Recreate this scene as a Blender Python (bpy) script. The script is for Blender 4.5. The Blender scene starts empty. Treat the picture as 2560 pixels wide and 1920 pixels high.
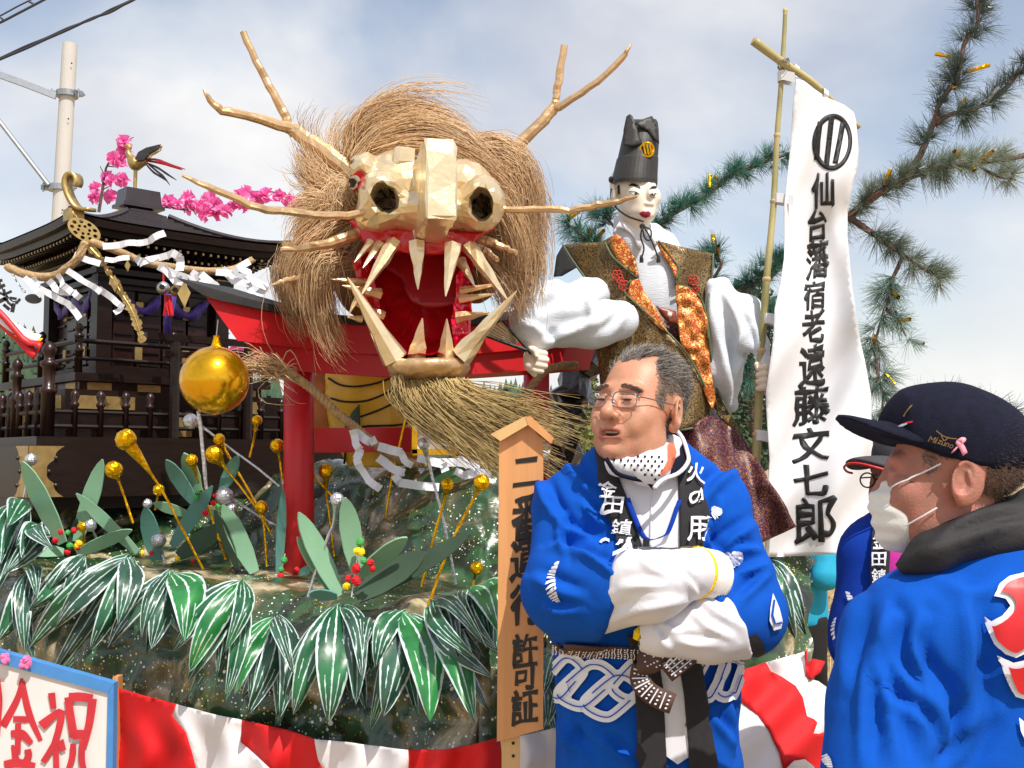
import bpy, bmesh, math, random
import numpy as np
from mathutils import Vector, Matrix, geometry
from mathutils.bvhtree import BVHTree

random.seed(7)
RNG = np.random.default_rng(11)
SC = bpy.context.scene
COL = SC.collection

# ------------------------------------------------------------------ camera, world, sun, exposure
FPX = 2745.0
PITCH = math.radians(4.0)
CAM = np.array([0.0, 0.0, 1.45])
cam_d = bpy.data.cameras.new('camera')
cam_d.sensor_width = 36.0
cam_d.lens = FPX / 2560 * 36.0
cam_d.clip_start = 0.05
cam_d.clip_end = 3000
cam = bpy.data.objects.new('camera', cam_d)
COL.objects.link(cam)
cam.location = CAM
cam.rotation_euler = (math.radians(90) + PITCH, 0, 0)
SC.camera = cam

SUN_EL, SUN_AZ = math.radians(55), math.radians(30)
tosun = Vector((math.sin(SUN_AZ) * math.cos(SUN_EL), -math.cos(SUN_AZ) * math.cos(SUN_EL), math.sin(SUN_EL)))
sun_d = bpy.data.lights.new('sun', 'SUN')
sun_d.energy = 5.0
sun_d.angle = math.radians(0.5)
sun_d.color = (1.0, 0.955, 0.88)
sun = bpy.data.objects.new('sun', sun_d)
COL.objects.link(sun)
sun.location = (3, -4, 9)
sun.rotation_euler = (-tosun).to_track_quat('-Z', 'Y').to_euler()

world = bpy.data.worlds.new('World')
SC.world = world
world.use_nodes = True
wn, wl = world.node_tree.nodes, world.node_tree.links
wn.clear()
w_out = wn.new('ShaderNodeOutputWorld')
w_bg = wn.new('ShaderNodeBackground')
w_bg.inputs['Strength'].default_value = 0.092
wl.new(w_bg.outputs[0], w_out.inputs[0])
w_sky = wn.new('ShaderNodeTexSky')
w_sky.sky_type = 'NISHITA'
w_sky.sun_disc = False
w_sky.sun_elevation = SUN_EL
w_sky.sun_rotation = math.pi - SUN_AZ
w_sky.air_density = 1.0
w_sky.dust_density = 1.5
w_tc = wn.new('ShaderNodeTexCoord')
w_map = wn.new('ShaderNodeMapping')
w_map.inputs['Scale'].default_value = (1.0, 1.0, 1.5)
w_map.inputs['Location'].default_value = (0.74, 1.45, 1.77)
wl.new(w_tc.outputs['Generated'], w_map.inputs[0])
w_n = wn.new('ShaderNodeTexNoise')
w_n.inputs['Scale'].default_value = 2.6
w_n.inputs['Detail'].default_value = 7
w_n.inputs['Roughness'].default_value = 0.48
w_n.inputs['Distortion'].default_value = 0.35
wl.new(w_map.outputs[0], w_n.inputs['Vector'])
w_r = wn.new('ShaderNodeValToRGB')
w_r.color_ramp.elements[0].position = 0.39
w_r.color_ramp.elements[0].color = (0.16, 0.16, 0.16, 1)
w_r.color_ramp.elements[1].position = 0.62
w_r.color_ramp.elements[1].color = (1, 1, 1, 1)
wl.new(w_n.outputs['Fac'], w_r.inputs[0])
w_n2 = wn.new('ShaderNodeTexNoise')
w_n2.inputs['Scale'].default_value = 4.6
w_n2.inputs['Detail'].default_value = 5
wl.new(w_map.outputs[0], w_n2.inputs['Vector'])
w_r2 = wn.new('ShaderNodeValToRGB')
w_r2.color_ramp.elements[0].position = 0.36
w_r2.color_ramp.elements[0].color = (7.9, 8.05, 8.7, 1)
w_r2.color_ramp.elements[1].position = 0.64
w_r2.color_ramp.elements[1].color = (10.9, 10.85, 10.8, 1)
wl.new(w_n2.outputs['Fac'], w_r2.inputs[0])
w_tint = wn.new('ShaderNodeMixRGB')
w_tint.blend_type = 'MULTIPLY'
w_tint.inputs[0].default_value = 1.0
w_tint.inputs[2].default_value = (2.4, 2.1, 1.86, 1)
wl.new(w_sky.outputs[0], w_tint.inputs[1])
w_mix = wn.new('ShaderNodeMixRGB')
w_sp = wn.new('ShaderNodeSeparateXYZ')
wl.new(w_tc.outputs['Generated'], w_sp.inputs[0])
w_mr = wn.new('ShaderNodeMapRange')          # cloud bank thickens towards the horizon
w_mr.interpolation_type = 'SMOOTHSTEP'
w_mr.inputs['From Min'].default_value = 0.02
w_mr.inputs['From Max'].default_value = 0.20
w_mr.inputs['To Min'].default_value = 1.0
w_mr.inputs['To Max'].default_value = 0.0
wl.new(w_sp.outputs['Z'], w_mr.inputs['Value'])
w_mx = wn.new('ShaderNodeMath'); w_mx.operation = 'MAXIMUM'
wl.new(w_r.outputs[0], w_mx.inputs[0]); wl.new(w_mr.outputs['Result'], w_mx.inputs[1])
wl.new(w_mx.outputs[0], w_mix.inputs[0])
wl.new(w_tint.outputs[0], w_mix.inputs[1])
wl.new(w_r2.outputs[0], w_mix.inputs[2])
wl.new(w_mix.outputs[0], w_bg.inputs['Color'])

SC.view_settings.view_transform = 'Standard'
SC.view_settings.look = 'None'
SC.view_settings.exposure = 0.0
SC.view_settings.gamma = 1.0
SC.view_settings.use_curve_mapping = False
SC.cycles.max_bounces = 6
SC.cycles.use_denoising = True

# ------------------------------------------------------------------ placement
CA, SA = math.cos(PITCH), math.sin(PITCH)
def P(x, y, Y):
    """world point on world plane Y seen at photo pixel (x, y) of 2560x1920"""
    x = np.asarray(x, float); y = np.asarray(y, float); Y = np.asarray(Y, float)
    u = (x - 1280) / FPX; v = (960 - y) / FPX
    t = Y / (CA - v * SA)
    return np.stack(np.broadcast_arrays(u * t, Y, CAM[2] + t * (SA + v * CA)), -1)
def PL(pts, Y=None):
    return np.array([P(p[0], p[1], p[2] if len(p) > 2 else Y) for p in pts])
def zz(ox, oy, pts):
    """points read in an enlarged 800x600 crop at (ox, oy) -> photo pixels"""
    return [(ox + .36166 * p[0], oy + .36166 * p[1]) + tuple(p[2:]) for p in pts]

# ------------------------------------------------------------------ materials
def lin(c):
    out = []
    for v in c[:3]:
        v = v / 255.0
        out.append(v / 12.92 if v <= 0.04045 else ((v + 0.055) / 1.055) ** 2.4)
    return tuple(out) + (1.0,)
def newmat(name):
    m = bpy.data.materials.new(name)
    m.use_nodes = True
    nt = m.node_tree
    return m, nt.nodes, nt.links, nt.nodes['Principled BSDF']
def mat(name, col, rough=0.6, metal=0.0, var=0.12, scale=25.0, bump=0.0, bscale=60.0, spec=0.5, sss=0.0, coat=0.0,
        stretch=None, voro=False, sheen=0.0, col2=None, aniso_noise=None, detail=4):
    m, n, l, b = newmat(name)
    c = lin(col)
    tc = n.new('ShaderNodeTexCoord')
    mp = n.new('ShaderNodeMapping')
    if stretch: mp.inputs['Scale'].default_value = stretch
    l.new(tc.outputs['Object'], mp.inputs[0])
    nz = n.new('ShaderNodeTexNoise')
    nz.inputs['Scale'].default_value = scale
    nz.inputs['Detail'].default_value = detail
    l.new(mp.outputs[0], nz.inputs['Vector'])
    rp = n.new('ShaderNodeValToRGB')
    rp.color_ramp.elements[0].position = 0.3
    rp.color_ramp.elements[1].position = 0.7
    c2 = lin(col2) if col2 else None
    rp.color_ramp.elements[0].color = tuple(v * (1 - var) for v in c[:3]) + (1,)
    rp.color_ramp.elements[1].color = c2 if c2 else tuple(min(1, v * (1 + var)) for v in c[:3]) + (1,)
    l.new(nz.outputs['Fac'], rp.inputs[0])
    l.new(rp.outputs[0], b.inputs['Base Color'])
    b.inputs['Roughness'].default_value = rough
    b.inputs['Metallic'].default_value = metal
    b.inputs['Specular IOR Level'].default_value = spec
    if sss:
        b.inputs['Subsurface Weight'].default_value = sss
        b.inputs['Subsurface Radius'].default_value = (0.012, 0.005, 0.003)
    if coat: b.inputs['Coat Weight'].default_value = coat; b.inputs['Coat Roughness'].default_value = 0.15
    if sheen: b.inputs['Sheen Weight'].default_value = sheen
    if bump:
        bp = n.new('ShaderNodeBump')
        bp.inputs['Strength'].default_value = bump
        bp.inputs['Distance'].default_value = 0.01
        if voro:
            t = n.new('ShaderNodeTexVoronoi'); t.inputs['Scale'].default_value = bscale
            l.new(mp.outputs[0], t.inputs['Vector']); l.new(t.outputs['Distance'], bp.inputs['Height'])
        else:
            t = n.new('ShaderNodeTexNoise'); t.inputs['Scale'].default_value = bscale; t.inputs['Detail'].default_value = 5
            l.new(mp.outputs[0], t.inputs['Vector']); l.new(t.outputs['Fac'], bp.inputs['Height'])
        l.new(bp.outputs[0], b.inputs['Normal'])
    return m
def speckle(m, col, scale, thresh, zone=0.0, seed=0.0):
    """paint spatter: small voronoi dots of another paint on top of a material"""
    n, l = m.node_tree.nodes, m.node_tree.links
    b = n['Principled BSDF']
    old = b.inputs['Base Color'].links[0].from_socket
    tc = n.new('ShaderNodeTexCoord')
    mp = n.new('ShaderNodeMapping'); mp.inputs['Location'].default_value = (seed, seed * .7, seed * .3)
    l.new(tc.outputs['Object'], mp.inputs[0])
    v = n.new('ShaderNodeTexVoronoi'); v.inputs['Scale'].default_value = scale
    l.new(mp.outputs[0], v.inputs['Vector'])
    sp = n.new('ShaderNodeSeparateColor'); l.new(v.outputs['Color'], sp.inputs[0])
    # dot radius varies per cell
    ml = n.new('ShaderNodeMath'); ml.operation = 'MULTIPLY'; ml.inputs[1].default_value = thresh
    pw = n.new('ShaderNodeMath'); pw.operation = 'POWER'; pw.inputs[1].default_value = 2.5
    l.new(sp.outputs[0], pw.inputs[0]); l.new(pw.outputs[0], ml.inputs[0])
    lt = n.new('ShaderNodeMath'); lt.operation = 'LESS_THAN'
    l.new(v.outputs['Distance'], lt.inputs[0]); l.new(ml.outputs[0], lt.inputs[1])
    nz = n.new('ShaderNodeTexNoise'); nz.inputs['Scale'].default_value = 6; nz.inputs['Detail'].default_value = 2
    l.new(mp.outputs[0], nz.inputs['Vector'])
    gt = n.new('ShaderNodeMath'); gt.operation = 'GREATER_THAN'; gt.inputs[1].default_value = zone
    l.new(nz.outputs['Fac'], gt.inputs[0])
    mu = n.new('ShaderNodeMath'); mu.operation = 'MULTIPLY'
    l.new(lt.outputs[0], mu.inputs[0]); l.new(gt.outputs[0], mu.inputs[1])
    mx = n.new('ShaderNodeMixRGB'); mx.inputs[2].default_value = lin(col)
    l.new(mu.outputs[0], mx.inputs[0]); l.new(old, mx.inputs[1]); l.new(mx.outputs[0], b.inputs['Base Color'])

M = {}
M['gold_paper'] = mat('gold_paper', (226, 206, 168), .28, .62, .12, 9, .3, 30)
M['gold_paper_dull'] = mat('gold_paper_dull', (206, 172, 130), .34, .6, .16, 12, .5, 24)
M['gold_foil'] = mat('gold_foil', (238, 178, 14), .24, .9, .2, 60, .35, 70)
M['gold_ball'] = mat('gold_ball', (232, 172, 12), .2, .88, .14, 9, .12, 24, coat=.3)
M['silver_foil'] = mat('silver_foil', (205, 207, 215), .28, .85, .12, 70, .5, 90)
M['brass'] = mat('brass', (176, 150, 96), .4, .7, .18, 30, .1, 50)
M['red_paint'] = mat('red_paint', (196, 22, 32), .45, 0, .1, 9, .06, 40)
M['red_mouth'] = mat('red_mouth', (205, 16, 30), .3, 0, .14, 20, .35, 35, coat=.3)
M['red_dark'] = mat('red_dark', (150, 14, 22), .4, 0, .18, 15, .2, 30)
M['black_paint'] = mat('black_paint', (38, 38, 38), .55, 0, .2, 30, .05, 60)
M['lacquer'] = mat('lacquer', (27, 16, 12), .4, 0, .35, 14, .04, 40, coat=.08, spec=.3, stretch=(1, 1, 6))
M['lacquer_roof'] = mat('lacquer_roof', (46, 36, 38), .33, 0, .3, 10, .05, 30, coat=.3)
M['lacquer_red'] = mat('lacquer_red', (38, 17, 13), .34, 0, .3, 18, .04, 40, coat=.15, spec=.35)
M['paper_white'] = mat('paper_white', (222, 224, 232), .8, 0, .03, 20)
M['white_cloth'] = mat('white_cloth', (220, 220, 224), .85, 0, .03, 15, .08, 400)
M['white_weave'] = mat('white_weave', (208, 214, 222), .8, 0, .04, 25, .25, 160, stretch=(.2, 1, 1.6))
M['straw'] = mat('straw', (206, 164, 120), .5, 0, .3, 2.2, spec=.6, col2=(234, 202, 158), detail=2)
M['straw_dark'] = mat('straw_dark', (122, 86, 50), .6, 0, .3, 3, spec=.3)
M['beard_straw'] = mat('beard_straw', (166, 138, 84), .45, 0, .35, 3, spec=.5, col2=(212, 186, 128))
M['rope'] = mat('rope', (176, 146, 106), .85, 0, .25, 40, .5, 120)
M['pink_paper'] = mat('pink_paper', (255, 150, 210), .7, 0, .15, 30)
M['pink_paper'].node_tree.nodes['Principled BSDF'].inputs['Transmission Weight'].default_value = .0
def translucent(m, fac, col):
    n, l = m.node_tree.nodes, m.node_tree.links
    b = n['Principled BSDF']; out = n['Material Output']
    tr = n.new('ShaderNodeBsdfTranslucent'); tr.inputs[0].default_value = lin(col)
    mx = n.new('ShaderNodeMixShader'); mx.inputs[0].default_value = fac
    l.new(b.outputs[0], mx.inputs[1]); l.new(tr.outputs[0], mx.inputs[2]); l.new(mx.outputs[0], out.inputs[0])
translucent(M['pink_paper'], .45, (255, 110, 190))
M['twig'] = mat('twig', (92, 74, 60), .8, 0, .3, 40, .3, 80)
M['concrete'] = mat('concrete', (188, 184, 178), .85, 0, .1, 3, .15, 40, stretch=(1, 1, .15))
M['steel'] = mat('steel', (150, 155, 160), .4, .6, .1, 20)
M['cable'] = mat('cable', (48, 50, 58), .6, 0, .1, 20)
M['bark_dark'] = mat('bark_dark', (40, 34, 34), .3, 0, .4, 20, .8, 30, coat=.2)
M['bark'] = mat('bark', (104, 76, 66), .8, 0, .3, 30, .6, 60)
M['skin'] = mat('skin', (190, 140, 110), .45, 0, .12, 38, .12, 260, sss=.08, spec=.45, col2=(200, 138, 112))
M['skin_red'] = mat('skin_red', (162, 116, 100), .5, 0, .16, 45, .15, 240, sss=.06, spec=.35, col2=(176, 112, 98))
M['doll_skin'] = mat('doll_skin', (232, 220, 202), .5, 0, .03, 15)
M['doll_hand'] = mat('doll_hand', (230, 212, 192), .6, 0, .05, 15)
M['ink'] = mat('ink', (14, 13, 14), .6, 0, .1, 20)
M['lip'] = mat('lip', (150, 20, 44), .35, 0, .1, 20)
M['black_cloth'] = mat('black_cloth', (34, 33, 36), .85, 0, .15, 60, .15, 500)
M['hat_black'] = mat('hat_black', (46, 44, 42), .55, 0, .12, 14, .06, 60)
M['blue_cloth'] = mat('blue_cloth', (10, 78, 176), .9, 0, .07, 30, .2, 500, spec=.15)
M['blue_dark'] = mat('blue_dark', (16, 56, 154), .9, 0, .08, 30, .2, 500, spec=.15)
M['teal_cloth'] = mat('teal_cloth', (14, 150, 186), .75, 0, .08, 20, .15, 400)
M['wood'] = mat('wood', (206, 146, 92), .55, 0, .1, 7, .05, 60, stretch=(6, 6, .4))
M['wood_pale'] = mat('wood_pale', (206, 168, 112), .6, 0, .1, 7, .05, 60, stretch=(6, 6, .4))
M['orange_brown'] = mat('orange_brown', (178, 106, 52), .6, 0, .3, 12, .2, 30)
M['foam_red'] = mat('foam_red', (205, 14, 30), .8, 0, .1, 40, .4, 120)
M['foam_yellow'] = mat('foam_yellow', (244, 204, 10), .8, 0, .1, 40, .4, 120)
M['foam_green'] = mat('foam_green', (70, 160, 78), .8, 0, .1, 40, .3, 120)
M['card_green'] = mat('card_green', (122, 164, 132), .7, 0, .07, 10, .04, 90)
M['card_teal'] = mat('card_teal', (84, 132, 122), .7, 0, .07, 10, .04, 90)
M['card_dark'] = mat('card_dark', (58, 80, 62), .8, 0, .1, 12, .04, 90)
M['leaf_white'] = mat('leaf_white', (206, 222, 222), .5, 0, .12, 60)

# ------------------------------------------------------------------ objects
ORG = {}
def setp(o, label=None, cat=None, group=None, kind=None):
    if label: o['label'] = label
    if cat: o['category'] = cat
    if group: o['group'] = group
    if kind: o['kind'] = kind
    return o
def thing(name, label, cat, loc, group=None, kind=None):
    o = bpy.data.objects.new(name, None)
    o.empty_display_size = 0.1
    COL.objects.link(o)
    o.location = tuple(float(v) for v in loc)
    ORG[o.name] = np.array(loc, float)
    return setp(o, label, cat, group, kind)
def mesh_from(name, V, F, mats, fm=None, smooth=False):
    """V (n,3); F list of faces or (m,k) array"""
    me = bpy.data.meshes.new(name)
    V = np.asarray(V, np.float32)
    if isinstance(F, np.ndarray) and F.ndim == 2:
        k = F.shape[1]; m = len(F)
        me.vertices.add(len(V)); me.vertices.foreach_set('co', V.ravel())
        me.loops.add(m * k); me.loops.foreach_set('vertex_index', F.astype(np.int32).ravel())
        me.polygons.add(m)
        me.polygons.foreach_set('loop_start', np.arange(0, m * k, k, dtype=np.int32))
        me.update(calc_edges=True)
    else:
        me.from_pydata(V.tolist(), [], [list(map(int, f)) for f in F])
        me.update()
    for m_ in mats: me.materials.append(m_)
    if fm is not None: me.polygons.foreach_set('material_index', np.asarray(fm, np.int32))
    if smooth: me.polygons.foreach_set('use_smooth', np.ones(len(me.polygons), bool))
    me.validate()
    return me
def put(name, V, F, mats, parent=None, fm=None, smooth=False, base=None, label=None, cat=None, group=None, kind=None):
    """one mesh object from world-space vertices"""
    if not isinstance(mats, (list, tuple)): mats = [mats]
    V = np.asarray(V, float)
    org = ORG[parent.name] if parent is not None else (np.array(base, float) if base is not None else np.array([*(V.mean(0)[:2]), V[:, 2].min()]))
    me = mesh_from(name, V - org, F, mats, fm, smooth)
    o = bpy.data.objects.new(name, me)
    COL.objects.link(o)
    ORG[o.name] = org
    if parent is not None: o.parent = parent
    else: o.location = tuple(float(v) for v in org)
    return setp(o, label, cat, group, kind)

# ------------------------------------------------------------------ mesh accumulator
class MB:
    def __init__(s): s.v = []; s.f = []; s.m = []; s.n = 0
    def add(s, V, F, mi=0):
        V = np.asarray(V, float)
        s.v.append(V)
        s.f += [[int(i) + s.n for i in f] for f in F]
        s.m += [mi] * len(F)
        s.n += len(V)
        return s
    def tube(s, pts, rad, n=8, caps=True, jit=0.0, mi=0, flat=None):
        pts = np.asarray(pts, float); k = len(pts)
        rad = np.full(k, float(rad)) if np.isscalar(rad) else np.asarray(rad, float)
        T = np.gradient(pts, axis=0); T /= np.linalg.norm(T, axis=1)[:, None] + 1e-12
        a = np.array([0, 0, 1.0]) if abs(T[0][2]) < .9 else np.array([1.0, 0, 0])
        N = np.cross(T[0], a); N /= np.linalg.norm(N)
        V = []
        for i in range(k):
            N = N - T[i] * N.dot(T[i]); N /= np.linalg.norm(N) + 1e-12
            B = np.cross(T[i], N)
            for j in range(n):
                an = 2 * math.pi * j / n
                r = rad[i] * (1 + random.uniform(-jit, jit))
                V.append(pts[i] + r * (math.cos(an) * N + math.sin(an) * B))
        F = [[i * n + j, i * n + (j + 1) % n, (i + 1) * n + (j + 1) % n, (i + 1) * n + j] for i in range(k - 1) for j in range(n)]
        if caps: F += [list(range(n - 1, -1, -1)), list(range((k - 1) * n, k * n))]
        return s.add(V, F, mi)
    def box(s, c, h, R=None, mi=0, taper=1.0):
        c = np.asarray(c, float); h = np.asarray(h, float)
        V = np.array([[x, y, z] for z in (-1, 1) for y in (-1, 1) for x in (-1, 1)], float) * h
        V[4:, :2] *= taper
        if R is not None: V = V @ np.asarray(R).T
        F = [[0, 2, 3, 1], [4, 5, 7, 6], [0, 1, 5, 4], [2, 6, 7, 3], [0, 4, 6, 2], [1, 3, 7, 5]]
        return s.add(V + c, F, mi)
    def lathe(s, prof, c, n=12, R=None, mi=0):
        """prof list of (r, z)"""
        V = [[r * math.cos(2 * math.pi * j / n), r * math.sin(2 * math.pi * j / n), z] for r, z in prof for j in range(n)]
        V = np.array(V)
        if R is not None: V = V @ np.asarray(R).T
        k = len(prof)
        F = [[i * n + j, i * n + (j + 1) % n, (i + 1) * n + (j + 1) % n, (i + 1) * n + j] for i in range(k - 1) for j in range(n)]
        F += [list(range(n - 1, -1, -1)), list(range((k - 1) * n, k * n))]
        return s.add(V + np.asarray(c, float), F, mi)
    def ball(s, c, r, n=12, jit=0.0, mi=0):
        r = np.array([r, r, r], float) if np.isscalar(r) else np.asarray(r, float)
        m = max(5, n * 2 // 3)
        V = []
        for i in range(m + 1):
            th = math.pi * min(max(i / m, .015), .985)
            for j in range(n):
                ph = 2 * math.pi * j / n
                q = 1 + random.uniform(-jit, jit)
                V.append([q * math.sin(th) * math.cos(ph), q * math.sin(th) * math.sin(ph), q * math.cos(th)])
        V = np.array(V) * r + np.asarray(c, float)
        F = [[i * n + j, (i + 1) * n + j, (i + 1) * n + (j + 1) % n, i * n + (j + 1) % n] for i in range(m) for j in range(n)]
        F += [list(range(n)), list(range((m + 1) * n - 1, m * n - 1, -1))]
        return s.add(V, F, mi)
    def ribbon(s, pts, w, side, th=0.0008, mi=0):
        """flat strip with thickness along pts; side: (k,3) or (3,) width directions"""
        pts = np.asarray(pts, float); k = len(pts)
        w = np.full(k, float(w)) if np.isscalar(w) else np.asarray(w, float)
        side = np.broadcast_to(np.asarray(side, float), (k, 3))
        side = side / (np.linalg.norm(side, axis=1)[:, None] + 1e-12)
        T = np.gradient(pts, axis=0)
        Nn = np.cross(T, side); Nn /= np.linalg.norm(Nn, axis=1)[:, None] + 1e-12
        a = pts + side * w[:, None] / 2; b = pts - side * w[:, None] / 2
        o = Nn * th / 2
        V = np.concatenate([a + o, b + o, b - o, a - o])
        F = []
        for i in range(k - 1):
            for q in range(4):
                q2 = (q + 1) % 4
                F.append([q * k + i, q2 * k + i, q2 * k + i + 1, q * k + i + 1])
        F += [[0, 3 * k, 2 * k, k], [k - 1, 2 * k - 1, 3 * k - 1, 4 * k - 1]]
        return s.add(V, F, mi)
    def build(s, name, mats, parent=None, smooth=False, **kw):
        V = np.concatenate(s.v)
        return put(name, V, s.f, mats, parent, s.m, smooth, **kw)

def spline(pts, n):
    """Catmull-Rom through pts, n samples"""
    p = np.asarray(pts, float)
    if len(p) == 2: return p[0] + (p[1] - p[0]) * np.linspace(0, 1, n)[:, None]
    q = np.vstack([2 * p[0] - p[1], p, 2 * p[-1] - p[-2]])
    t = np.linspace(0, len(p) - 1 - 1e-9, n)
    i = t.astype(int); f = (t - i)[:, None]
    a, b, c, d = q[i], q[i + 1], q[i + 2], q[i + 3]
    return .5 * (2 * b + (c - a) * f + (2 * a - 5 * b + 4 * c - d) * f ** 2 + (3 * b - a - 3 * c + d) * f ** 3)
def lerp_r(r0, r1, n): return np.linspace(r0, r1, n)

def strands_mesh(S, r0, r1, ns=3):
    """S (N,K,3) strands -> verts, quads; radius r0->r1"""
    N, K, _ = S.shape
    T = np.gradient(S, axis=1); T /= np.linalg.norm(T, axis=2)[..., None] + 1e-12
    A = RNG.normal(size=(N, 1, 3))
    Nn = np.cross(T, A); Nn /= np.linalg.norm(Nn, axis=2)[..., None] + 1e-12
    B = np.cross(T, Nn)
    r = np.linspace(1, 0, K) ** .6
    r0 = np.broadcast_to(np.asarray(r0, float).reshape(-1, 1), (N, 1))
    rad = (r1 + (r0 - r1) * r[None, :])[..., None]
    rings = [S + rad * (math.cos(2 * math.pi * j / ns) * Nn + math.sin(2 * math.pi * j / ns) * B) for j in range(ns)]
    V = np.stack(rings, 2).reshape(-1, 3)
    idx = np.arange(N * K * ns).reshape(N, K, ns)
    a = idx[:, :-1, :]; b = np.roll(idx, -1, 2)[:, :-1, :]; c = np.roll(idx, -1, 2)[:, 1:, :]; d = idx[:, 1:, :]
    F = np.stack([a, b, c, d], -1).reshape(-1, 4)
    return V, F
def lock(guide, n, s0, s1, K=9, wob=.012, lenvar=.25, pw=1.2):
    """n strands that follow a guide polyline, spreading from s0 to s1"""
    G = spline(guide, K)
    t = np.linspace(0, 1, K)
    o0 = RNG.normal(size=(n, 1, 3)) * s0
    o1 = RNG.normal(size=(n, 1, 3)) * s1
    o1 = o0 * .6 + o1
    L = 1 - lenvar * RNG.random((n, 1))
    tt = t[None, :] * L
    i = np.clip((tt * (K - 1)).astype(int), 0, K - 2); f = (tt * (K - 1) - i)[..., None]
    S = G[i] * (1 - f) + G[i + 1] * f
    k = (tt ** pw)[..., None]
    ph = RNG.random((n, 1)) * 6.28
    w = RNG.normal(size=(n, 1, 3)) * wob
    return S + o0 * (1 - k) + o1 * k + w * (np.sin(tt * 5 + ph) - np.sin(ph))[..., None]

# ------------------------------------------------------------------ polygons
def pip(x, y, E):
    """even-odd test against edge array E (m,4)"""
    c = np.zeros(len(x), int)
    for x0, y0, x1, y1 in E:
        if y0 == y1: continue
        k = (y0 > y) != (y1 > y)
        xi = (x1 - x0) * (y - y0) / (y1 - y0) + x0
        c += k & (x < xi)
    return c % 2 == 1
def winding(x, y, E):
    c = np.zeros(len(x), int)
    for x0, y0, x1, y1 in E:
        up = (y0 <= y) & (y1 > y); dn = (y1 <= y) & (y0 > y)
        s_ = (x1 - x0) * (y - y0) - (x - x0) * (y1 - y0)
        c += (up & (s_ > 0)).astype(int) - (dn & (s_ < 0)).astype(int)
    return c
class Glyph(list): pass
def tri_loops(loops, g, grid=True):
    """triangulate closed loops (even-odd; winding rule for glyphs) with inner points every g"""
    isg = isinstance(loops, Glyph) or len(loops) == 1
    pv, pe, E = [], [], []
    for lp in loops:
        lp = [np.array(p[:2], float) for p in lp]
        pts = []
        for i in range(len(lp)):
            a, b = lp[i], lp[(i + 1) % len(lp)]
            k = max(1, int(np.linalg.norm(b - a) / g))
            for j in range(k): pts.append(a + (b - a) * j / k)
        s = len(pv)
        pv += pts
        for i in range(len(pts)):
            pe.append((s + i, s + (i + 1) % len(pts)))
            p, q = pts[i], pts[(i + 1) % len(pts)]
            E.append((p[0], p[1], q[0], q[1]))
    E = np.array(E); B = np.array(pv)
    if grid:
        x0, y0 = B.min(0); x1, y1 = B.max(0)
        xs = np.arange(x0 + g * .4, x1, g); ys = np.arange(y0 + g * .4, y1, g * .87)
        gx, gy = np.meshgrid(xs, ys); gx[1::2] += g * .5
        gx, gy = gx.ravel(), gy.ravel()
        k = pip(gx, gy, E); gx, gy = gx[k], gy[k]
        if len(gx):
            d = np.min((gx[:, None] - B[None, :, 0]) ** 2 + (gy[:, None] - B[None, :, 1]) ** 2, 1)
            k = d > (g * .5) ** 2
            pv += [np.array(p) for p in zip(gx[k], gy[k])]
    r = geometry.delaunay_2d_cdt([Vector(p) for p in pv], pe, [], 0, 1e-4)
    V = np.array([tuple(v) for v in r[0]]); F = np.array(r[2])
    if len(F) == 0: return V, np.zeros((0, 3), int)
    c = V[F].mean(1)
    F = F[winding(c[:, 0], c[:, 1], E) != 0] if isg else F[pip(c[:, 0], c[:, 1], E)]
    return V, F
def smooth_loop(pts, per=6):
    p = np.array([q[:2] for q in pts], float); n = len(p); out = []
    for i in range(n):
        a, b, c, d = p[i - 1], p[i], p[(i + 1) % n], p[(i + 2) % n]
        for f in np.arange(per) / per:
            out.append(.5 * (2 * b + (c - a) * f + (2 * a - 5 * b + 4 * c - d) * f * f + (3 * b - a - 3 * c + d) * f ** 3))
    return out
def stroke_loop(pts, w, closed=False, taper=None):
    """outline polygon of a thick polyline"""
    p = np.array(pts, float)
    T = np.gradient(p, axis=0); T /= np.linalg.norm(T, axis=1)[:, None] + 1e-9
    N = np.stack([-T[:, 1], T[:, 0]], 1)
    w = np.full(len(p), w, float) if np.isscalar(w) else np.array(w, float)
    return list(p + N * w[:, None] / 2) + list((p - N * w[:, None] / 2)[::-1])
def inset_loop(loop, d):
    p = np.array(smooth_loop(loop, 5))
    T_ = np.roll(p, -1, 0) - np.roll(p, 1, 0); T_ /= np.linalg.norm(T_, axis=1)[:, None] + 1e-9
    A = np.sum(p[:, 0] * np.roll(p[:, 1], -1) - np.roll(p[:, 0], -1) * p[:, 1])
    N = np.stack([-T_[:, 1], T_[:, 0]], 1) * (1 if A > 0 else -1)
    q = p + N * d
    k = np.sqrt(((q[:, None] - p[None]) ** 2).sum(2)).min(1) > d * .8
    return list(q[k])
def vnormals(V, F):
    n = np.zeros_like(V)
    F = np.asarray(F)
    fn = np.cross(V[F[:, 1]] - V[F[:, 0]], V[F[:, -1]] - V[F[:, 0]])
    for k in range(F.shape[1]): np.add.at(n, F[:, k], fn)
    return n / (np.linalg.norm(n, axis=1)[:, None] + 1e-12)
def solid(V, F, th):
    """front sheet (facing the camera) -> closed sheet of thickness th"""
    F = np.asarray(F)
    n = vnormals(V, F)
    view = V - CAM
    if (n * view).sum(1).mean() > 0: F = F[:, ::-1]; n = -n
    nv = len(V)
    W = np.concatenate([V, V - n * th])
    e = {}
    for f in F:
        for i in range(3):
            a, b = f[i], f[(i + 1) % 3]
            e[(a, b)] = 1
    rim = [(a, b) for a, b in e if (b, a) not in e]
    FF = F.tolist() + (F[:, ::-1] + nv).tolist() + [[b, a, a + nv, b + nv] for a, b in rim]
    return W, FF
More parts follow.
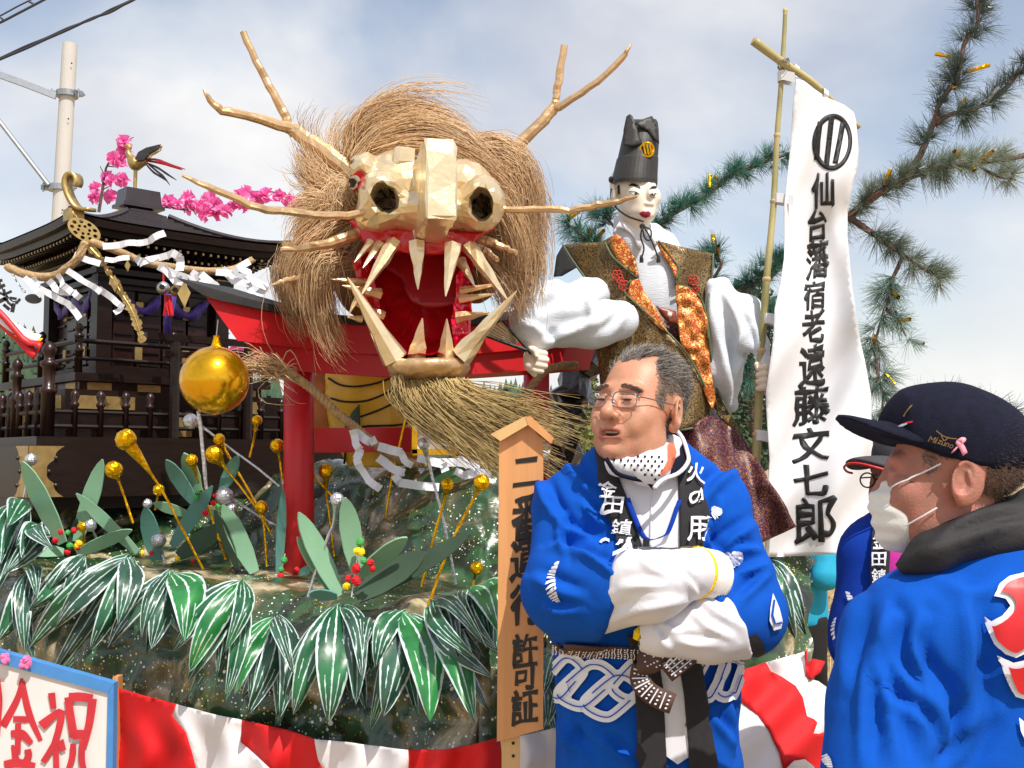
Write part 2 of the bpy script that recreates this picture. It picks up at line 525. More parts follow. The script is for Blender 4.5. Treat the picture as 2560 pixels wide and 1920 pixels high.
def sheet(name, loops, Yf, mats, parent=None, th=.003, g=14, smooth=True, wrinkle=None, **kw):
    """cloth / board cut to an outline, standing at depth Yf(x, y)"""
    if np.ndim(loops[0][0]) == 0: loops = [loops]
    V2, F = tri_loops(loops, g)
    Yv = Yf(V2[:, 0], V2[:, 1]) if callable(Yf) else np.full(len(V2), float(Yf))
    V = P(V2[:, 0], V2[:, 1], Yv)
    W, FF = solid(V, F, th)
    return put(name, W, FF, mats, parent, None, smooth, **kw)
def ray_to(bvh, x, y, off, fallY=None):
    d = P(x, y, 1.0) - CAM
    d = Vector(d / np.linalg.norm(d))
    h, nn, i, dist = bvh.ray_cast(Vector(CAM), d)
    if h is None:
        if fallY is None: return None
        q = Vector(P(x, y, fallY))
        h, nn, i, dist = bvh.find_nearest(q)
    if nn.dot(d) > 0: nn = -nn
    return np.array(h + nn * off - d * (off * .6))
def drape(name, loops, bvh, mats, parent=None, off=.003, g=10, fallY=2.3, smooth=True, th=0, **kw):
    """flat print or cloth band laid on an existing surface"""
    if np.ndim(loops[0][0]) == 0: loops = [loops]
    V2, F = tri_loops(loops, g)
    V = np.array([ray_to(bvh, p[0], p[1], off, fallY) for p in V2])
    if len(F) == 0: return None
    # drop triangles stretched across silhouettes
    e = np.max([np.linalg.norm(V[F[:, i]] - V[F[:, (i + 1) % 3]], axis=1) for i in range(3)], 0)
    F = F[e < max(.02, np.median(e) * 6)]
    if th:
        W, FF = solid(V, F, th)
        return put(name, W, FF, mats, parent, None, smooth, **kw)
    n = vnormals(V, F)
    if (n * (V - CAM)).sum(1).mean() > 0: F = F[:, ::-1]
    return put(name, V, F, mats, parent, None, smooth, **kw)

def glyph_loops(ch, bold=0.0):
    cu = bpy.data.curves.new('glyph', 'FONT'); cu.body = ch; cu.offset = bold; cu.resolution_u = 3
    o = bpy.data.objects.new('glyph', cu); COL.objects.link(o)
    dg = bpy.context.evaluated_depsgraph_get()
    me = bpy.data.meshes.new_from_object(o.evaluated_get(dg))
    v = np.array([tuple(q.co)[:2] for q in me.vertices])
    cnt = {}
    for p in me.polygons:
        vs = list(p.vertices)
        for i in range(len(vs)):
            a, b = vs[i], vs[(i + 1) % len(vs)]
            cnt[(a, b)] = 1
    nxt = {a: b for (a, b) in cnt if (b, a) not in cnt}
    loops, seen = [], set()
    for s in list(nxt):
        if s in seen: continue
        lp, c = [], s
        while c in nxt and c not in seen:
            seen.add(c); lp.append(v[c]); c = nxt[c]
        if len(lp) > 2: loops.append(np.array(lp))
    bpy.data.objects.remove(o); bpy.data.curves.remove(cu); bpy.data.meshes.remove(me)
    return loops
GL = {}
def glyph_px(ch, cx, cy, w, h, rot=0.0, shear=0.0, bold=.02, rough=.012, rise=.12):
    """glyph outlines placed in photo pixels, brushed: fattened, slanted strokes"""
    if ch not in GL: GL[ch] = glyph_loops(ch, 0)
    L = GL[ch]
    allp = np.concatenate(L); lo, hi = allp.min(0), allp.max(0)
    out = Glyph()
    for lp in L:
        q = (lp - (lo + hi) / 2) / (hi - lo)
        k = np.linalg.norm(np.roll(q, -1, 0) - q, axis=1) > 1e-4
        q = q[k]
        if len(q) < 3: continue
        T = np.roll(q, -1, 0) - np.roll(q, 1, 0); T /= np.linalg.norm(T, axis=1)[:, None] + 1e-9
        N = np.stack([T[:, 1], -T[:, 0]], 1)
        sw = 1 + .55 * np.sin(q[:, 0] * 7 + q[:, 1] * 5 + len(lp))
        q = q + N * bold * sw[:, None]
        q = q + rough * np.stack([np.sin(q[:, 1] * 11 + q[:, 0] * 5), np.sin(q[:, 0] * 9 - q[:, 1] * 4)], 1)
        x = q[:, 0] * w + shear * q[:, 1] * h
        y = -q[:, 1] * h - rise * q[:, 0] * h
        c, s = math.cos(rot), math.sin(rot)
        out.append(np.stack([cx + c * x - s * y, cy + s * x + c * y], 1))
    return out

# ------------------------------------------------------------------ signed-distance modelling
def smin(a, b, k):
    h = np.clip(.5 + .5 * (b - a) / k, 0, 1)
    return b * (1 - h) + a * h - k * h * (1 - h)
def smax(a, b, k): return -smin(-a, -b, k)
class SD:
    def __init__(s, lo, hi, h):
        s.lo = np.array(lo, float); s.h = h
        n = np.ceil((np.array(hi, float) - s.lo) / h).astype(int) + 1
        ax = [s.lo[i] + h * np.arange(n[i]) for i in range(3)]
        s.X, s.Y, s.Z = np.meshgrid(*ax, indexing='ij')
        s.X = s.X.astype(np.float32); s.Y = s.Y.astype(np.float32); s.Z = s.Z.astype(np.float32)
        s.D = np.full(s.X.shape, 1e3, np.float32)
    def _loc(s, c, R=None):
        x, y, z = s.X - c[0], s.Y - c[1], s.Z - c[2]
        if R is not None:
            R = np.asarray(R)
            return (R[0, 0] * x + R[1, 0] * y + R[2, 0] * z, R[0, 1] * x + R[1, 1] * y + R[2, 1] * z, R[0, 2] * x + R[1, 2] * y + R[2, 2] * z)
        return x, y, z
    def ell(s, c, r, R=None):
        x, y, z = s._loc(c, R)
        k0 = np.sqrt((x / r[0]) ** 2 + (y / r[1]) ** 2 + (z / r[2]) ** 2)
        k1 = np.sqrt((x / r[0] ** 2) ** 2 + (y / r[1] ** 2) ** 2 + (z / r[2] ** 2) ** 2) + 1e-9
        return k0 * (k0 - 1) / k1
    def cap(s, a, b, ra, rb, sq=1.0):
        """tapered capsule; sq flattens in Y"""
        a = np.array(a, float); b = np.array(b, float); d = b - a
        x, y, z = s.X - a[0], s.Y - a[1], s.Z - a[2]
        t = np.clip((x * d[0] + y * d[1] + z * d[2]) / d.dot(d), 0, 1)
        return np.sqrt((x - t * d[0]) ** 2 + ((y - t * d[1]) / sq) ** 2 + (z - t * d[2]) ** 2) - (ra + (rb - ra) * t)
    def box(s, c, h, r=.01, R=None):
        x, y, z = s._loc(c, R)
        qx, qy, qz = np.abs(x) - h[0] + r, np.abs(y) - h[1] + r, np.abs(z) - h[2] + r
        return np.sqrt(np.maximum(qx, 0) ** 2 + np.maximum(qy, 0) ** 2 + np.maximum(qz, 0) ** 2) + np.minimum(np.maximum(qx, np.maximum(qy, qz)), 0) - r
    def plane(s, p, n):
        n = np.array(n, float); n /= np.linalg.norm(n)
        return (s.X - p[0]) * n[0] + (s.Y - p[1]) * n[1] + (s.Z - p[2]) * n[2]
    def u(s, d, k=.01): s.D = smin(s.D, d, k) if k else np.minimum(s.D, d); return s
    def cut(s, d, k=.005): s.D = smax(s.D, -d, k); return s
    def keep(s, d, k=.005): s.D = smax(s.D, d, k); return s
    def mesh(s):
        D = s.D
        nx, ny, nz = D.shape
        c = [D[i:nx - 1 + i, j:ny - 1 + j, k:nz - 1 + k] for i in (0, 1) for j in (0, 1) for k in (0, 1)]
        off = np.array([(i, j, k) for i in (0, 1) for j in (0, 1) for k in (0, 1)], float)
        neg = sum((q < 0).astype(np.int8) for q in c)
        act = (neg > 0) & (neg < 8)
        ids = np.argwhere(act)
        vals = np.stack([q[act] for q in c], 1)
        acc = np.zeros((len(ids), 3)); cnt = np.zeros(len(ids))
        for a in range(8):
            for b in range(a + 1, 8):
                if np.abs(off[a] - off[b]).sum() != 1: continue
                va, vb = vals[:, a], vals[:, b]
                m = (va < 0) != (vb < 0)
                t = np.where(m, va / np.where(m, va - vb, 1), 0)
                acc += np.where(m[:, None], off[a] + (off[b] - off[a]) * t[:, None], 0)
                cnt += m
        V = s.lo + s.h * (ids + acc / cnt[:, None])
        gid = np.full(act.shape, -1, int); gid[act] = np.arange(len(ids))
        Q = []
        S = D < 0
        for ax in range(3):
            sl0 = [slice(None)] * 3; sl1 = [slice(None)] * 3
            sl0[ax] = slice(0, -1); sl1[ax] = slice(1, None)
            ch = S[tuple(sl0)] != S[tuple(sl1)]
            e = np.argwhere(ch)
            o1, o2 = [(1, 2), (2, 0), (0, 1)][ax]
            ok = (e[:, o1] > 0) & (e[:, o2] > 0) & (e[:, o1] < act.shape[o1]) & (e[:, o2] < act.shape[o2])
            e = e[ok]
            def g(da, db):
                q = e.copy(); q[:, o1] -= da; q[:, o2] -= db
                return gid[q[:, 0], q[:, 1], q[:, 2]]
            quad = np.stack([g(1, 1), g(0, 1), g(0, 0), g(1, 0)], 1)
            flip = ~S[e[:, 0], e[:, 1], e[:, 2]]
            quad[flip] = quad[flip][:, ::-1]
            Q.append(quad)
        F = np.concatenate(Q)
        F = F[(F >= 0).all(1)]
        return V, F
def bvh_of(V, F): return BVHTree.FromPolygons([tuple(v) for v in V], [tuple(map(int, f)) for f in F])
def relax(V, F, it=2, w=.5):
    F = np.asarray(F)
    for _ in range(it):
        a = np.zeros_like(V); c = np.zeros(len(V))
        for k in range(F.shape[1]):
            i, j = F[:, k], F[:, (k + 1) % F.shape[1]]
            np.add.at(a, i, V[j]); np.add.at(a, j, V[i]); np.add.at(c, i, 1); np.add.at(c, j, 1)
        V = V * (1 - w) + w * a / np.maximum(c, 1)[:, None]
    return V
def vnoise(p, seed=0):
    """smooth value noise in [-1,1] at points (n,3)"""
    p = np.asarray(p, float) + seed * 17.31
    i = np.floor(p).astype(np.int64); f = p - i
    f = f * f * (3 - 2 * f)
    r = 0
    for dx in (0, 1):
        for dy in (0, 1):
            for dz in (0, 1):
                h = ((i[:, 0] + dx) * 374761393 + (i[:, 1] + dy) * 668265263 + (i[:, 2] + dz) * 2147483647 + seed * 974711) & 0x7fffffff
                h = ((h ^ (h >> 13)) * 1274126177) & 0x7fffffff
                v = ((h ^ (h >> 16)) & 0xffff) / 32767.5 - 1
                w = (f[:, 0] if dx else 1 - f[:, 0]) * (f[:, 1] if dy else 1 - f[:, 1]) * (f[:, 2] if dz else 1 - f[:, 2])
                r = r + v * w
    return r
def to_px(V):
    d = V - CAM
    z = d[:, 1] * CA + d[:, 2] * SA; u = d[:, 2] * CA - d[:, 1] * SA
    return np.stack([1280 + FPX * d[:, 0] / z, 960 - FPX * u / z], 1)
def creased(V, F, lines, soft=.006, seed=5, sc=1.0):
    """cloth creases: each line is a soft ridge with a hollow beside it; (photo points, width, height in m)"""
    q = to_px(V); N = vnormals(V, F)
    h = soft * vnoise(V * 6, seed) + soft * .4 * vnoise(V * 13, seed + 1)
    for pts, w, amp in lines:
        p = spline(pts, 16)[:, :2]
        best = np.full(len(V), 1e9); sg = np.zeros(len(V)); tt = np.zeros(len(V))
        for i in range(15):
            a, d = p[i], p[i + 1] - p[i]; L = d @ d + 1e-9
            t = np.clip(((q - a) @ d) / L, 0, 1)
            r = q - a - t[:, None] * d
            ds = np.hypot(r[:, 0], r[:, 1]); k = ds < best
            best[k] = ds[k]; sg[k] = np.sign(r[k, 0] * d[1] - r[k, 1] * d[0]); tt[k] = (i + t[k]) / 15
        x = best * sg / w
        h = h + amp * sc * np.sin(np.pi * np.clip(tt * .9 + .06, 0, 1)) ** .7 * (np.exp(-x * x) - .8 * np.exp(-(x - 1.7) ** 2 * .8))
    return V + N * h[:, None]
def rotz(a): c, s = math.cos(a), math.sin(a); return np.array([[c, -s, 0], [s, c, 0], [0, 0, 1.0]])
def rotx(a): c, s = math.cos(a), math.sin(a); return np.array([[1.0, 0, 0], [0, c, -s], [0, s, c]])
def roty(a): c, s = math.cos(a), math.sin(a); return np.array([[c, 0, s], [0, 1.0, 0], [-s, 0, c]])
# ================================================================== SETTING
g_m = mat('dry_grass_ground', (150, 126, 92), .95, 0, .35, 1.5, .9, 14, col2=(186, 164, 124), detail=8)
n_ = 40
gx = np.sinh(np.linspace(-6.2, 6.2, n_ * 2)) * 2.4
gy = np.concatenate([np.linspace(-20, 10, 60), 10 + np.geomspace(.5, 900, 60)])
GX, GY = np.meshgrid(gx, gy)
GZ = .06 * vnoise(np.stack([GX.ravel() * .7, GY.ravel() * .7, 0 * GX.ravel()], 1), 3).reshape(GX.shape) * (np.abs(GY - 5) > 4)
V = np.stack([GX, GY, GZ], -1).reshape(-1, 3)
h_, w_ = GX.shape
ii = np.arange(h_ * w_).reshape(h_, w_)
F = np.stack([ii[:-1, :-1], ii[:-1, 1:], ii[1:, 1:], ii[1:, :-1]], -1).reshape(-1, 4)
put('ground', V, F, g_m, base=(0, 0, 0), kind='structure', smooth=True)

# dry grass tufts on the field behind the float
N = 14000
bx = RNG.uniform(-.5, 7.5, N); by = RNG.uniform(5.2, 18, N)
root = np.stack([bx, by, np.zeros(N)], 1)
hgt = RNG.uniform(.05, .2, N)
lean = RNG.normal(size=(N, 2)) * .09
S = np.stack([root, root + np.stack([lean[:, 0] * .3, lean[:, 1] * .3, hgt * .6], 1), root + np.stack([lean[:, 0], lean[:, 1], hgt], 1)], 1)
V, F = strands_mesh(S, .006, .001)
put('dry_grass', V, F, mat('dry_grass_blades', (186, 160, 112), .8, 0, .3, 2), base=(3, 8, 0), kind='stuff')

# wooded hills far behind
hill_m = mat('hill_wood_floor', (58, 74, 62), .95, 0, .25, .05)
def ridge(name, Y0, px_top, depth, seed):
    """hill whose skyline passes the given photo points"""
    xs = np.linspace(px_top[0][0], px_top[-1][0], 90)
    top = np.interp(xs, [p[0] for p in px_top], [p[1] for p in px_top])
    crest = P(xs, top, np.full(len(xs), Y0 + depth))
    rows = []
    for k in np.linspace(0, 1, 9):
        r = crest.copy(); r[:, 1] = Y0 + depth * k
        r[:, 0] *= (Y0 + depth * k) / (Y0 + depth)
        r[:, 2] = crest[:, 2] * math.sin(k * math.pi / 2) ** 1.2 * (1 + .05 * vnoise(np.stack([xs * .02, 0 * xs + k * 5, 0 * xs], 1), seed))
        rows.append(r)
    for k in (1.4, 2.2):
        r = crest.copy(); r[:, 1] = Y0 + depth * k; r[:, 0] *= k * .7 + .3; r[:, 2] = crest[:, 2] * max(0, 1.7 - k * .8); rows.append(r)
    R_ = np.stack(rows)
    a, b = R_.shape[:2]; ii = np.arange(a * b).reshape(a, b)
    F = np.stack([ii[:-1, :-1], ii[:-1, 1:], ii[1:, 1:], ii[1:, :-1]], -1).reshape(-1, 4)
    put(name, R_.reshape(-1, 3), F, hill_m, kind='structure', smooth=True)
    return R_
H1 = ridge('hillside', 190, [(-500, 960), (-200, 900), (0, 915), (60, 930), (130, 955), (300, 1000), (700, 1060), (1000, 1080), (1235, 1080), (1270, 1062), (1330, 1068), (1420, 1100), (1500, 1110), (1850, 1090), (1960, 1130), (2120, 1190), (2300, 1210), (3100, 1200)], 110, 5)

def conifer_rows(R_, n, hmin, hmax):
    """cone trees with ragged tiers on the ridge"""
    Vs, Fs, k = [], [], 0
    a, b = R_.shape[:2]
    for _ in range(n):
        i = random.randint(2, 8); j = random.uniform(0, b - 1.001)
        j0 = int(j); f = j - j0
        p = R_[i, j0] * (1 - f) + R_[i, j0 + 1] * f
        h = random.uniform(hmin, hmax); r = h * random.uniform(.16, .24); m = 7
        ring = []
        tiers = 4
        V = []
        for t in range(tiers):
            z0 = h * (.1 + .9 * t / tiers); rr = r * (1 - t / tiers) + .05
            an0 = random.random() * 6
            for q in range(m):
                an = an0 + 6.283 * q / m; q_ = rr * random.uniform(.65, 1.2)
                V.append(p + np.array([q_ * math.cos(an), q_ * math.sin(an), z0 + random.uniform(-.05, .05) * h]))
            V.append(p + np.array([0, 0, z0 + h * .42 if t < tiers - 1 else h]))
        for t in range(tiers):
            s = k + t * (m + 1)
            for q in range(m): Fs.append([s + q, s + (q + 1) % m, s + m])
        Vs += V; k += len(V)
    return np.array(Vs), np.array(Fs)
V, F = conifer_rows(H1, 2600, 6, 13)
put('forest', V, F, mat('far_conifers', (44, 66, 52), .95, 0, .35, .12, col2=(72, 94, 66)), kind='stuff')

# nearer trees that can be told apart behind the float
def leafy_tree(name, label, base, height, rad, n, mt, seed, conic=False, group=None):
    rs = np.random.default_rng(seed)
    t = thing(name, label, 'tree', base, group)
    MB().tube(spline([base, base + np.array([.1, 0, height * .5]), base + np.array([0, 0, height * .9])], 7), lerp_r(rad * .09, rad * .02, 7), 7).build('trunk', M['bark'], t)
    b = MB()
    for _ in range(14):
        z = rs.uniform(.25, .85) * height; an = rs.uniform(0, 6.28); L = rad * (1 - z / height * (.8 if conic else .3)) * .8
        b.tube([base + np.array([0, 0, z]), base + np.array([L * math.cos(an), L * math.sin(an), z + L * .25])], [rad * .025, rad * .006], 5)
    b.build('branch', M['bark'], t)
    z = rs.uniform(.12, 1.0, n)
    prof = (1.02 - z) ** .8 if conic else np.sin(np.clip(z, 0, 1) * math.pi * .86 + .25) ** .6
    an = rs.uniform(0, 6.283, n)
    clump = .75 + .35 * np.sin(an * 5 + z * 17) * np.sin(z * 23 + an * 2)
    r = rad * prof * clump * rs.uniform(.35, 1, n) ** .5
    c = base + np.stack([r * np.cos(an), r * np.sin(an), z * height], 1)
    s = rad * .055 * rs.uniform(.6, 1.5, n)
    d1 = rs.normal(size=(n, 3)); d1 /= np.linalg.norm(d1, axis=1)[:, None]
    d2 = np.cross(d1, rs.normal(size=(n, 3))); d2 /= np.linalg.norm(d2, axis=1)[:, None]
    V = np.stack([c + d1 * s[:, None], c + d2 * s[:, None] * .6, c - d1 * s[:, None], c - d2 * s[:, None] * .6], 1).reshape(-1, 3)
    F = np.arange(n * 4).reshape(n, 4)
    put('crown', V, F, mt, t)
lf1 = mat('leaves_dark', (46, 64, 48), .8, 0, .45, .8, col2=(72, 92, 60))
lf2 = mat('leaves_olive', (84, 96, 44), .8, 0, .4, .8, col2=(120, 126, 62))
b0 = P(1880, 1300, 46); b0[2] = 0
leafy_tree('broadleaf_tree', 'dark evergreen tree seen between the doll sleeve and the white banner', b0, 9.0, 2.0, 5200, lf1, 1)
b0 = P(1955, 1300, 50); b0[2] = 0
leafy_tree('broadleaf_tree', 'dark tree mostly hidden behind the white banner cloth', b0, 8.4, 1.7, 3000, lf1, 2)
b0 = P(1460, 1300, 38); b0[2] = 0
leafy_tree('conifer_tree', 'olive green conifer behind the bespectacled man, left of his head', b0, 5.6, 1.5, 3600, lf2, 3, True)
b0 = P(1400, 1300, 30); b0[2] = 0
leafy_tree('shrub_tree', 'low olive shrub seen between torii post and black pine trunk', b0, 3.1, 1.5, 2600, lf2, 4)

# ---- utility pole and cables
Yp = 13.0
t = thing('utility_pole', 'grey concrete utility pole standing behind the dark shrine', 'utility pole', P(90, 1560, Yp) * np.array([1, 1, 0]))
p0, p1 = P(88, 1630, Yp), P(175, 110, Yp)
MB().tube([p0, p0 + (p1 - p0) * .5, p1 - (p1 - p0) * .02, p1], [.115, .1, .088, .084], 20).build('shaft', M['concrete'], t, smooth=False)
hb = MB()
for x, y in ((179, 158), (171, 297), (156, 525), (120, 880)):
    q = P(x, y, Yp - .098); hb.lathe([(.010, -.003), (.010, .003)], q, 8, rotx(math.pi / 2))
hb.build('bolt_hole', M['ink'], t)
for (x, y) in ((168, 236), (147, 470)):
    c = P(x, y, Yp)
    cb = MB()
    cb.lathe([(.118, -.035), (.128, -.035), (.128, .035), (.118, .035)], c, 20)
    for sx in (-1, 1):
        cb.box(c + np.array([sx * .15, -.02, 0]), (.045, .03, .03)); cb.tube([c + np.array([sx * .13, -.1, .02]), c + np.array([sx * .19, .05, .01])], .014, 6)
        cb.tube([c + np.array([sx * .16, -.06, .05]), c + np.array([sx * .16, -.06, -.06])], .01, 6)
    cb.build('clamp', M['steel'], t)
MB().ribbon(PL([(-60, 166), (60, 209), (140, 240)], Yp - .12), .09, (0, .3, 1), .02).build('brace_arm', M['steel'], t)
MB().tube(PL([(-60, 225), (0, 305), (122, 463)], Yp - .1), .028, 8).build('brace_arm', M['steel'], t)
def cable(pts, r, label, Y=9.0):
    MB().tube(spline(PL(pts, Y), 40), r, 6).build('power_cable', M['cable'], None, True, base=P(pts[0][0], pts[0][1], Y), label=label, cat='cable', group='overhead cables')
cable(zz(0, 0, [(-60, 440), (0, 410), (180, 335), (320, 270), (470, 205), (640, 125), (760, 85), (850, 35), (930, -5), (1100, -110)]), .011, 'lower strand of the thick twisted cable crossing the top left sky')
cable(zz(0, 0, [(-60, 425), (0, 402), (180, 318), (320, 262), (470, 193), (640, 132), (760, 68), (850, 28), (930, -12), (1100, -120)]), .009, 'upper strand of the thick twisted cable crossing the top left sky')
t = thing('power_cable', 'cable pair tied with small spacers in the top left corner of the sky', 'cable', P(0, 50, 9.5), 'overhead cables')
MB().tube(spline(PL(zz(0, 0, [(-80, 190), (10, 152), (120, 95), (235, 35), (320, -10), (420, -60)]), 9.5), 24), .011, 6).build('wire', M['cable'], t, True)
MB().tube(spline(PL(zz(0, 0, [(-80, 150), (10, 105), (120, 45), (200, 5), (300, -50)]), 9.5), 24), .007, 6).build('wire', M['cable'], t, True)
for a, b in (((15, 150), (-5, 115)), ((230, 40), (195, 8))):
    MB().tube(PL(zz(0, 0, [a, ((a[0] + b[0]) / 2 + 14, (a[1] + b[1]) / 2), b]), 9.5), .01, 6).build('spacer', M['cable'], t)
# ================================================================== SHRINE
SA_ = math.radians(43.0)
SCN = np.array([-1.71, 4.96, 0.0])
SR = rotz(SA_)
def SL(p):
    p = np.asarray(p, float)
    return p @ SR.T + SCN
shrine = thing('wooden_shrine', 'dark lacquered wooden shrine with curved roof and railings behind the red torii', 'shrine', (SCN[0], SCN[1], .80))
E_ = .50; ZE = 2.412; ZT = 2.625
# roof: concave hip shell laid in narrow courses
nd, na = 16, 40
rings = []
def roof_z(d, u): return ZT - (ZT - ZE) * (1 - (1 - d) ** 1.75) + .018 * abs(u) ** 4 * d ** 3
def square_ring(d, m, half):
    out = []
    for side in range(4):
        for k in range(m):
            u = -1 + 2 * k / m
            x, y = [(u, -1), (1, u), (-u, 1), (-1, -u)][side]
            out.append((x * d * half, y * d * half, u))
    return out
V, F = [], []
m = na
for i in range(nd):
    d0 = max(.1, i / nd); d1 = (i + 1) / nd
    for d, dz in ((d0, .004), (d1, .004)):
        for x, y, u in square_ring(d, m, E_): V.append((x, y, roof_z(d, u) + dz))
n4 = 4 * m
for r in range(2 * nd - 1):
    for j in range(n4):
        F.append([r * n4 + j, r * n4 + (j + 1) % n4, (r + 1) * n4 + (j + 1) % n4, (r + 1) * n4 + j])
for q in range(0, 2 * nd - 1, 2):
    for j in range(n4): V[q * n4 + j] = (V[q * n4 + j][0], V[q * n4 + j][1], V[q * n4 + j][2] - (.007 if q else 0))
put('roof', SL(V), F, M['lacquer_roof'], shrine)
# eave fascia (two stepped boards) and underside
for k, (half, z0, z1, nm) in enumerate(((E_ + .004, -.005, -.035, 'eave_board'), (E_ - .03, -.036, -.062, 'eave_board'))):
    V, F = [], []
    for zz_, hh in ((z0, half), (z1, half - .006), (z1, half - .09), (z0, half - .09)):
        for x, y, u in square_ring(1, m, hh): V.append((x, y, ZE + .018 * abs(u) ** 4 + zz_))
    for r in range(4):
        for j in range(n4): F.append([r * n4 + j, ((r + 1) % 4) * n4 + j, ((r + 1) % 4) * n4 + (j + 1) % n4, r * n4 + (j + 1) % n4])
    put(nm, SL(V), F, M['lacquer'], shrine)
b = MB()
V = [(x, y, ZE - .05) for x, y, u in square_ring(1, 4, E_ - .07)] + [(x, y, ZE - .16) for x, y, u in square_ring(1, 4, .27)]
b.add(SL(V), [[j, (j + 1) % 16, 16 + (j + 1) % 16, 16 + j] for j in range(16)] + [list(range(31, 15, -1))])
b.build('eave_soffit', M['lacquer'], shrine)
# rafter ends with brass tips, two rows
rb, tb = MB(), MB()
for side in range(4):
    for row, (hh, zo) in enumerate(((E_ - .038, -.075), (E_ - .09, -.105))):
        for k in range(26):
            u = -0.96 + 1.92 * k / 25
            x, y = [(u, -1), (1, u), (-u, 1), (-1, -u)][side]
            nx, ny = [(0, -1), (1, 0), (0, 1), (-1, 0)][side]
            z = ZE + zo + .018 * abs(u) ** 4
            rb.box(SL((x * (hh - .06) if nx else x * hh, y * (hh - .06) if ny else y * hh, z)), (.006 + .05 * abs(nx), .006 + .05 * abs(ny), .007), SR)
            tb.box(SL((x * hh + nx * -.004, y * hh + ny * -.004, z)), (.0045 + .0 * abs(nx), .0045, .0048), SR)
rb.build('rafter', M['lacquer'], shrine, kind='stuff')
tb.build('rafter_tip', M['brass'], shrine, kind='stuff')
MB().box(SL((0, 0, ZT + .022)), (.088, .055, .036), SR, taper=.9).build('ridge_cap', M['lacquer_roof'], shrine)
MB().box(SL((0, 0, ZT - .02)), (.098, .064, .008), SR).build('ridge_base', M['lacquer_roof'], shrine)
# hip ridges and gilded curl on the near corner
for sx, sy in ((-1, -1), (1, -1), (1, 1), (-1, 1)):
    pts = [SL((sx * d * E_, sy * d * E_, roof_z(d, 1) + .008)) for d in np.linspace(.2, 1.0, 12)]
    MB().tube(pts, .013, 6).build('hip_ridge', M['lacquer_roof'], shrine)
    e = SL((sx * E_ * .955, sy * E_ * .955, ZE + .004))
    MB().box(e, (.03, .03, .024), SR).build('corner_plate', M['brass'], shrine)
curl = zz(0, 0, [(640, 1450), (590, 1448), (540, 1436), (505, 1395), (475, 1330), (462, 1265), (478, 1215), (510, 1204), (535, 1225), (540, 1262), (528, 1290)])
MB().ribbon(spline(PL(curl, 4.27), 30), .05, (.25, 1, .1), .014).build('roof_curl', M['brass'], shrine, True)
# body
ZB0, ZB1 = 1.80, 2.30
hb_ = .27
MB().box(SL((0, 0, (ZB0 + ZB1) / 2)), (hb_ - .03, hb_ - .03, (ZB1 - ZB0) / 2), SR).build('inner_wall', M['lacquer'], shrine)
for sx, sy in ((-1, -1), (1, -1), (1, 1), (-1, 1)):
    MB().box(SL((sx * hb_, sy * hb_, (ZB0 + ZB1) / 2)), (.032, .032, (ZB1 - ZB0) / 2), SR).build('corner_post', M['lacquer'], shrine)
    MB().box(SL((sx * hb_, sy * hb_, ZB1 - .05)), (.035, .035, .014), SR).build('post_band', M['brass'], shrine)
for k, z in enumerate((2.285, 2.245, 2.21)):
    MB().box(SL((0, 0, z)), (hb_ + .06 - k * .014, hb_ + .06 - k * .014, .012), SR).build('bracket_beam', M['lacquer'], shrine)
def face_box(face, u, z, hu, hz, d, name, mt, parent=shrine, hd=.012):
    """box on a wall: face 0 = right hand visible wall (y-), 1 = left hand visible wall (x-)"""
    p = (u, -d, z) if face == 0 else (-d, u, z)
    h = (hu, hd, hz) if face == 0 else (hd, hu, hz)
    return MB().box(SL(p), h, SR).build(name, mt, parent)
for face in (0, 1):
    for s in (-1, 1):
        if face == 1 and s == 1: pass
        dn = face_box(face, s * .058, 2.0, .052, .17, hb_ - .015, 'door', M['lacquer_red'])
        for k in range(6):
            face_box(face, s * .058, 1.86 + k * .055, .044, .004, hb_ + .001, 'door_rail', M['lacquer'], dn, .005)
        for z in (1.91, 2.1):
            face_box(face, s * .108, z, .016, .03, hb_ + .004, 'hinge_plate', M['brass'], dn, .004)
    for s in (-1, 1):
        face_box(face, s * .17, 2.0, .045, .18, hb_ - .02, 'side_panel', M['lacquer_red'])
        for k in range(5): face_box(face, s * .17, 1.87 + k * .06, .04, .004, hb_ - .003, 'lattice_bar', M['lacquer'], None or shrine, .004)
    face_box(face, 0, 2.195, .22, .018, hb_ - .005, 'lintel', M['lacquer'])
    face_box(face, 0, 1.83, .24, .02, hb_, 'sill', M['lacquer'])
# purple curtain swags
pm = mat('purple_silk', (58, 30, 128), .5, 0, .2, 20, sheen=.3)
for face in (0, 1):
    for s in (-1, 1):
        b = MB()
        pts = []
        for k in range(12):
            t = k / 11
            pts.append(SL(((s * (.02 + .19 * t)), -(hb_ + .02 + .006 * math.sin(k * 2)), 2.17 - .07 * math.sin(t * math.pi) ** .8 - .02 * (1 - t))) if face == 0 else SL((-(hb_ + .02 + .006 * math.sin(k * 2)), s * (.02 + .19 * t), 2.17 - .07 * math.sin(t * math.pi) ** .8)))
        b.ribbon(pts, [.045 + .02 * math.sin(k) for k in range(12)], (0, 0, 1), .004)
        b.build('curtain_swag', pm, shrine, True)
b = MB().ribbon(PL(zz(0, 500, [(1180, 650), (1170, 760), (1155, 850), (1160, 930)]), 4.5), [.05, .04, .03, .03], (1, .5, 0), .012)
b.build('curtain_tail', pm, shrine, True)
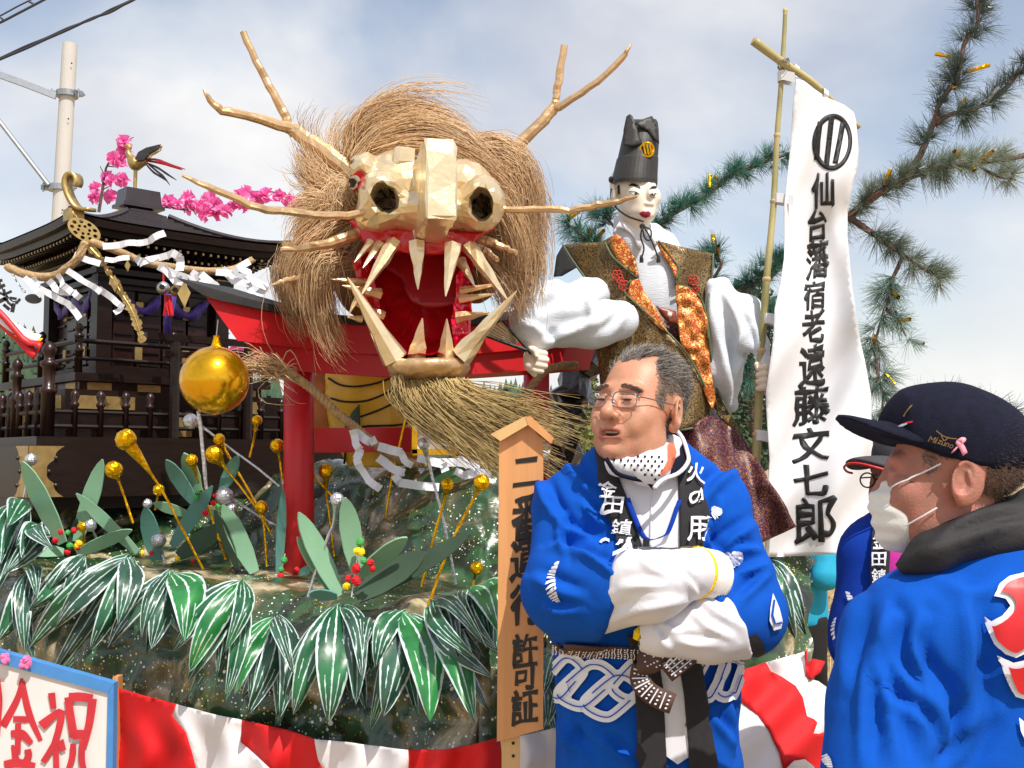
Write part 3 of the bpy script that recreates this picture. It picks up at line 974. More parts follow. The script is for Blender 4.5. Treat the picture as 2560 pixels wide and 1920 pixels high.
# deck, rails with turned posts
MB().box(SL((0, 0, 1.785)), (.44, .44, .016), SR).build('deck', M['lacquer'], shrine)
MB().box(SL((0, 0, 1.74)), (.41, .41, .028), SR).build('deck_beam', M['lacquer_red'], shrine)
def turned(p, z0, z1, r, name='rail_post'):
    h = z1 - z0
    prof = [(r, 0), (r, h * .45), (r * 1.25, h * .46), (r * 1.25, h * .5), (r * .85, h * .52), (r * .9, h * .72), (r * 1.3, h * .74), (r * 1.3, h * .78), (r * .75, h * .8), (r * .7, h * .84), (r * 1.05, h * .88), (r * 1.1, h * .92), (r * .7, h * .97), (r * .15, h)]
    return MB().lathe(prof, (*p[:2], z0), 10).build(name, M['lacquer_red'], shrine, True)
for u in (-.42, -.02, .42):
    turned(SL((u, -.42, 0)), 1.79, 2.0, .016)
    if u > -.4: turned(SL((-.42, u, 0)), 1.79, 2.0, .016)
for face in (0, 1):
    for z, r in ((1.93, .011), (1.86, .009)):
        a, c = (SL((-.44, -.42, z)), SL((.44, -.42, z))) if face == 0 else (SL((-.42, -.44, z)), SL((-.42, .44, z)))
        MB().tube([a, c], r, 6).build('hand_rail', M['lacquer'], shrine)
    for u in (-.33, -.12, .12, .33):
        face_box(face, u, 1.745, .05, .02, .412, 'gilt_plate', M['brass'], hd=.003)
# lower terrace: fence of pickets, corner posts, small gate, base with gilt corners
MB().box(SL((0, 0, 1.63)), (.50, .50, .10), SR).build('terrace_wall', M['lacquer'], shrine)
MB().box(SL((0, 0, 1.52)), (.66, .66, .02), SR).build('terrace_floor', M['lacquer'], shrine)
for face in (0, 1):
    for u in (-.40, -.28, .30): face_box(face, u, 1.68, .06, .026, .502, 'gilt_plate', M['brass'], hd=.003)
    face_box(face, -.02, 1.60, .05, .05, .502, 'gilt_plate', M['brass'], hd=.003)
for p in ((-.6, -.6), (.6, -.6), (-.6, .6)):
    turned(SL((*p, 0)), 1.54, 1.90, .026, 'corner_post')
turned(SL((-.6, -.26, 0)), 1.54, 1.86, .02); turned(SL((-.6, .12, 0)), 1.54, 1.86, .02)
for face in (0, 1):
    for k in range(11):
        u = -.5 + k * .1
        p = SL((u, -.6, 0)) if face == 0 else SL((-.6, u, 0))
        MB().lathe([(.013, 0), (.013, .115), (.018, .12), (.018, .128), (.011, .135), (.019, .155), (.014, .172), (.002, .185)], (*p[:2], 1.54), 8).build('picket', M['lacquer_red'], shrine, True)
    for z in (1.58, 1.635):
        a, c = (SL((-.6, -.6, z)), SL((.6, -.6, z))) if face == 0 else (SL((-.6, -.6, z)), SL((-.6, .6, z)))
        MB().tube([a, c], .009, 6).build('fence_rail', M['lacquer'], shrine)
for u in (-.112, .219):
    MB().tube([SL((u, -.63, 1.54)), SL((u, -.63, 1.93))], .021, 8).build('gate_post', M['lacquer'], shrine)
MB().box(SL((.05, -.63, 1.945)), (.29, .018, .014), SR).build('gate_beam', M['lacquer'], shrine)
MB().box(SL((.05, -.63, 1.88)), (.21, .012, .012), SR).build('gate_beam', M['lacquer_red'], shrine)
MB().box(SL((0, 0, 1.41)), (.70, .70, .095), SR).build('base', M['lacquer'], shrine)
MB().box(SL((0, 0, 1.30)), (.67, .67, .03), SR).build('base_foot', M['lacquer'], shrine)
# scalloped gilt corner fittings on the base
def gilt_corner(face, sgn):
    z0, z1 = 1.318, 1.504
    out = [(0, z0), (.12, z0)]
    n = 24
    for k in range(n + 1):
        t = k / n
        w = .12 - .075 * math.sin(math.pi * t) - .012 * abs(math.sin(t * 4 * math.pi))
        out.append((w if False else .13 - .06 * (1 - abs(2 * t - 1)) - .014 * abs(math.sin(t * 4 * math.pi)), z0 + (z1 - z0) * t))
    out.append((0, z1))
    V2, F = tri_loops([out], .03)
    d = .7025
    V = [SL((-d + a if sgn < 0 else d - a, -d, z)) if face == 0 else SL((-d, -d + a if sgn < 0 else d - a, z)) for a, z in V2]
    W, FF = solid(np.array(V), F, .003)
    put('gilt_corner', W, FF, M['brass'], shrine)
    for zc in (1.36, 1.411, 1.46):
        a = .10 - .045 * (1 - abs(zc - 1.411) / .09)
        p = (-d + a + .02, -d - .002, zc) if face == 0 else (-d - .002, -d + a + .02, zc)
        MB().ball(SL(p), .008, 8).build('rivet', M['lacquer_red'], shrine)
gilt_corner(0, -1); gilt_corner(1, -1)

# bells and red tassel under the eaves
t = thing('bell_pair', 'silver and gold round bells with a red tassel hanging at the shrine door', 'bells', P(420, 790, 4.42))
for (x, y, r, mt) in ((408, 720, 17, 'silver_foil'), (440, 727, 15, 'brass')):
    c = P(x, y, 4.42)
    bo = MB().ball(c, r * 4.42 / FPX, 14).build('bell', M[mt], t, True)
    MB().tube([c + np.array([0, 0, .02]), c + np.array([0, 0, .1])], .004, 6).build('cord', M['red_paint'], t)
    MB().lathe([(.011, -.005), (.011, .005)], c + np.array([.004, -r * 4.42 / FPX, 0]), 8, rotx(math.pi / 2)).build('slot', M['ink'], bo)
b = MB()
for k in range(14):
    o = np.array([random.uniform(-.015, .015), random.uniform(-.01, .01), 0])
    b.tube(PL([(419, 738), (420, 760), (422 + random.uniform(-9, 9), 790)], 4.41) + o, [.004, .006, .003], 5)
b.build('tassel', M['red_paint'], t)

# gilt openwork pendants
def pendant(name, label, px, Y, rx, ry, tilt, chain, dark=False):
    t = thing(name, label, 'pendant', P(px[0], px[1] + 60, Y))
    c = P(px[0], px[1], Y); s = Y / FPX
    out = [(math.cos(a) * rx, math.sin(a) * ry) for a in np.linspace(0, 2 * math.pi, 40, endpoint=False)]
    holes = []
    if not dark:
        for k in range(9):
            a = k / 9 * 6.283; q = .72
            holes.append([(math.cos(a) * rx * q + math.cos(v) * rx * .14, math.sin(a) * ry * q + math.sin(v) * ry * .17) for v in np.linspace(0, 6.283, 7, endpoint=False)])
        for k in range(6):
            a = k / 6 * 6.283 + .4; q = .36
            holes.append([(math.cos(a) * rx * q + math.cos(v) * rx * .1, math.sin(a) * ry * q + math.sin(v) * ry * .15) for v in np.linspace(0, 6.283, 6, endpoint=False)])
    ct, st = math.cos(tilt), math.sin(tilt)
    rot = lambda L: [(px[0] + a * ct - q * st, px[1] + a * st + q * ct) for a, q in L]
    V2, F = tri_loops([rot(out)] + [rot(h) for h in holes], 9, grid=False)
    W, FF = solid(P(V2[:, 0], V2[:, 1], Y + .0004 * (V2[:, 0] - px[0])), F, .006)
    put('plate', W, FF, M['brass' if not dark else 'bark_dark'], t)
    for i, (p, q) in enumerate(zip(chain[:-1], chain[1:])):
        a, e = P(*p, Y), P(*q, Y); n = max(2, int(np.linalg.norm(e - a) / .022))
        for k in range(n):
            m_ = a + (e - a) * (k + .5) / n; d = (e - a) / np.linalg.norm(e - a)
            sd = np.array([1, 0, 0]) if k % 2 else np.array([0, 1.0, 0])
            L = [m_ + d * .012 * math.cos(v) + sd * .006 * math.sin(v) for v in np.linspace(0, 6.283, 9)]
            MB().tube(L, .0022, 4, False).build('chain_link', M['steel' if dark else 'brass'], t)
pendant('gilt_pendant', 'oval gilt openwork pendant hanging from the near corner of the shrine roof', (210, 575), 4.2, 45, 25, .5, [(183, 530), (190, 548)])
pendant('round_pendant', 'dark oval disc on a chain under the far left shrine eave', (83, 747), 4.6, 21, 12, .1, [(22, 663), (42, 705), (64, 733)], True)
t = thing('chain_ornament', 'gilt chain of leaf shaped plates swinging from the pendant across the shrine', 'ornament', P(350, 860, 4.22))
ch = spline(PL(zz(0, 500, [(625, 330), (690, 400), (750, 500), (800, 580), (850, 660), (900, 740), (940, 830), (978, 960)]), 4.22), 26)
for k in range(26):
    a = ch[k]; r = random.uniform(.012, .026)
    out = [(math.cos(v) * r * random.uniform(.6, 1.1), math.sin(v) * r * random.uniform(.5, .9)) for v in np.linspace(0, 6.283, 7, endpoint=False)]
    V = np.array([a + np.array([p, random.uniform(-.003, .003), q]) for p, q in out]); V = np.concatenate([V, V + np.array([0, .003, 0])])
    F = [list(range(7)), list(range(13, 6, -1))] + [[j, j + 7, (j + 1) % 7 + 7, (j + 1) % 7] for j in range(7)]
    put('plate', V, F, M['brass'], t)
MB().tube(ch, .003, 5).build('cord', M['brass'], t)
for q in ((790, 570, .03), (1270, 640, .045), (880, 450, .02)):
    c = P(*zz(0, 500, [q[:2]])[0], 4.2)
    o = [(0, q[2]), (q[2] * .55, 0), (0.1 * q[2], -q[2] * 1.3), (-q[2] * .5, -.1 * q[2])]
    V = np.array([c + np.array([a, .2 * a, e]) for a, e in o]); V = np.concatenate([V, V + np.array([0, .003, 0])])
    put('leaf_plate', V, [[0, 1, 2, 3], [7, 6, 5, 4]] + [[j, j + 4, (j + 1) % 4 + 4, (j + 1) % 4] for j in range(4)], M['brass'], t)
t = thing('chain_ornament', 'thin dark chain of small leaf plates at the left edge below the eave', 'ornament', P(30, 780, 4.7))
for p in zz(0, 500, [(-10, 560), (8, 600), (30, 640), (60, 640), (90, 680), (40, 690), (15, 650), (70, 720), (45, 740), (90, 745), (20, 690), (125, 700)]):
    c = P(*p, 4.7); r = random.uniform(.012, .022); a = random.uniform(0, 6)
    b = MB().box(c, (r, .002, r * .4), roty(a)); b.build('plate', M['bark_dark'], t)
MB().tube(spline(PL(zz(0, 500, [(-10, 540), (10, 600), (40, 650), (85, 700), (120, 700)]), 4.71), 12), .003, 5).build('cord', M['bark_dark'], t)

# gilt phoenix on the ridge
ph = thing('phoenix_ornament', 'gilt phoenix with raised wing and trailing tail on the shrine ridge', 'ornament', P(337, 482, 4.95))
YP_ = 4.95
s = YP_ / FPX
MB().tube(PL([(337, 484), (339, 424)], YP_), .009, 8).build('perch_rod', M['brass'], ph)
sd = SD(P(296, 432, YP_) - .07, P(372, 345, YP_) + .07, .004)
q = lambda x, y: P(*zz(0, 0, [(x, y)])[0], YP_)
sd.D = sd.cap(q(940, 1130), q(990, 1115), .034, .022)
sd.u(sd.cap(q(915, 1110), q(885, 1060), .022, .011), .012)
sd.u(sd.cap(q(885, 1060), q(895, 1020), .010, .009), .006)
sd.u(sd.cap(q(895, 1018), q(880, 1006), .011, .009), .006)
sd.u(sd.cap(q(875, 1006), q(852, 1010), .007, .002), .004)
sd.u(sd.cap(q(890, 1000), q(910, 985), .004, .002), .004)
V, F = sd.mesh(); put('body', V, F, M['brass'], ph, None, True)
wing = zz(0, 0, [(930, 1100), (955, 1050), (1010, 1020), (1070, 1005), (1110, 995), (1095, 1030), (1060, 1052), (1040, 1062), (1020, 1085), (990, 1110), (960, 1112)])
sheet('wing', wing, YP_ - .05, M['bark_dark'], ph, .008, 6)
sheet('wing', [(x + 6, y + 4) for x, y in wing], lambda x, y: YP_ + .05 + .0006 * (x - 340), M['brass'], ph, .008, 6)
for k, (pts, mt) in enumerate((([(1000, 1100), (1090, 1105), (1180, 1140), (1280, 1170)], 'red_dark'), ([(1000, 1110), (1100, 1125), (1190, 1150), (1260, 1175)], 'red_dark'), ([(1010, 1120), (1080, 1180), (1130, 1220), (1175, 1280)], 'bark_dark'), ([(1010, 1125), (1090, 1160), (1150, 1200), (1220, 1245)], 'bark_dark'), ([(1005, 1130), (1060, 1190), (1110, 1220), (1150, 1250)], 'bark_dark'))):
    MB().ribbon(spline(PL(zz(0, 0, pts), YP_ + (k - 2) * .012), 9), [.006, .009, .010, .011, .010, .011, .009, .007, .003], (.3, 0, 1), .003).build('tail_feather', M[mt], ph)

# twisted ropes with paper streamers
def twist_rope(pts, r, n=50, strands=3, name='rope', parent=None, mt='rope', turns=26):
    C = spline(pts, n * 3); k = len(C)
    T = np.gradient(C, axis=0); T /= np.linalg.norm(T, axis=1)[:, None]
    N0 = np.cross(T, [0, .7, .7]); N0 /= np.linalg.norm(N0, axis=1)[:, None]; B0 = np.cross(T, N0)
    b = MB()
    for q in range(strands):
        an = np.linspace(0, turns * 2 * math.pi, k) + q * 2 * math.pi / strands
        b.tube(C + r * .5 * (np.cos(an)[:, None] * N0 + np.sin(an)[:, None] * B0), r * .58, 6)
    return b.build(name, M[mt], parent, True)
def shide(pts2, Y, parent, w=.045, name='paper_streamer', seed=0):
    """folded zigzag paper strip: flat panels that meet at creases"""
    rs = random.Random(seed)
    p = PL(pts2, Y)
    n = len(p)
    b = MB()
    for i in range(n - 1):
        d = p[i + 1] - p[i]
        side = np.cross(d, [rs.uniform(-.25, .25), 1, rs.uniform(-.35, .35)]); side /= np.linalg.norm(side)
        if side[2] < 0: side = -side
        k = 4
        C = np.array([p[i] + d * t + np.array([0, -.012 * math.sin(math.pi * t) * (1 if i % 2 else -1), 0]) for t in np.linspace(-.06, 1.06, k)])
        C[:, 1] -= .004 * i
        b.ribbon(C, [w * rs.uniform(.85, 1.1)] * k, side, .0012)
    return b.build(name, M['paper_white'], parent)
YR = 4.17
rp = thing('straw_rope', 'sagging straw rope tied along the left hand eave of the shrine', 'rope', P(120, 700, YR + .1))
twist_rope(PL([(20, 668, 4.45), (33, 674, 4.42), (72, 688, 4.32), (127, 692, 4.24), (163, 674, 4.2), (195, 645, YR), (213, 608, YR)]), .017, parent=rp)
for i, pts in enumerate(([(230, 540), (240, 590), (290, 620), (400, 680), (480, 720), (560, 820)], [(340, 560), (380, 610), (430, 640), (520, 640), (560, 680)], [(400, 520), (430, 580), (450, 600), (500, 640)], [(470, 490), (560, 550), (650, 600), (700, 640)], [(170, 540), (230, 590), (290, 660)])):
    shide(zz(0, 500, pts), 4.16 - .01 * i, rp, .025, seed=i)
rp = thing('straw_rope', 'straw rope with blowing paper streamers along the right hand eave of the shrine', 'rope', P(420, 700, 4.3))
twist_rope(PL([(228, 604, YR), (300, 630, 4.2), (362, 656, 4.26), (434, 668, 4.34), (506, 677, 4.42), (579, 674, 4.5), (630, 650, 4.58)]), .015, parent=rp)
for i, (Y, pts) in enumerate(((4.15, [(720, 320), (870, 300), (960, 300), (1050, 280), (1140, 235)]), (4.16, [(520, 380), (620, 420), (690, 440)]), (4.15, [(730, 410), (800, 415), (890, 400)]), (4.15, [(690, 620), (790, 690), (850, 740), (800, 780)]),
        (4.2, [(940, 400), (970, 440), (1060, 410), (1200, 370), (1250, 400), (1250, 490)]), (4.24, [(1100, 460), (1200, 510), (1320, 550), (1400, 520), (1500, 600)]), (4.3, [(1500, 500), (1620, 500), (1720, 430)]), (4.34, [(1600, 520), (1700, 540), (1840, 600), (1780, 660)]), (4.28, [(1380, 560), (1440, 590), (1500, 590)]), (4.32, [(1540, 480), (1620, 560), (1720, 580), (1740, 650)]), (4.3, [(1330, 500), (1420, 560), (1460, 600)]), (4.36, [(1650, 470), (1720, 500), (1740, 560), (1860, 620)]), (4.22, [(1130, 470), (1210, 560), (1290, 575)]))):
    shide(zz(0, 500, pts), Y, rp, .029 if i > 3 else .024, seed=20 + i)

# red and white streamer at the left edge
t = thing('cloth_streamer', 'red, white and orange cloth streamer blowing at the left edge by the shrine', 'streamer', P(40, 890, 4.4))
for pts, mt, w in (([(-60, 740), (0, 780), (90, 880), (180, 980), (280, 1000), (250, 1070)], 'red_paint', .026), ([(-40, 770), (60, 860), (160, 920), (220, 950), (270, 960)], 'white_cloth', .04), ([(-40, 790), (20, 840), (90, 920), (200, 965), (290, 965)], 'foam_yellow', .014), ([(-30, 790), (50, 880), (140, 960), (200, 1030), (250, 1075)], 'red_paint', .04), ([(-30, 760), (70, 850), (150, 900), (230, 915)], 'foam_yellow', .012)):
    MB().ribbon(spline(PL(zz(0, 500, pts), 4.4 - .01 * len(pts)), 12), w, (.5, .3, .9), .002).build('strip', M[mt], t, True)

# pink paper blossom branches
def blossom(c, r, parent, seed):
    rs = np.random.default_rng(seed)
    b = MB()
    for k in range(9):
        a = k / 9 * 6.283 + rs.uniform(-.3, .3); e = rs.uniform(-.6, 1.1)
        d = np.array([math.cos(a) * math.cos(e), -abs(math.sin(e)) * .6 - .2, math.sin(a) * math.cos(e)])
        u_ = np.cross(d, rs.normal(size=3)); u_ /= np.linalg.norm(u_)
        n = np.cross(d, u_)
        V = []
        for i, t in enumerate((0, .45, .8, 1.05)):
            for j in range(5):
                s_ = (j - 2) / 2
                w = r * .75 * (.25 + t * .8)
                V.append(c + d * r * t * (1 - .15 * abs(s_)) + u_ * w * s_ + n * r * (.18 * math.sin(j * 2.3 + k) * t + .25 * s_ * s_ * t) + rs.normal(size=3) * r * .035)
        F = [[i * 5 + j, i * 5 + j + 1, (i + 1) * 5 + j + 1, (i + 1) * 5 + j] for i in range(3) for j in range(4)]
        b.add(V, F)
    return b.build('blossom', M['pink_paper'], parent, True)
def branch_of(label, stem, flowers, Y, r, twigs=()):
    t = thing('blossom_branch', label, 'flower branch', P(*stem[0], Y), 'pink paper blossom branches')
    MB().tube(spline(PL(stem, Y), 14), lerp_r(.008, .003, 14), 6).build('stem', M['twig'], t)
    for tw in twigs: MB().tube(PL(tw, Y), [.004, .002, .0015][:len(tw)], 5).build('twig', M['twig'], t)
    for i, (x, y) in enumerate(flowers): blossom(P(x, y, Y + random.uniform(-.05, .03)), r * Y / FPX * random.uniform(.85, 1.2), t, int(x * 7 + y))
branch_of('pink paper blossoms on a twig standing left of the gilt phoenix', [(247, 530), (262, 440), (270, 410), (312, 345)], [(311, 355), (313, 376), (286, 395), (302, 402), (280, 452), (270, 445), (306, 450), (240, 470), (238, 492), (277, 491)], 5.3, 17, [[(262, 440), (250, 415)], [(268, 415), (290, 418)], [(254, 475), (276, 465)], [(312, 355), (334, 343)]])
branch_of('long row of pink paper blossoms behind the shrine roof, left of the mane', [(400, 515), (480, 525), (560, 515), (620, 490), (690, 480), (760, 505)], [(425, 505), (445, 510), (470, 492), (478, 520), (510, 532), (497, 515), (537, 512), (527, 500), (566, 528), (585, 515), (615, 479), (603, 492), (645, 495), (665, 490), (612, 515), (698, 490), (720, 500), (740, 508), (755, 515), (540, 535), (770, 512), (790, 520)], 6.0, 18, [[(620, 490), (575, 482)], [(560, 515), (545, 492)]])
branch_of('few pink paper blossoms seen in the gap under the left torii beam end', [(520, 900), (560, 860), (620, 880)], [(539, 838), (548, 852), (528, 848), (597, 888), (610, 898), (640, 880)], 6.0, 24)
# ================================================================== TORII
torii = thing('torii_gate', 'red wooden torii gate with black top beam standing behind the dragon head', 'torii gate', P(1040, 1500, 4.0) * np.array([1, 1, 0]) + np.array([0, 0, .95]))
def tY(x): return 3.78 + (np.asarray(x, float) - 745) / (1342 - 745) * .47
def beam(name, top, bot, dy, mt, n=30, yo=0.0):
    """curved beam given by its upper and lower photo edge"""
    xs0 = np.linspace(top[0][0], top[-1][0], n); xs1 = np.linspace(bot[0][0], bot[-1][0], n)
    yt = np.interp(xs0, [p[0] for p in top], [p[1] for p in top]); yb = np.interp(xs1, [p[0] for p in bot], [p[1] for p in bot])
    A = P(xs0, yt, tY(xs0) - dy + yo); B = P(xs1, yb, tY(xs1) - dy + yo)
    bk = np.array([.12, 2 * dy, 0]) * np.array([1, 1, 1])
    V = np.concatenate([A, B, B + bk, A + bk])
    F = []
    for i in range(n - 1):
        for q in range(4):
            q2 = (q + 1) % 4
            F.append([q * n + i, q * n + i + 1, q2 * n + i + 1, q2 * n + i])
    F += [[0, n, 2 * n, 3 * n], [4 * n - 1, 3 * n - 1, 2 * n - 1, n - 1]]
    return put(name, V, F, mt, torii)
import itertools
topc = [(440, 694), (520, 718), (640, 752), (760, 778), (900, 792), (1050, 796), (1190, 790), (1320, 772), (1440, 742), (1500, 722)]
blk = [(508, 738), (600, 762), (760, 796), (900, 812), (1050, 816), (1190, 810), (1320, 792), (1450, 758), (1490, 744)]
beam('top_cap_beam', topc, blk, .095, M['black_paint'], yo=-.01)
red1 = [(513, 741), (600, 764), (760, 798), (900, 814), (1050, 818), (1190, 812), (1320, 794), (1450, 760), (1485, 748)]
red1b = [(594, 852), (700, 864), (800, 874), (900, 884), (1050, 890), (1175, 886), (1300, 874), (1420, 858)]
beam('upper_beam', red1, red1b, .08, M['red_paint'])
red2 = [(604, 846), (700, 856), (800, 866), (900, 876), (1050, 882), (1175, 878), (1300, 866), (1420, 850)]
red2b = [(664, 918), (760, 930), (900, 940), (1050, 944), (1175, 936), (1300, 928), (1400, 918)]
beam('lower_beam', red2, red2b, .055, M['red_paint'])
for (x, w, yb, YY) in ((747, 38, 1500, 3.79), (1341, 33, 1500, 4.26)):
    r = w * YY / FPX
    a = P(x, yb, YY); b_ = P(x, 925, YY)
    MB().tube([a, (a + b_) / 2, b_], [r, r, r * .98], 24).build('post', M['red_paint'], torii, True)
    MB().tube([P(x, 1452, YY), P(x, 1440, YY)], r * 1.12, 24).build('post_collar', M['black_paint'], torii, True)
nt_, nb_ = [(700, 1068), (1310, 1068)], [(700, 1131), (1310, 1131)]
beam('tie_beam', [(786, 1070), (1300, 1066)], [(786, 1131), (1300, 1126)], .035, M['red_paint'], 6)
# name plaque in a gilt frame
pq = sheet('plaque_board', [(1046, 1030), (1150, 1030), (1146, 1122), (1043, 1122)], 3.86, M['paper_white'], torii, .012, 30, False)
fr = MB()
for a, b_, w in (((1038, 1022), (1036, 1134), 14), ((1155, 1022), (1152, 1134), 12), ((1030, 1131), (1160, 1128), 15), ((1030, 1022), (1162, 1022), 14)):
    o = stroke_loop([a, b_], w)
    V2, F = tri_loops([o], 20, False); W, FF = solid(P(V2[:, 0], V2[:, 1], 3.835 + 0 * V2[:, 0]), F, .04); fr.add(W, FF)
fr.build('plaque_frame', M['gold_ball'], torii)
for ch, y in (('神', 1048), ('社', 1084)):
    sheet('lettering', glyph_px(ch, 1093, y, 26, 28, bold=.005), 3.853, M['ink'], torii, .001, 30, False)
# sacred rope across the posts
rp = thing('straw_rope', 'thick straw rope with frayed end hung across the red torii posts', 'rope', P(1000, 1170, 3.75))
rope_pts = PL([(640, 915, 3.62), (690, 922, 3.6), (730, 938, 3.6), (785, 977, 3.62), (842, 1032, 3.66), (890, 1070, 3.69), (947, 1118, 3.72), (1001, 1148, 3.76), (1056, 1160, 3.8), (1146, 1145, 3.88), (1220, 1090, 3.98), (1287, 1021, 4.08), (1356, 934, 4.14), (1400, 915, 4.16), (1440, 912, 4.2)])
twist_rope(rope_pts, .0155, 60, parent=rp, turns=30)
S = lock(PL([(735, 940, 3.6), (690, 925, 3.59), (640, 912, 3.57), (600, 912, 3.54)]), 160, .008, .022, 8, .012, .5)
S2 = lock(PL([(735, 940, 3.58), (690, 925, 3.56), (720, 955, 3.55), (765, 990, 3.54)]), 12, .006, .02, 8, .02, .4)
S3 = lock(PL([(690, 920, 3.57), (655, 905, 3.55), (648, 880, 3.54), (640, 850, 3.54)]), 6, .004, .02, 8, .02, .4)
S4 = lock(PL([(700, 925, 3.57), (720, 905, 3.55), (750, 915, 3.54), (780, 925, 3.54)]), 5, .004, .01, 8, .02, .4)
V, F = strands_mesh(np.concatenate([S, S2, S3, S4]), .0022, .0006)
put('frayed_end', V, F, M['straw'], rp, kind='stuff')
for i, (Y, pts) in enumerate(((3.6, [(670, 350), (690, 440), (720, 480), (700, 540), (720, 600), (780, 690), (860, 750)]), (3.62, [(690, 360), (740, 400), (790, 430), (830, 410)]), (3.65, [(850, 460), (920, 480), (1000, 500), (1030, 560), (1080, 590)]), (3.66, [(850, 540), (940, 610), (1020, 640), (960, 660), (1000, 710), (1130, 730), (1260, 740)]), (3.7, [(1120, 540), (1200, 560), (1290, 580), (1310, 630)]), (3.74, [(1280, 570), (1400, 570), (1540, 590)]), (3.72, [(1380, 630), (1440, 660), (1520, 640), (1620, 650)]), (3.78, [(1400, 540), (1470, 590), (1530, 600)]), (4.0, [(1960, 450), (2010, 480), (1990, 550)]), (3.76, [(1570, 640), (1600, 680), (1610, 720)]))):
    shide(zz(640, 950, pts), Y, rp, .027, seed=60 + i)

# ================================================================== DRAGON
dragon = thing('dragon_head', 'papier mache dragon head with gold snout, antlers, straw mane and open red mouth', 'dragon head', P(1070, 1020, 3.5))
def paper_crumple(V, F, amp, freq, seed, it=0):
    V = V + vnormals(V, F) * (amp * (np.abs(vnoise(V * freq, seed)) + .5 * vnoise(V * freq * 2.3, seed + 1)))[:, None]
    return V
# skull under the mane
sd = SD(P(640, 900, 3.5) - np.array([0, .2, .0]), P(1400, 330, 4.3), .022)
sd.D = sd.ell(P(1010, 540, 3.85), (.24, .28, .19))
sd.u(sd.ell(P(925, 680, 3.78), (.13, .2, .17)), .08)
sd.u(sd.ell(P(1190, 620, 3.88), (.11, .18, .2)), .08)
sd.cut(sd.ell(P(1060, 760, 3.35), (.17, .52, .24)), .03)
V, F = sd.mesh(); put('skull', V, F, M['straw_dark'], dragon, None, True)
# stiff back cover showing beside the mane
sheet('neck_cover', [(672, 668), (706, 648), (760, 640), (800, 700), (790, 800), (770, 862), (742, 800), (700, 750), (680, 712)], lambda x, y: 3.86 - .0012 * (x - 670), mat('cover_film', (112, 108, 88), .3, 0, .3, 12, .5, 30, coat=.4), dragon, .006, 16)
# snout
def q(x, y, Y): return P(x, y, Y)
sd = SD(P(850, 640, 2.96) - np.array([.02, 0, .02]), P(1290, 350, 3.72) + np.array([.06, 0, .03]), .0075)
sx = lambda px, Y: px * Y / FPX
sd.D = sd.ell(q(958, 492, 3.25), (sx(60, 3.25), .11, sx(66, 3.25)))
sd.u(sd.ell(q(1206, 508, 3.25), (sx(58, 3.25), .11, sx(70, 3.25))), .02)
sd.u(sd.ell(q(1080, 530, 3.27), (sx(150, 3.27), .11, sx(48, 3.27))), .03)
sd.u(sd.ell(q(935, 545, 3.28), (sx(48, 3.28), .08, sx(34, 3.28))), .03)
sd.u(sd.ell(q(918, 436, 3.38), (sx(46, 3.4), .13, sx(46, 3.4))), .01)
sd.u(sd.ell(q(985, 418, 3.40), (sx(52, 3.4), .12, sx(30, 3.4))), .012)
sd.u(sd.ell(q(1000, 470, 3.36), (sx(110, 3.36), .12, sx(66, 3.36))), .03)
sd.u(sd.ell(q(1150, 470, 3.42), (sx(90, 3.4), .12, sx(70, 3.4))), .03)
sd.u(sd.box(q(1002, 402, 3.33), (sx(26, 3.36), .07, sx(22, 3.36)), .006, rotz(.3)), .006)
# nose ridge: upper facet broad, lower facet narrower
rdg = sd.box(q(1086, 476, 3.165), (sx(38, 3.17), .12, sx(106, 3.17)), .004, rotz(.24) @ rotx(-.09))
rdg = smax(rdg, sd.plane(q(1110, 400, 3.04), (.25, -1, .55)), .003)
sd.u(rdg, .003)
for (x, y, rx, ry) in ((960, 491, 38, 34), (1203, 508, 34, 38)):
    sd.cut(sd.ell(q(x, y, 3.12), (sx(rx, 3.12), .13, sx(ry, 3.12))), .006)
    sd.cut(sd.ell(q(x, y, 3.2), (sx(rx * .82, 3.2), .12, sx(ry * .82, 3.2))), .006)
V, F = sd.mesh()
V = paper_crumple(V, F, .0022, 9, 3)
def faceted(V, F, ratio):
    """stiff paper look: collapse to broad flat facets"""
    me = mesh_from('tmp', V, F, [])
    o = bpy.data.objects.new('tmp', me); COL.objects.link(o)
    md = o.modifiers.new('d', 'DECIMATE'); md.ratio = ratio
    e = o.evaluated_get(bpy.context.evaluated_depsgraph_get()); m2 = e.to_mesh()
    W = np.array([tuple(v.co) for v in m2.vertices]); G = [list(p.vertices) for p in m2.polygons]
    e.to_mesh_clear(); bpy.data.objects.remove(o); bpy.data.meshes.remove(me)
    return W, G
V, F = faceted(V, F, .05)
V = V + .002 * np.random.default_rng(3).normal(size=V.shape)
sn = put('snout', V, F, M['gold_paper'], dragon, None, False)
sn_b = bvh_of(V, F)
dk = mat('nostril_dark', (116, 84, 52), .5, .2, .7, 24, 1, 40, col2=(60, 44, 30))
for (x, y, rx, ry) in ((960, 491, 33, 29), (1203, 508, 29, 33)):
    V2, F2 = tri_loops([[(x + rx * math.cos(a), y + ry * math.sin(a)) for a in np.linspace(0, 6.283, 22, endpoint=False)]], 7)
    dd = 1 - ((V2[:, 0] - x) / rx) ** 2 - ((V2[:, 1] - y) / ry) ** 2
    V = P(V2[:, 0], V2[:, 1], 3.225 + .02 * np.clip(dd, 0, 1)) ; V = V + .006 * RNG.normal(size=V.shape)
    put('nostril', V, F2, dk, dragon)
ey = drape('eye', [(896 + 17 * math.cos(a) - 5 * math.sin(a), 452 + 27 * math.sin(a)) for a in np.linspace(0, 6.283, 24, endpoint=False)], sn_b, M['red_paint'], dragon, .007, 5, 3.36)
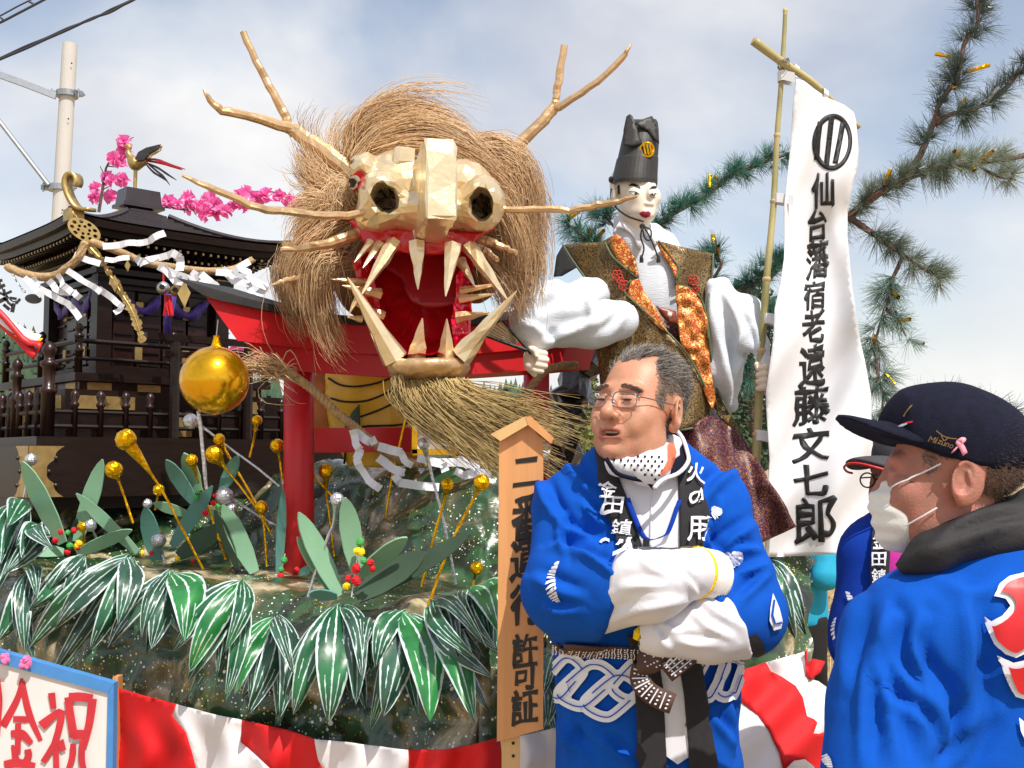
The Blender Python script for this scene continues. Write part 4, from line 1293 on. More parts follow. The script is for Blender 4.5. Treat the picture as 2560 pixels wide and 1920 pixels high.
drape('iris', [(891 + 13.5 * math.cos(a), 452 + 17 * math.sin(a)) for a in np.linspace(0, 6.283, 24, endpoint=False)], sn_b, M['doll_skin'], ey, .011, 5, 3.36)
drape('pupil', [(889 + 10 * math.cos(a), 453 + 12.5 * math.sin(a)) for a in np.linspace(0, 6.283, 20, endpoint=False)], sn_b, M['ink'], ey, .015, 5, 3.36)
# antlers of gold paper over poles
def gpole(name, pts, rads, parent, mt='gold_paper_dull', n=9, k=16, jit=.10):
    p = spline(PL(pts), k); r = np.interp(np.linspace(0, 1, k), np.linspace(0, 1, len(rads)), rads)
    p = p + RNG.normal(size=p.shape) * .0014
    return MB().tube(p, r, n, True, jit * .6).build(name, M[mt], parent)
an = gpole('antler', [(885, 440, 3.5), (800, 372, 3.5), (748, 336, 3.5), (715, 312, 3.5)], [.032, .028, .024, .02], dragon)
gpole('antler_tine', [(722, 316, 3.5), (705, 275, 3.49), (662, 195, 3.47), (606, 80, 3.45)], [.016, .015, .013, .011], an)
gpole('antler_tine', [(730, 322, 3.5), (709, 315, 3.48), (615, 289, 3.42), (564, 278, 3.4), (532, 260, 3.38), (516, 236, 3.37), (509, 222, 3.37)], [.021, .018, .014, .015, .011, .007, .002], an)
an = gpole('antler', [(1262, 395, 3.62), (1287, 372, 3.62), (1349, 311, 3.62), (1387, 268, 3.62)], [.022, .021, .02, .019], dragon)
gpole('antler_tine', [(1385, 270, 3.62), (1390, 246, 3.62), (1396, 203, 3.61), (1410, 116, 3.6)], [.015, .013, .014, .012], an)
gpole('antler_tine', [(1385, 272, 3.62), (1403, 266, 3.6), (1454, 231, 3.58), (1504, 195, 3.56), (1555, 145, 3.54), (1571, 122, 3.53), (1578, 107, 3.53)], [.015, .013, .012, .011, .011, .006, .002], an)
# whiskers
gpole('whisker', [(920, 533, 3.22), (821, 539, 3.16), (712, 528, 3.1), (640, 517, 3.06), (535, 474, 3.0), (456, 439, 2.96)], [.011, .012, .012, .012, .010, .005], dragon, n=7, k=20)
gpole('whisker', [(1255, 524, 3.26), (1350, 524, 3.24), (1436, 523, 3.22), (1500, 512, 3.2), (1540, 506, 3.18), (1595, 489, 3.15)], [.010, .011, .011, .011, .009, .004], dragon, n=7, k=20)
gpole('whisker', [(908, 578, 3.35), (857, 598, 3.3), (785, 616, 3.22), (703, 624, 3.15)], [.02, .018, .014, .007], dragon, 'gold_paper_dull')
gpole('whisker', [(1178, 592, 3.35), (1233, 608, 3.34), (1291, 634, 3.33)], [.015, .014, .008], dragon, 'gold_paper_dull')
gpole('whisker', [(1190, 617, 3.38), (1215, 630, 3.38), (1245, 650, 3.38)], [.015, .014, .008], dragon, 'gold_paper_dull')
gpole('whisker', [(768, 690, 3.4), (720, 700, 3.36), (684, 712, 3.34)], [.012, .01, .004], dragon, 'gold_paper_dull')
# red mouth
def crump(amp, f, seed):
    return lambda x, y: amp * vnoise(np.stack([x / f, y / f, 0 * x], 1), seed)
c1 = crump(.012, 16, 5)
sheet('upper_gum', [(872, 552), (900, 560), (940, 574), (1038, 566), (1110, 574), (1197, 580), (1240, 566), (1188, 600), (1183, 640), (1150, 626), (1100, 634), (1030, 634), (985, 626), (950, 655), (925, 640), (905, 600)], lambda x, y: 3.27 + .0000016 * (x - 1075) ** 2 + c1(x, y), M['red_mouth'], dragon, .012, 9)
front = [(912, 600), (985, 612), (1075, 618), (1170, 612), (1182, 690), (1172, 780), (1160, 890), (1070, 900), (985, 895), (950, 850), (928, 760), (905, 690)]
fr_ = np.array(smooth_loop(front, 4)); cN = np.array([1060, 735])
b = MB(); L_ = len(fr_); rings = []
for t in np.linspace(0, 1, 9):
    sc_ = 1 - .32 * t ** 1.4
    r2 = cN + (fr_ - cN) * sc_
    rings.append(P(r2[:, 0], r2[:, 1], 3.31 + .24 * t + 0 * r2[:, 0]) + .006 * RNG.normal(size=(L_, 3)) * (t > 0))
V = np.concatenate(rings + [P(cN[0], cN[1], 3.56)[None]])
F = [[i * L_ + j, i * L_ + (j + 1) % L_, (i + 1) * L_ + (j + 1) % L_, (i + 1) * L_ + j] for i in range(8) for j in range(L_)] + [[8 * L_ + j, 8 * L_ + (j + 1) % L_, 9 * L_] for j in range(L_)]
put('mouth_cavity', V, F, M['red_mouth'], dragon, None, True)
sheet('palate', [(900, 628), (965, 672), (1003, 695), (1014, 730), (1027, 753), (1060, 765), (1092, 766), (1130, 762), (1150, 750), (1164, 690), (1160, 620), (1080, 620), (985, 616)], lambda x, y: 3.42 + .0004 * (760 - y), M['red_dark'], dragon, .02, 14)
cw = crump(.03, 14, 8)
sheet('cheek_foil', [(1140, 690), (1160, 660), (1176, 690), (1179, 760), (1176, 820), (1180, 880), (1150, 892), (1135, 860), (1128, 800), (1140, 740)], lambda x, y: 3.33 + cw(x, y), mat('red_film', (214, 20, 60), .18, 0, .2, 30, .3, 40, coat=.6), dragon, .004, 6, False)
sheet('cheek_foil', [(880, 655), (915, 640), (935, 700), (950, 760), (945, 800), (968, 850), (985, 890), (970, 900), (940, 845), (926, 800), (905, 740)], lambda x, y: 3.36 + .5 * cw(x, y), M['red_mouth'], dragon, .006, 8, False)
MB().ribbon(spline(PL([(925, 800, 3.3), (938, 840, 3.28), (955, 880, 3.25), (972, 912, 3.22)]), 8), .022, (1, .2, .1), .01).build('jaw_edge', M['gold_paper'], dragon)
# lower jaw: gold trough with red floor
sd = SD(P(950, 965, 3.0), P(1195, 870, 3.5) + np.array([.02, 0, .04]), .006)
sd.D = sd.ell(P(1068, 918, 3.24), (sx(106, 3.24), .13, sx(40, 3.24)))
sd.keep(sd.plane(P(1070, 897, 3.14), (0, -.12, 1)), .006)
sd.keep(sd.plane(P(1070, 948, 3.14), (0, 0, -1)), .01)
sd.cut(sd.ell(P(1068, 894, 3.24), (sx(93, 3.24), .115, sx(20, 3.24))), .006)
V, F = sd.mesh(); V = paper_crumple(V, F, .005, 20, 4); V = paper_crumple(V, F, .002, 60, 2)
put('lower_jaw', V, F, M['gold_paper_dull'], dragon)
V2, F2 = tri_loops([[(math.cos(a), math.sin(a)) for a in np.linspace(0, 6.283, 30, endpoint=False)]], .12)
c0 = P(1068, 903, 3.25)
V = np.stack([c0[0] + V2[:, 0] * sx(97, 3.24), c0[1] + V2[:, 1] * .115, c0[2] + .012 + .01 * vnoise(np.stack([V2[:, 0] * 5, V2[:, 1] * 5, 0 * V2[:, 0]], 1), 4)], 1)
put('jaw_floor', V, F2, M['red_mouth'], dragon)
# teeth: folded gold paper cones
def tooth(base, tip, w, Y0, Y1, n=6, bend=.0, mt='gold_paper', parent=dragon):
    a, e = P(*base, Y0), P(*tip, Y1)
    r = w * Y0 / FPX / 2
    k = 7; t = np.linspace(0, 1, k)
    p = a + (e - a) * t[:, None]; p[:, 2] += bend * np.sin(t * math.pi)
    rad = r * (1 - t) ** .85 * (1 + .05 * np.sin(t * 9 + base[0])) + .0015
    return MB().tube(p, rad, n, True, .12).build('tooth', M[mt], parent)
tooth((1043, 606), (1045, 724), 46, 3.25, 3.22); tooth((1132, 614), (1114, 741), 46, 3.25, 3.2)
tooth((985, 606), (903, 738), 40, 3.26, 3.14); tooth((1173, 616), (1270, 752), 40, 3.27, 3.16)
tooth((928, 604), (886, 656), 22, 3.28, 3.24); tooth((950, 610), (907, 670), 24, 3.28, 3.22)
tooth((1152, 650), (1187, 716), 26, 3.3, 3.26)
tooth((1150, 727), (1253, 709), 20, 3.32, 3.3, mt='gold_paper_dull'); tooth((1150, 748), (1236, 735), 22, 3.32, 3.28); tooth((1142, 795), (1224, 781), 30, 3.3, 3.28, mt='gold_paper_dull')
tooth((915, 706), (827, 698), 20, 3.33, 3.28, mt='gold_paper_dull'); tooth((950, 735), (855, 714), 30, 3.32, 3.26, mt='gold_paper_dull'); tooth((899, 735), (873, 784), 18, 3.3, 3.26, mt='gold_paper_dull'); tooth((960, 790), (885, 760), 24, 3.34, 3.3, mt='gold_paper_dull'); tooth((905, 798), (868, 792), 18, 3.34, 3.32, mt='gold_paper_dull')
tooth((988, 898), (869, 693), 62, 3.18, 3.1, 7); tooth((1152, 890), (1292, 727), 54, 3.18, 3.12, 7)
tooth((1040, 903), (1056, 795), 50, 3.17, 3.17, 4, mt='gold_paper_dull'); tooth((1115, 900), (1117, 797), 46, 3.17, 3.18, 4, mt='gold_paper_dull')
# beard of straw
G = []
for gd, n, s0, s1, lv in (([(1012, 952, 3.2), (1020, 996, 3.17), (1076, 1052, 3.1), (1170, 1112, 3.02), (1245, 1162, 2.94)], 480, .016, .018, .5), ([(1042, 956, 3.2), (1056, 1004, 3.14), (1122, 1066, 3.06), (1205, 1128, 2.98), (1262, 1180, 2.92)], 620, .02, .022, .5),
        ([(1080, 956, 3.2), (1110, 1002, 3.12), (1180, 1060, 3.05), (1270, 1120, 2.98)], 520, .024, .03, .55), ([(1120, 952, 3.2), (1150, 992, 3.14), (1220, 1035, 3.08), (1330, 1085, 3.0), (1420, 1110, 2.95)], 340, .022, .035, .6),
        ([(1145, 950, 3.2), (1180, 985, 3.15), (1270, 1020, 3.1), (1370, 1060, 3.04), (1480, 1105, 2.98)], 110, .015, .05, .4), ([(1120, 950, 3.16), (1190, 1040, 3.1), (1300, 1120, 3.02), (1420, 1190, 2.95)], 130, .015, .05, .4),
        ([(1000, 940, 3.16), (1005, 990, 3.15), (1015, 1040, 3.14)], 60, .01, .012, .4), ([(1150, 960, 3.17), (1260, 1010, 3.1), (1340, 1015, 3.05), (1440, 1060, 3.0)], 40, .015, .03, .4)):
    G.append(lock(PL(gd), int(n * .8), s0 * np.array([1, .8, .28]), s1 * .8, 10, .010, lv))
V, F = strands_mesh(np.concatenate(G), .0019, .0005)
put('beard', V, F, M['beard_straw'], dragon, kind='stuff')
# mane: locks of straw
LK = [  # guide, count, root spread, tip spread
 ([(888, 402, 3.52), (880, 350, 3.52), (925, 292, 3.5), (1010, 266, 3.5), (1100, 282, 3.52), (1180, 330, 3.55)], 560, .026, .035),
 ([(892, 402, 3.5), (908, 348, 3.5), (975, 308, 3.48), (1065, 304, 3.48), (1150, 340, 3.5), (1225, 400, 3.5)], 700, .026, .035),
 ([(905, 395, 3.46), (945, 350, 3.45), (1040, 320, 3.44), (1135, 345, 3.45), (1215, 410, 3.46), (1275, 490, 3.48)], 700, .025, .04),
 ([(940, 390, 3.44), (1020, 362, 3.42), (1110, 370, 3.42), (1195, 410, 3.44), (1265, 480, 3.46), (1305, 570, 3.48)], 620, .025, .04),
 ([(885, 385, 3.5), (895, 300, 3.5), (985, 232, 3.5), (1110, 225, 3.5), (1230, 260, 3.5)], 60, .02, .06),
 ([(880, 410, 3.5), (872, 370, 3.5), (882, 325, 3.5), (930, 282, 3.5), (1010, 262, 3.5)], 200, .012, .02),
 ([(1120, 398, 3.5), (1200, 365, 3.5), (1280, 378, 3.52), (1330, 445, 3.55), (1342, 545, 3.58), (1335, 650, 3.6)], 640, .025, .045),
 ([(1150, 430, 3.5), (1230, 410, 3.5), (1295, 450, 3.52), (1322, 540, 3.55), (1325, 650, 3.58), (1312, 750, 3.6)], 700, .03, .05),
 ([(1160, 460, 3.46), (1215, 470, 3.45), (1265, 520, 3.46), (1295, 600, 3.5), (1300, 690, 3.55)], 560, .03, .045),
 ([(1140, 410, 3.42), (1165, 430, 3.4), (1195, 450, 3.38), (1225, 480, 3.37)], 320, .02, .02),
 ([(1190, 600, 3.6), (1260, 630, 3.6), (1300, 690, 3.62), (1305, 750, 3.64), (1300, 785, 3.64)], 620, .035, .05),
 ([(1185, 620, 3.58), (1230, 680, 3.56), (1262, 735, 3.58), (1272, 785, 3.6)], 300, .03, .04),
 ([(1260, 540, 3.6), (1330, 590, 3.62), (1352, 670, 3.64), (1342, 750, 3.66)], 460, .04, .05),
 ([(1280, 420, 3.62), (1340, 470, 3.64), (1362, 560, 3.66), (1362, 650, 3.68)], 420, .04, .045),
 ([(868, 480, 3.5), (805, 440, 3.5), (755, 405, 3.5), (735, 345, 3.5)], 420, .028, .05),
 ([(850, 440, 3.52), (795, 415, 3.54), (765, 380, 3.55), (745, 320, 3.55), (770, 270, 3.55)], 120, .02, .06),
 ([(860, 420, 3.52), (830, 370, 3.54), (850, 310, 3.55), (900, 270, 3.55)], 90, .02, .06),
 ([(870, 490, 3.46), (800, 470, 3.44), (748, 442, 3.44), (716, 395, 3.44)], 420, .026, .045),
 ([(870, 510, 3.44), (800, 502, 3.42), (742, 505, 3.42), (708, 545, 3.43)], 460, .026, .04),
 ([(868, 530, 3.43), (795, 530, 3.4), (738, 572, 3.41), (715, 645, 3.43)], 520, .026, .04),
 ([(850, 555, 3.46), (785, 572, 3.43), (732, 640, 3.45), (705, 720, 3.47)], 560, .028, .045),
 ([(860, 570, 3.46), (808, 620, 3.42), (775, 720, 3.44), (800, 825, 3.46)], 620, .03, .05),
 ([(868, 590, 3.46), (820, 660, 3.42), (805, 760, 3.44), (850, 870, 3.46)], 460, .03, .05),
 ([(840, 560, 3.42), (765, 600, 3.38), (725, 680, 3.4), (745, 790, 3.42)], 560, .03, .05),
 ([(860, 640, 3.42), (780, 650, 3.36), (768, 745, 3.38), (822, 860, 3.4), (862, 905, 3.4)], 160, .03, .05),
 ([(700, 640, 3.6), (690, 700, 3.58), (715, 790, 3.56), (750, 850, 3.55)], 200, .03, .04),
 ([(870, 500, 3.40), (850, 470, 3.39), (830, 500, 3.38), (835, 560, 3.38)], 360, .03, .03),
]
def inset(g):
    return [(x + (22 if x < 800 else 0) - (16 if x > 1300 else 0), y, Y) for x, y, Y in g]
G = [lock(PL(inset(g)), int(n * .55), a * .6, b_ * .38, 10, .010, .4) for g, n, a, b_ in LK]
G += [lock(PL(inset(g)), max(8, n // 22), a * .8, b_ * .8, 10, .014, .5) for g, n, a, b_ in LK]
for i, nm in ((0, 'mane'), (1, 'mane')):
    S = np.concatenate(G[i::2])
    V, F = strands_mesh(S, RNG.uniform(.0009, .0018, len(S)), .0004)
    put(nm, V, F, M['straw'] if i == 0 else mat('straw_b', (184, 140, 98), .5, 0, .3, 2.5, spec=.6, col2=(218, 180, 134), detail=2), dragon, kind='stuff')
# yellow belly of the dragon's coiled body seen through the gate
by = mat('belly_yellow', (214, 168, 24), .4, 0, .16, 8, .2, 20, coat=.2)
cb = crump(.02, 60, 2)
bodyY = lambda x, y: 4.15 - .10 * np.sqrt(np.clip(1 - ((x - 925) / 130.) ** 2, 0, 1)) + cb(x, y)
yb = sheet('belly', [(800, 900), (1060, 900), (1070, 1000), (1040, 1160), (960, 1170), (870, 1165), (825, 1080), (810, 980)], bodyY, by, dragon, .02, 14)
for pts in ([(820, 945), (850, 962), (890, 966), (940, 958), (990, 940)], [(825, 995), (860, 1004), (910, 1003), (950, 990), (995, 968)], [(900, 1042), (940, 1028), (980, 1010), (1030, 985)], [(860, 1160), (880, 1075), (1000, 1062), (1040, 1048)]):
    sheet('belly_line', stroke_loop(spline(pts, 14)[:, :2], 5), lambda x, y: bodyY(x, y) - .006, M['ink'], dragon, .002, 12)
sheet('tail_scale', [(860, 1070), (880, 1030), (898, 1010), (900, 1065), (890, 1100)], lambda x, y: bodyY(x, y) - .03, M['card_dark'], dragon, .006, 12)
sheet('claw_pad', [(770, 880), (820, 900), (820, 1000), (850, 1080), (800, 1100), (770, 1060)], lambda x, y: 4.1 + cb(x, y), M['orange_brown'], dragon, .02, 14)
# ================================================================== FLOAT: painted rockwork, curtain, decorations
def YfX(X):
    X = np.asarray(X, float)
    return 2.78 + np.where(X < -.1, (-.1 - X) * .55, 0) + np.where(X > .1, (X - .1) * 1.1, 0)
def Yfp(x):
    Y = np.full(np.shape(x), 2.9)
    for _ in range(6): Y = YfX((np.asarray(x, float) - 1280) / FPX * Y)
    return Y
# camouflage painted glossy paper
rk, n, l, b = newmat('painted_rock_paper')
tc = n.new('ShaderNodeTexCoord')
nz = n.new('ShaderNodeTexNoise'); nz.inputs['Scale'].default_value = 5.5; nz.inputs['Detail'].default_value = 5; nz.inputs['Distortion'].default_value = .6
l.new(tc.outputs['Object'], nz.inputs['Vector'])
rp_ = n.new('ShaderNodeValToRGB'); cr = rp_.color_ramp
cols = [(.26, (20, 26, 20)), (.38, (34, 48, 34)), (.46, (44, 82, 50)), (.52, (60, 74, 46)), (.575, (116, 108, 80)), (.63, (186, 172, 140)), (.70, (52, 86, 56))]
cr.elements[0].position = cols[0][0]; cr.elements[0].color = lin(cols[0][1])
cr.elements[1].position = cols[-1][0]; cr.elements[1].color = lin(cols[-1][1])
for p_, c_ in cols[1:-1]:
    e_ = cr.elements.new(p_); e_.color = lin(c_)
l.new(nz.outputs['Fac'], rp_.inputs[0]); l.new(rp_.outputs[0], b.inputs['Base Color'])
b.inputs['Roughness'].default_value = .3
b.inputs['Coat Weight'].default_value = .6; b.inputs['Coat Roughness'].default_value = .12
bp = n.new('ShaderNodeBump'); bp.inputs['Strength'].default_value = .55; bp.inputs['Distance'].default_value = .012
vb = n.new('ShaderNodeTexNoise'); vb.inputs['Scale'].default_value = 16; vb.inputs['Detail'].default_value = 4; vb.inputs['Distortion'].default_value = 1.2
l.new(tc.outputs['Object'], vb.inputs['Vector']); l.new(vb.outputs['Fac'], bp.inputs['Height']); l.new(bp.outputs[0], b.inputs['Normal'])
speckle(rk, (244, 244, 240), 95, .36, .50, 1.3)
speckle(rk, (214, 190, 40), 120, .36, .50, 4.1)
speckle(rk, (240, 240, 236), 42, .30, .58, 7.7)
prof = np.array([(-.09, .60), (-.10, .68), (-.10, .80), (-.08, .92), (-.03, 1.02), (.06, 1.085), (.18, 1.10), (.35, 1.09), (.55, 1.09), (.72, 1.12), (.86, 1.24), (.98, 1.38), (1.15, 1.44), (1.4, 1.40), (1.7, 1.2)])
nu, nv = 300, 130
Xs = np.linspace(-2.75, .62, nu)
pr = spline(np.c_[prof, 0 * prof[:, 0]], nv)[:, :2]
X2, k2 = np.meshgrid(Xs, np.arange(nv))
dy = pr[k2, 0]; zz0 = pr[k2, 1]
back = np.clip((zz0 - 1.10) / .34, 0, 1) * (dy > .6)
hb2 = np.interp(X2, [-2.7, -1.5, -1.1, -.9, -.3, .1, .5, 1.7], [.66, .62, .7, 1.1, 1.15, 1.0, .1, .0])
zz1 = np.where(dy > .6, 1.10 + (zz0 - 1.10) * hb2, zz0)
Y2 = YfX(X2) + dy
V = np.stack([X2, Y2, zz1], -1).reshape(-1, 3)
ii = np.arange(nu * nv).reshape(nv, nu)
F = np.stack([ii[:-1, :-1], ii[:-1, 1:], ii[1:, 1:], ii[1:, :-1]], -1).reshape(-1, 4)
N_ = vnormals(V, F)
am = np.interp(dy.ravel(), [0, .2, .6, .8, 1.7], [1, .55, .5, 1.1, 1])
q_ = V * np.array([1, 1, 1.0])
def facets(q, f, seed):
    """crumpled sheet: folds along random planes"""
    rs = np.random.default_rng(seed); h = 0
    w = vnoise(q * f * .5, seed)[:, None] * .35
    for _ in range(7):
        d = rs.normal(size=3); d /= np.linalg.norm(d)
        t = (q + w * .2) @ d * f + rs.uniform(0, 9)
        h = np.maximum(h, np.abs((t % 2) - 1) * rs.uniform(.7, 1)) if not np.isscalar(h) else np.abs((t % 2) - 1)
    return h
disp = .05 * vnoise(q_ * 3.1, 1) - .10 * facets(q_, 3.1, 2) - .05 * facets(q_, 7.5, 3) - .022 * facets(q_, 17, 4) + .09
V = V + N_ * (disp * am)[:, None]
rock = put('rockwork', V, F, rk, base=(-.4, 3.0, .6), smooth=False, label='crumpled glossy paper rockwork painted green and brown with white spatter on the float', cat='rockwork')
rock_b = bvh_of(V, F)
t = thing('parade_float', 'timber parade float bed under the painted rockwork and striped curtain', 'float', (-.4, 4.4, 0))
b = MB()
Xc = np.array([-2.8, -.1, .1, .7])
Yc = YfX(Xc) + .34
top = [(x, y, .74) for x, y in zip(Xc, Yc)] + [(.7, 6.0, .74), (-2.8, 6.4, .74)]
bot = [(x, y, .60) for x, y, z in top]
b.add(top + bot, [[0, 1, 2, 3, 4, 5], [11, 10, 9, 8, 7, 6]] + [[j, j + 6, (j + 1) % 6 + 6, (j + 1) % 6] for j in range(6)])
b.build('deck', M['wood'], t)
for x, y in ((-2.4, 4.4), (-.1, 3.1), (.6, 4.0), (-2.2, 6.0), (.6, 5.8)):
    MB().box((x, y, .3), (.06, .06, .3)).build('trestle_leg', M['wood'], t)
MB().box(P(291, 1830, 3.24) , (.008, .02, .16)).build('corner_batten', M['wood'], t)
MB().ribbon(PL([(296, 1712), (345, 1730), (380, 1752)], 3.33), .03, (0, 0, 1), .02).build('edge_plank', M['wood'], t)
MB().ribbon(PL([(965, 1862), (1010, 1880), (1060, 1884)], 2.95), .03, (0, 0, 1), .02).build('edge_plank', M['orange_brown'], t)

# red and white curtain
def waves(seed, a=.022):
    return lambda x, y: Yfp(x) - .16 - a * np.sin(x / 17. + .8 * np.sin(y / 31. + seed)) * np.clip((y - 1700) / 200, .15, 1) + .010 * np.sin((x + 1.6 * y) / 55.)
mred = mat('curtain_red', (206, 10, 20), .75, 0, .06, 12, .12, 300)
mwh = mat('curtain_white', (218, 215, 218), .8, 0, .03, 12, .12, 300)
topL = [(286, 1718), (360, 1740), (441, 1760), (520, 1783), (604, 1801), (660, 1812), (712, 1823), (786, 1848), (893, 1859), (1020, 1875), (1110, 1875), (1182, 1862), (1248, 1844), (1298, 1841), (1392, 1819), (1480, 1800), (1560, 1780)]
def top_at(x): return float(np.interp(x, [p[0] for p in topL], [p[1] for p in topL]))
curt = thing('striped_curtain', 'red and white striped festival curtain hung along the front left edge of the float', 'curtain', P(800, 2300, 2.95) * np.array([1, 1, 0]) + np.array([0, 0, .3]))
bounds = [[(286, 1718), (292, 1800), (290, 1930), (290, 2150)], [(441, 1760), (431, 1790), (465, 1830), (480, 1880), (492, 1930), (500, 2150)], [(604, 1801), (602, 1855), (642, 1890), (684, 1930), (700, 2150)], [(786, 1848), (789, 1870), (795, 1900), (812, 1930), (830, 2150)], [(1020, 1875), (1022, 1900), (1020, 1930), (1015, 2150)], [(1250, 1844), (1254, 1880), (1256, 1930), (1250, 2150)], [(1560, 1780), (1570, 1930), (1570, 2150)]]
w1 = waves(.4)
for i in range(len(bounds) - 1):
    A, B = bounds[i], bounds[i + 1]
    tp = [(x, top_at(x)) for x in np.linspace(A[0][0], B[0][0], 8)]
    sheet('stripe', tp + B[1:] + A[:0:-1], w1, mred if i % 2 == 0 else mwh, curt, .003, 13, label=('red' if i % 2 == 0 else 'white') + ' cloth stripe')
cr2 = thing('striped_curtain', 'red and white curtain end blown into a curve at the right of the float', 'curtain', P(1900, 2200, 3.2) * np.array([1, 1, 0]) + np.array([0, 0, .3]))
YR2 = lambda x, y: 3.02 + (x - 1600) * .0007 + .09 * np.cos((x - 1700) / 150. + (y - 1750) / 130.) + .02 * np.sin(x / 14. - y / 60.) * np.clip((1720 - y) / 60, 0, 1) + .012 * np.sin((x + y) / 23.)
ze = lambda L: zz(1280, 1320, L)
sheet('white_field', ze([(1400, 1040), (1540, 1000), (1755, 928), (1900, 890), (2030, 850), (2040, 950), (2045, 1040), (2120, 1060), (2230, 1140), (2260, 1400), (2230, 2100), (1400, 2100)]), YR2, mwh, cr2, .003, 13)
yo = lambda d: (lambda x, y: YR2(x, y) - d)
sheet('red_stripe', ze([(1500, 1012), (1540, 998), (1755, 928), (1790, 990), (1870, 1030), (1960, 1090), (2010, 1170), (2040, 1300), (2090, 1322), (2112, 1345), (2085, 1420), (2130, 1425), (2210, 1395), (2200, 1700), (2180, 2100), (1960, 2100), (1900, 1750), (1850, 1560), (1780, 1400), (1700, 1290), (1590, 1205), (1500, 1190)]), yo(.005), mred, cr2, .003, 13)
sheet('red_end', ze([(2022, 852), (2038, 848), (2040, 930), (2082, 903), (2168, 922), (2130, 1000), (2060, 1052), (2030, 1010)]), yo(.008), mred, cr2, .003, 12)
sheet('white_fold', ze([(1900, 1665), (1955, 1612), (2030, 1602), (2090, 1650), (2120, 1800), (1950, 1800)]), yo(.03), mwh, cr2, .003, 13)

# painted board at the lower left
bd = thing('notice_board', 'white board with blue frame and red brush lettering at the lower left corner', 'sign', P(140, 2000, 2.9) * np.array([1, 1, 0]) + np.array([0, 0, .2]))
zl = lambda L: zz(0, 1320, L)
sheet('panel', zl([(-300, 770), (0, 855), (785, 1075), (770, 2200), (-300, 2200)]), 2.95, mat('board_white', (214, 210, 208), .6, 0, .05, 6), bd, .02, 60, False)
sheet('frame_top', zl([(-300, 768), (0, 853), (787, 1074), (745, 1142), (0, 937), (-300, 855)]), 2.942, mat('frame_blue', (66, 128, 190), .6, 0, .12, 10), bd, .03, 40, False)
sheet('frame_side', zl([(787, 1076), (770, 2200), (722, 2200), (746, 1144)]), 2.942, bpy.data.materials['frame_blue'], bd, .03, 40, False)
bred = mat('brush_red', (186, 40, 52), .6, 0, .12, 20)
ystk = 2.9485
for pts, w in (  # strokes of the two large brushed characters and the edge of a third
    ([(150, 1040), (120, 1180), (20, 1370)], [20, 45, 55]), ([(150, 1060), (200, 1280), (280, 1470)], [40, 48, 30]), ([(90, 1320), (175, 1325), (185, 1345)], [40, 46, 40]), ([(125, 1350), (122, 1560)], [42, 40]), ([(75, 1425), (150, 1425), (215, 1490)], [50, 62, 40]), ([(85, 1500), (110, 1600)], [20, 50]), ([(190, 1530), (195, 1580), (150, 1640)], [46, 50, 30]), ([(30, 1640), (120, 1625), (240, 1650)], [60, 62, 50]),
    ([(355, 1140), (370, 1250)], [50, 40]), ([(285, 1370), (330, 1330), (400, 1275), (425, 1290), (380, 1480), (295, 1620)], [70, 60, 40, 52, 44, 40]), ([(385, 1480), (390, 1700)], [40, 40]), ([(410, 1470), (440, 1540)], [60, 36]),
    ([(475, 1170), (560, 1168), (640, 1180)], [60, 62, 60]), ([(468, 1170), (510, 1450)], [50, 60]), ([(640, 1180), (620, 1330), (580, 1500)], [60, 55, 44]), ([(500, 1430), (580, 1425)], [70, 60]), ([(505, 1490), (500, 1580), (460, 1700)], [40, 46, 30]), ([(570, 1470), (565, 1600), (590, 1720)], [44, 44, 40]),
    ([(-10, 1040), (0, 1200), (-10, 1450)], [20, 34, 16])):
    p_ = spline(np.array(zl(pts))[:, :2], 12); w_ = np.interp(np.linspace(0, 1, 12), np.linspace(0, 1, len(w)), w) * .36
    ystk -= .0005
    sheet('lettering', stroke_loop(p_, w_), ystk, bred, bd, .001, 30, False)
for x, y, r in ((35, 905, 16), (180, 930, 30)):
    b = MB()
    for k in range(14): b.ball(P(*zl([(x + random.uniform(-r, r), y + random.uniform(-r, r))])[0], 2.925), random.uniform(.004, .009), 6, .3)
    b.build('paper_scrap', M['pink_paper'], bd)
sheet('painted_board', zl([(-60, 1320), (40, 1325), (75, 1400), (70, 1530), (10, 1600), (-60, 1610)]), 3.12, M['orange_brown'], None, .012, 30, False, label='orange painted board with dark line drawing at the left edge among the leaves', cat='board')
sheet('drawn_line', stroke_loop(zl([(-20, 1460), (30, 1455), (90, 1450)]), 5), 3.115, M['ink'], bpy.data.objects['painted_board'], .001, 30, False)
sheet('drawn_line', stroke_loop(zl([(0, 1470), (22, 1520), (0, 1580)]), 4), 3.115, M['ink'], bpy.data.objects['painted_board'], .001, 30, False)

